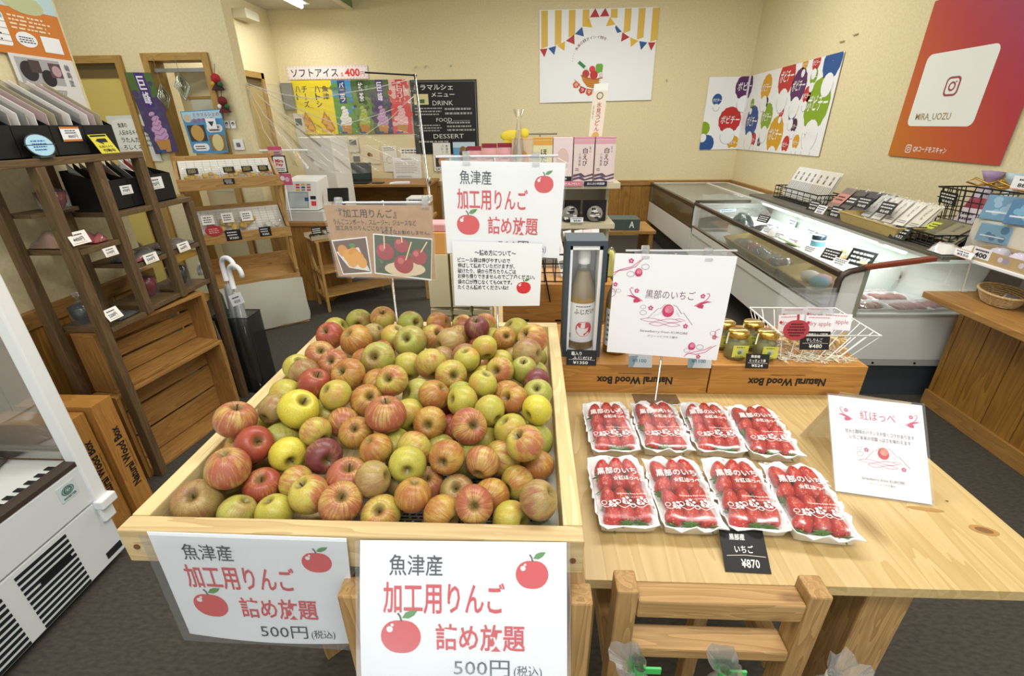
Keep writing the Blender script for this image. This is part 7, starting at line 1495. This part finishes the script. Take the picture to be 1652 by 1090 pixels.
def vine(pts): s.line([f(*p) for p in pts], .0012, PK)
vine([(992, 443), (1000, 436), (1015, 434), (1028, 430), (1040, 418)]); vine([(992, 439), (1004, 434), (1022, 430), (1036, 420)]); vine([(1105, 578), (1112, 572), (1125, 574), (1140, 570), (1150, 562), (1158, 558)]); vine([(1108, 574), (1120, 570), (1138, 566), (1150, 560)])
for x, y, r in ((1033, 439, 6), (1118, 560, 6)): u, v = f(x, y); berry(s, u, v, r*W_, PK, PKL)
for x, y, r in ((1044, 430, 6), (1020, 441, 6), (1131, 561, 6), (1110, 567, 5), (993, 466, 4), (1000, 467, 4), (1153, 537, 5)): u, v = f(x, y); leafo(s, u, v, r*W_)
for x, y, r in ((1021, 421, 4.5), (995, 457, 4), (1155, 544, 4), (1128, 578, 4)): u, v = f(x, y); flower(s, u, v, r*W_, PK)
u, v = f(988, 470); s.ring(u, v, 7*W_, .001, PK, a0=-90, a1=90); u, v = f(1163, 537); s.ring(u, v, 7*W_, .001, PK, a0=90, a1=270)
s.build('printed_paper', t)
t = thing('strawberry_sign', 'smaller laminated strawberry variety sign leaning at the right of table', 'sign', (.65, .70, .78))
q = ((.572, .786, .937), (.726, .757, .934), (.729, .665, .7825), (.575, .694, .7835)); s = Sheet(*q, PAPER, lift=.0003); f = uvq(((1337, 637), (1475, 650), (1507, 820), (1348, 795))); W_ = s.W/150
ftext(s, f, '紅ほっぺ', 1386, 664, 1438, 680, PK, -.004)
for x, y, sg in ((1364, 668, 1), (1463, 678, -1)): u, v = f(x, y); flourish(s, u, v, 9*W_, sg)
ftext(s, f, '甘みと酸味のバランスが良くコクがあります', 1364, 698, 1468, 705, VIO); ftext(s, f, 'いちご本来の甘酸っぱさを味わえます', 1371, 708, 1464, 715, VIO); u, v = f(1423, 734); mountain(s, u, v, 46*W_, REDK, P('e08a72', .5)); ftext(s, f, 'Strawberry from KUROBE', 1392, 777, 1460, 783, GRL); ftext(s, f, 'グリーンビジネス榎木', 1405, 785, 1446, 789, GRL)
s.build('printed_paper', t); pouch(*q, .005, t, .002)
MB().add([(.60, .795, .937), (.72, .772, .93), (.745, .86, .7795), (.60, .87, .7795), (.60, .797, .937), (.72, .774, .93), (.747, .862, .7795), (.60, .872, .7795)], [(0, 1, 2, 3), (7, 6, 5, 4), (0, 4, 5, 1), (2, 6, 7, 3)], ACRYL).build('easel_back', t)
# price cards in black
def bcard(TL, TR, BR, BL, lines, lb, mat=None, ink=None, under=True, grp='black handwritten price cards on the table'):
    s = Sheet(TL, TR, BR, BL, mat or BLACKCARD, lift=.00025, thick=.0015); ink = ink or P('f2f2ee', .6)
    for (tx, u0, v0, u1, v1) in lines: s.text(tx, u0, v0, u1, v1, ink, .012)
    if under: s.line([(.08, .635), (.5, .61), (.95, .64)], .0011, P('c9bdb4', .6))
    o = s.build('price_card'); return tag(o, lb, 'price card', grp)
bcard((.316, .580, .800), (.387, .580, .799), (.375, .513, .7805), (.306, .515, .7805), (('黒部産', .2, .1, .55, .26), ('いちご', .28, .38, .70, .56), ('¥870', .38, .70, .78, .90)), 'black handwritten price card reading 870 yen in front of the strawberry packs')
bcard((.092, 1.050, .899), (.167, 1.050, .897), (.166, 1.040, .859), (.091, 1.040, .861), (('箱入り', .15, .1, .5, .36), ('ふじだけ', .2, .42, .85, .62), ('¥1350', .22, .72, .72, .92)), 'black handwritten price card at the foot of boxed juice bottle')
bcard((.533, 1.045, .895), (.590, 1.045, .893), (.588, 1.034, .859), (.533, 1.034, .860), (('黒部産', .2, .08, .6, .28), ('らっきょう漬', .15, .36, .85, .56), ('¥524', .25, .70, .75, .9)), 'black handwritten price card reading 524 yen before the pickle jars')
bcard((.650, 1.046, .955), (.720, 1.046, .955), (.724, 1.040, .909), (.655, 1.040, .909), (('魚津産りんご使用', .15, .08, .9, .26), ('干しりんご', .2, .36, .75, .56), ('¥480', .3, .68, .75, .9)), 'black handwritten price card reading 480 yen on the wire basket of dried apples')
for i, (x0, lb) in enumerate(((.246, 'blue and white price card under left lower edge of the large strawberry sign'), (.392, 'blue and white price card under right lower corner of large strawberry sign'))):
    s = Sheet((x0, 1.044, .892), (x0+.058, 1.044, .890), (x0+.058, 1.035, .858), (x0, 1.035, .859), P('d5dfe2', .4), lift=.0003); s.poly([(0, .2), (.4, .1), (.2, 1), (0, 1)], P('8fa9b4', .4)); s.text('¥1100', .15, .35, .75, .62, P('3f7fa0', .5), .01); tag(s.build('price_card'), lb, 'price card', 'blue price cards on the wooden box')
# ================================================================== GOODS ON THE UPTURNED BOXES
SL = P('3d4a52', .55, name='slate_card'); bb = thing('bottle_gift_box', 'slate grey gift box with a window showing an apple juice bottle', 'box', (.13, 1.12, .862)); x0, x1, y0, y1, z0, z1 = .083, .180, 1.083, 1.175, .8625, 1.165
MB().box(x0, y0, z0+.0082, x0+.010, y1-.0042, z1-.0122, SL).box(x1-.010, y0, z0+.0082, x1, y1-.0042, z1-.0122, SL).box(x0, y0, z1-.012, x1, y1, z1, SL).box(x0, y0, z0, x1, y1, z0+.008, SL).box(x0, y1-.004, z0+.0082, x1, y1, z1-.0122, SL).build('sleeve', bb)
MB().box(x0+.010, y0+.004, z0+.008, x0+.016, y1-.006, z1-.012, WHITE).box(x1-.018, y0+.004, z0+.008, x1-.010, y1-.006, z1-.012, WHITE).box(x0+.010, y0+.004, z1-.022, x1-.010, y1-.006, z1-.012, WHITE).box(x0+.010, y0+.004, z0+.008, x1-.010, y1-.006, z0+.014, WHITE).box(x0+.016, y1-.012, z0+.012, x1-.018, y1-.008, z1-.02, WHITE).build('inner_tray', bb)
def bottle(cx, cy, z, H, r, liq, cap, lab, parent, nm='bottle'):
    JU = P(liq, .12, 0, .6); b = MB(); b.lathe([(.001, 0), (r, .003), (r, H*.55), (r*.9, H*.64), (r*.48, H*.80)], (cx, cy, z), 24, JU); o = b.build(nm, parent)
    MB().lathe([(r*1.005, H*.55), (r*.905, H*.64), (r*.485, H*.80), (r*.42, H*.87)], (cx, cy, z), 24, film('bottle_glass', 'dfe6dd', .18, .04, .7)).build('neck', o); MB().lathe([(r*.44, H*.87), (r*.46, H*.90), (r*.46, H), (.001, H)], (cx, cy, z), 20, P(cap, .35)).build('cap', o)
    mb = MB(); R2 = r*1.012; L0, L1 = H*.09, H*.50
    def lp(u, v, k): a = R(-90+(u-.5)*150); rr = R2+.0003*k; return Vector((cx+rr*math.cos(a), cy+rr*math.sin(a), z+L1+(L0-L1)*v))
    s = Sheet((0, 0, 0), (R2*2.6, 0, 0), (R2*2.6, 0, L0-L1), (0, 0, L0-L1), WHITE); s.p = lp; s.mb = MB(); s.mb.grid(lambda u, v: lp(u, v, 0), 16, 1, WHITE); lab(s); s.build('label', o); return o
def fuji(s):
    s.scrib(.3, .05, .8, .1, 1, INK, 1); s.text('ふじだけ', .25, .14, .85, .27, INK, .01, 1)
    s.disc(.55, .64, .021, REDK, 1, sy=1.05, n=24, fn=lambda a: 1-.14*max(0, -math.sin(a))**10); s.disc(.54, .62, .0165, WHITE, 2, sy=1.0, n=20); s.disc(.55, .55, .0155, P('d2555a', .5), 3, sy=.6, n=18); s.disc(.50, .72, .011, WHITE, 4, n=14); s.line([(.55, .80), (.68, .70), (.72, .58)], .004, REDK, 5)
    for k in range(6): s.rect(.04+.02*k, .80, .048+.02*k, .92, INK, 1)
bottle((x0+x1)/2, 1.125, z0+.014, .258, .0335, 'a5854a', 'f1f1ef', fuji, bb)
MB().box(x0+.016, y0+.006, z0+.014, x1-.018, y0+.0065, z1-.022, film('box_window', 'f0f4f6', .01, .05, .12)).build('window_film', bb)
t = thing('juice_bottle', 'yellow juice bottle with white label half hidden behind the strawberry sign', 'bottle', (.225, 1.125, .862)); bottle(.225, 1.125, .8625, .25, .032, 'b58f3a', 'efefec', lambda s: s.scrib(.1, .1, .9, .9, 6, GREY, 1, words=3), t)
t = thing('juice_bottle', 'juice bottle wholly behind the large strawberry sign', 'bottle', (.31, 1.14, .862)) if False else None
def jar(x, y, lb):
    t = thing('pickle_jar', lb, 'jar', (x, y, .862), 'pickle jars on the wooden box'); r = .027; z = .8625; fn = lambda a, zz: 1+.035*math.cos(8*a)
    MB().lathe([(.001, .001), (r*.92, .002), (r, .008), (r, .048), (r*.84, .057), (r*.84, .063)], (x, y, z), 32, film('jar_glass', 'cfd6b0', .16, .04, .6), fn=fn).build('glass', t)
    mb = MB(); rg = random.Random(int(x*1000+y*500))
    for k in range(12): a = k*2.4; rr = .015 if k % 3 else .004; mb.ell((x+rr*math.cos(a), y+rr*math.sin(a), z+.009+.0038*k), .0085, .0085, .0095, 8, P('b8ab62', .35))
    mb.lathe([(.001, .002), (r*.9, .003), (r*.9, .046), (.001, .047)], (x, y, z), 16, P('8b8440', .3)); mb.build('pickles', t)
    MB().lathe([(r*.90, .060), (r*.95, .062), (r*.95, .071), (r*.88, .074), (.001, .074)], (x, y, z), 24, P('c2a04f', .22, .85)).build('lid', t)
    s = Sheet((x-.019, y-.0285, z+.044), (x+.019, y-.0285, z+.044), (x+.019, y-.0285, z+.012), (x-.019, y-.0285, z+.012), P('d3d55a', .45), lift=.0003, thick=.0006); s.disc(.5, .52, .008, P('b9c3b4', .5)); s.disc(.45, .6, .005, P('6f8a48', .5), 2); s.scrib(.2, .08, .8, .2, 1, INK, 2, words=2); s.scrib(.2, .85, .8, .95, 1, INK, 2, words=2); s.build('label', t)
    MB().tube([(x-.0275, y-.004, z+.04), (x-.0262, y-.004, z+.068), (x-.01, y-.004, z+.0752), (x+.015, y-.002, z+.0752), (x+.0262, y-.002, z+.068)], .0022, 5, P('d9d6a2', .5)).build('paper_seal', t)
for x, y, lb in ((.527, 1.093, 'front left pickle jar with yellow label beside the large strawberry sign'), (.598, 1.088, 'front right pickle jar with yellow label behind the 524 yen card'), (.515, 1.152, 'middle left pickle jar half hidden by the large strawberry sign'), (.588, 1.150, 'middle right pickle jar behind the front right jar'), (.505, 1.225, 'rearmost pickle jar peeping past the edge of the large strawberry sign')): jar(x, y, lb)
WW = P('eef0ee', .4, name='white_wire'); wb = thing('wire_basket', 'white flared wire basket of dried apple bags on the wooden box', 'basket', (.715, 1.14, .862)); bx0, bx1, by0, by1 = .635, .795, 1.075, 1.20; fx = .045; zt_ = .945
lo_ = [(bx0, by0), (bx1, by0), (bx1, by1), (bx0, by1)]; hi_ = [(bx0-fx*.6, by0-.03), (bx1+fx, by0-.03), (bx1+fx, by1+.03), (bx0-fx*.6, by1+.03)]
mb = MB(); mb.tube([(a, b, .864) for a, b in lo_+lo_[:1]], .0016, 6, WW); mb.tube([(a, b, zt_) for a, b in hi_+hi_[:1]], .0022, 6, WW); mb.build('rim', wb); mb = MB()
for k in range(8):
    q = k/7
    for i in range(4): a, b, c, d = lo_[i], lo_[(i+1) % 4], hi_[i], hi_[(i+1) % 4]; mb.cyl((a[0]+(b[0]-a[0])*q, a[1]+(b[1]-a[1])*q, .864), (c[0]+(d[0]-c[0])*q, c[1]+(d[1]-c[1])*q, zt_), .0011, n=5, mat=WW)
    mb.cyl((bx0+(bx1-bx0)*q, by0, .864), (bx0+(bx1-bx0)*q, by1, .864), .0011, n=5, mat=WW)
mb.build('wires', wb)
mb = MB(); rg = random.Random(4)
for i in range(220):
    x, y = rg.uniform(bx0-.012, bx1+.01), rg.choice((rg.uniform(by0-.018, by0+.02), rg.uniform(by0, by1))); a = rg.uniform(0, 6.28); l_ = .012; z = .866+rg.uniform(0, .008); mb.tube([(x, y, z), (x+l_*math.cos(a), y+l_*math.sin(a)*.6, z+rg.uniform(-.003, .004)), (x+2*l_*math.cos(a+.5), y+2*l_*math.sin(a+.5)*.6, z)], .0009, 3, P('e6e3cc', .7))
o = mb.build('shredded_paper'); tag(o, 'cream shredded paper lining the white wire basket', 'shredded paper'); o['kind'] = 'stuff'
for i, (x, y, rz, lb) in enumerate(((.668, 1.115, 6, 'front left'), (.735, 1.11, -4, 'front middle'), (.785, 1.125, -10, 'front right'), (.70, 1.165, 3, 'rear left'), (.765, 1.17, -6, 'rear right'))):
    t = lthing('dried_apple_bag', 'clear bag of dried apple slices, '+lb+' in the white wire basket', 'bag', T(x, y, .868, rz, -12), 'dried apple bags'); rg = random.Random(i); mb = MB()
    for k in range(16): a = rg.uniform(0, 3.1); px_, pz_ = rg.uniform(-.024, .024), rg.uniform(.006, .05); mb.tube([(px_-.013*math.cos(a), -.003+rg.uniform(-.008, .004), pz_-.01*math.sin(a)), (px_, -.008, pz_+.003), (px_+.013*math.cos(a), -.003+rg.uniform(-.008, .004), pz_+.01*math.sin(a))], .0042, 5, (P('d3b07a', .6), P('c0934f', .6), P('e0c592', .6))[k % 3])
    mb.build('apple_slices', t); f_ = lambda u, v: Vector(((u-.5)*.075, -.013*math.sin(math.pi*u)*max(0, 1-v*1.2)-.001, v*.15)); MB().grid(f_, 10, 12, CLEAR).grid(lambda u, v: f_(u, v)*Vector((1, 0, 1)).x+Vector((0, .012, 0)) if False else Vector(((u-.5)*.075, .004, v*.15)), 4, 4, CLEAR).build('bag_film', t)
    s = Sheet((-.034, -.0075, .098), (.034, -.0075, .098), (.034, -.010, .056), (-.034, -.010, .056), P('f1eef2', .5), thick=.0005, lift=.0003); s.scrib(.1, .06, .9, .2, 1, P('d08a8f', .5), 1, words=6); s.text('dry apple', .12, .35, .9, .7, P('c0707a', .5), 0, 1); s.disc(.1, .45, .004, REDK, 1); s.build('header_label', t)
s = Sheet((.597, 1.036, .998), (.662, 1.036, .998), (.662, 1.028, .938), (.597, 1.028, .938), RED, lift=.0003); s.mb = MB(); AR = P('b13a44', .55, name='red_card')
fa = lambda a: 1-.07*max(0, -math.sin(a))**12
for k in (0, -4): s.disc(.5, .55, .030, AR, k, sy=.86, n=28, fn=fa)
s.mb.rings([[s.p(.5+.030*fa(a_)*math.cos(a_)/s.W, .55+.030*.86*fa(a_)*math.sin(a_)/s.H, k) for a_ in [6.2832*i/28 for i in range(28)]] for k in (0, -4)], AR, smooth=False); s.line([(.5, .15), (.49, .02), (.47, -.08)], .006, AR, 0); DR = P('4b1519', .6)
for i in range(5): s.scrib(.18+.05*abs(i-2), .27+.115*i, .84-.05*abs(i-2), .36+.115*i, 1, DR, 2, words=5, fill=.6, seed=i)
tag(s.build('apple_shaped_card'), 'red apple shaped handwritten card on the front of white wire basket', 'card')
# three tied bags in front of the stand
for i, (x, lb, lean) in enumerate(((.150, 'clear tied bag with green tape at the left foot of the timber stand', -.025), (.262, 'clear tied bag with green tape at the middle of the timber stand', -.012), (.402, 'clear tied bag at the right post of the timber stand', .004))):
    y = .385; t = thing('tied_bag', lb, 'bag', (x, y, .535), 'clear tied bags before the stand'); rg = random.Random(i+20); fl_ = [rg.uniform(.75, 1.25) for _ in range(16)]; fn = lambda a, z: fl_[int(a/6.2832*16) % 16] if z > .72 else 1+.04*math.sin(a*5)
    zc = .745
    prof = [(.001, .537), (.038, .54), (.044, .58), (.040, .64), (.020, .715), (.0065, zc), (.006, zc+.006), (.014, zc+.022), (.021, zc+.045)]
    rings = [[Vector((x+lean*max(0, (z-zc)/.05)+r*fn(a, z)*math.cos(a), y-.012*max(0, (z-zc)/.05)+r*fn(a, z)*math.sin(a), z+(rg.uniform(-.006, .006) if z > zc+.03 else 0))) for a in [6.2832*k/16 for k in range(16)]] for r, z in prof]
    MB().rings(rings, film('crackly_bag', 'eef1f2', .22, .06, .6), caps=(True, False)).build('bag_film', t)
    mb = MB()
    for k in range(5): a = k*1.2566; mb.ell((x+.02*math.cos(a), y+.02*math.sin(a), .565+.03*(k % 2)), .018, .018, .022, 8, P('b8b0a0', .6))
    mb.build('contents', t)
    if i < 2: MB().lathe([(.0075, zc-.004), (.0082, zc-.002), (.0082, zc+.008), (.0075, zc+.01)], (x, y, 0), 12, P('3fae52', .4)).box(x+.006, y-.002, zc-.002, x+.028, y+.001, zc+.009, P('3fae52', .4)).build('green_tape', t)
    else: MB().lathe([(.0075, zc-.004), (.0082, zc-.002), (.0082, zc+.006), (.0075, zc+.008)], (x, y, 0), 12, P('d9dcda', .4)).build('tie', t)
# ================================================================== LOW TABLE BEHIND THE CRATE
bt = thing('rear_table', 'low wooden table behind the crate carrying boxes', 'table', (0, 1.55, 0)); MB().box(-.36, 1.34, .68, .36, 1.95, .70, TABLEW).build('table_top', bt, .002)
for x in (-.34, .29): MB().box(x, 1.36, 0, x+.05, 1.41, .68, LEGW).build('leg', bt); MB().box(x, 1.88, 0, x+.05, 1.93, .68, LEGW).build('leg', bt)
CRM = P('dcd3b0', .5, name='cream_tray'); DKP = P('5a3f3c', .5)
def stack(x0, x1, y0, lb):
    t = thing('tray_stack', lb, 'tray stack', ((x0+x1)/2, y0+.05, .70), 'cream tray stacks behind the crate')
    for k in range(7):
        z = .701+.027*k; MB().add([(x0, y0, z+.004), (x1, y0, z), (x1, y0+.10, z), (x0, y0+.10, z+.004), (x0+.004, y0-.008, z+.024), (x1-.004, y0-.008, z+.021), (x1, y0+.10, z+.021), (x0, y0+.10, z+.024)], [(0, 1, 5, 4), (1, 2, 6, 5), (3, 0, 4, 7), (4, 5, 6, 7)], CRM).add([(x0, y0-.004, z+.0215), (x1, y0-.004, z+.019), (x1-.008, y0-.004, z+.026), (x0+.02, y0-.004, z+.024)], [(0, 1, 2, 3)], (DKP, P('c9a39b', .5))[k % 2]).build('tray', t)
    MB().box(x0+.002, y0, .892, x1-.002, y0+.10, 1.06, CRM).build('upper_carton', t, .001); return t
for i, (a, b) in enumerate(((-.318, -.249), (-.246, -.186), (-.183, -.123))): stack(a, b, 1.36, ('leftmost', 'middle', 'rightmost')[i]+' stack of cream trays behind the rules sheet')
tag(MB().box(-.312, 1.365, 1.0605, -.215, 1.45, 1.125, P('dba257', .5)).build('orange_carton', bevel=.002), 'orange carton on top of the cream tray stacks', 'box'); tag(MB().box(-.305, 1.37, 1.1255, -.22, 1.44, 1.15, P('d99a9a', .5)).build('pink_packet', bevel=.004), 'pink packet lying on the orange carton', 'packet')
def ubox(z0, z1, lb):
    t = thing('wooden_box', lb, 'box', (.08, 1.48, z0), 'wooden boxes behind the crate'); MB().box(-.09, 1.40, z0, .26, 1.412, z1, BOXW).build('front_board', t, .001); MB().box(-.09, 1.60, z0, .26, 1.612, z1, BOXW).build('back_board', t, .001)
    for a in (-.09, .248): MB().box(a, 1.412, z0, a+.012, 1.60, z1, BOXW).build('end_board', t, .001)
    MB().box(-.078, 1.413, z1-.01, .248, 1.60, z1-.001, BOXW).build('base_slats', t); MB().box(-.03, 1.399, z0, -.005, 1.402, z0+.006, DARKSTEEL).box(.08, 1.399, z0, .105, 1.402, z0+.006, DARKSTEEL).build('slot', t)
ubox(.7005, .828, 'lower wooden box behind the apple crate and bottle'); ubox(.829, .955, 'upper wooden box stacked behind the apple crate and bottle')
wirebasket(-.02, 1.42, .24, 1.585, .958, 1.045, 'black wire basket on the stacked wooden boxes behind the bottle', 8, 3, r=.0018); MB
o = MB().bar((.035, 1.40, 1.035), (.062, 1.396, .90), .018, .004, P('17181a', .5), (1, 0, 0)).build('black_strap'); tag(o, 'black strap hanging from the wire basket over the stacked wooden boxes', 'strap')
g = 'white sachets in the black basket'
for i, (x, c) in enumerate(((.112, 'e9ebe8'), (.142, 'eceeeb'), (.172, 'e6e1df'), (.193, 'e4d6d6'), (.213, 'e6e1e0'))):
    M = T(x, 1.47+.005*i, .962, 0, -18, -14+3*i); o = MB(M).box(-.013, -.004, 0, .013, .004, .145, P(c, .45)).build('sachet'); tag(o, ('white sachet with grey lettering, first' , 'white sachet with grey lettering, second', 'white and pink sachet, third', 'white and pink sachet, fourth', 'white and red sachet, last')[i]+' from the left in the black wire basket', 'sachet', g)
    s = Sheet(*[M @ Vector(p) for p in ((-.012, -.0045, .143), (.012, -.0045, .143), (.012, -.0045, .01), (-.012, -.0045, .01))], P(c, .45), thick=.0003, lift=.0003); s.vtext('白えび', .3, .08, .7, .5, GREY if i < 2 else RED, 0, 1); s.rect(.1, .7, .9, .9, GREY if i < 2 else REDK, 1); s.build('print', o)
pack((.262, 1.50, .956), .05, .05, .08, 'c9c46a', 'yellow green packet standing right of the black wire basket', 'packets by the basket')
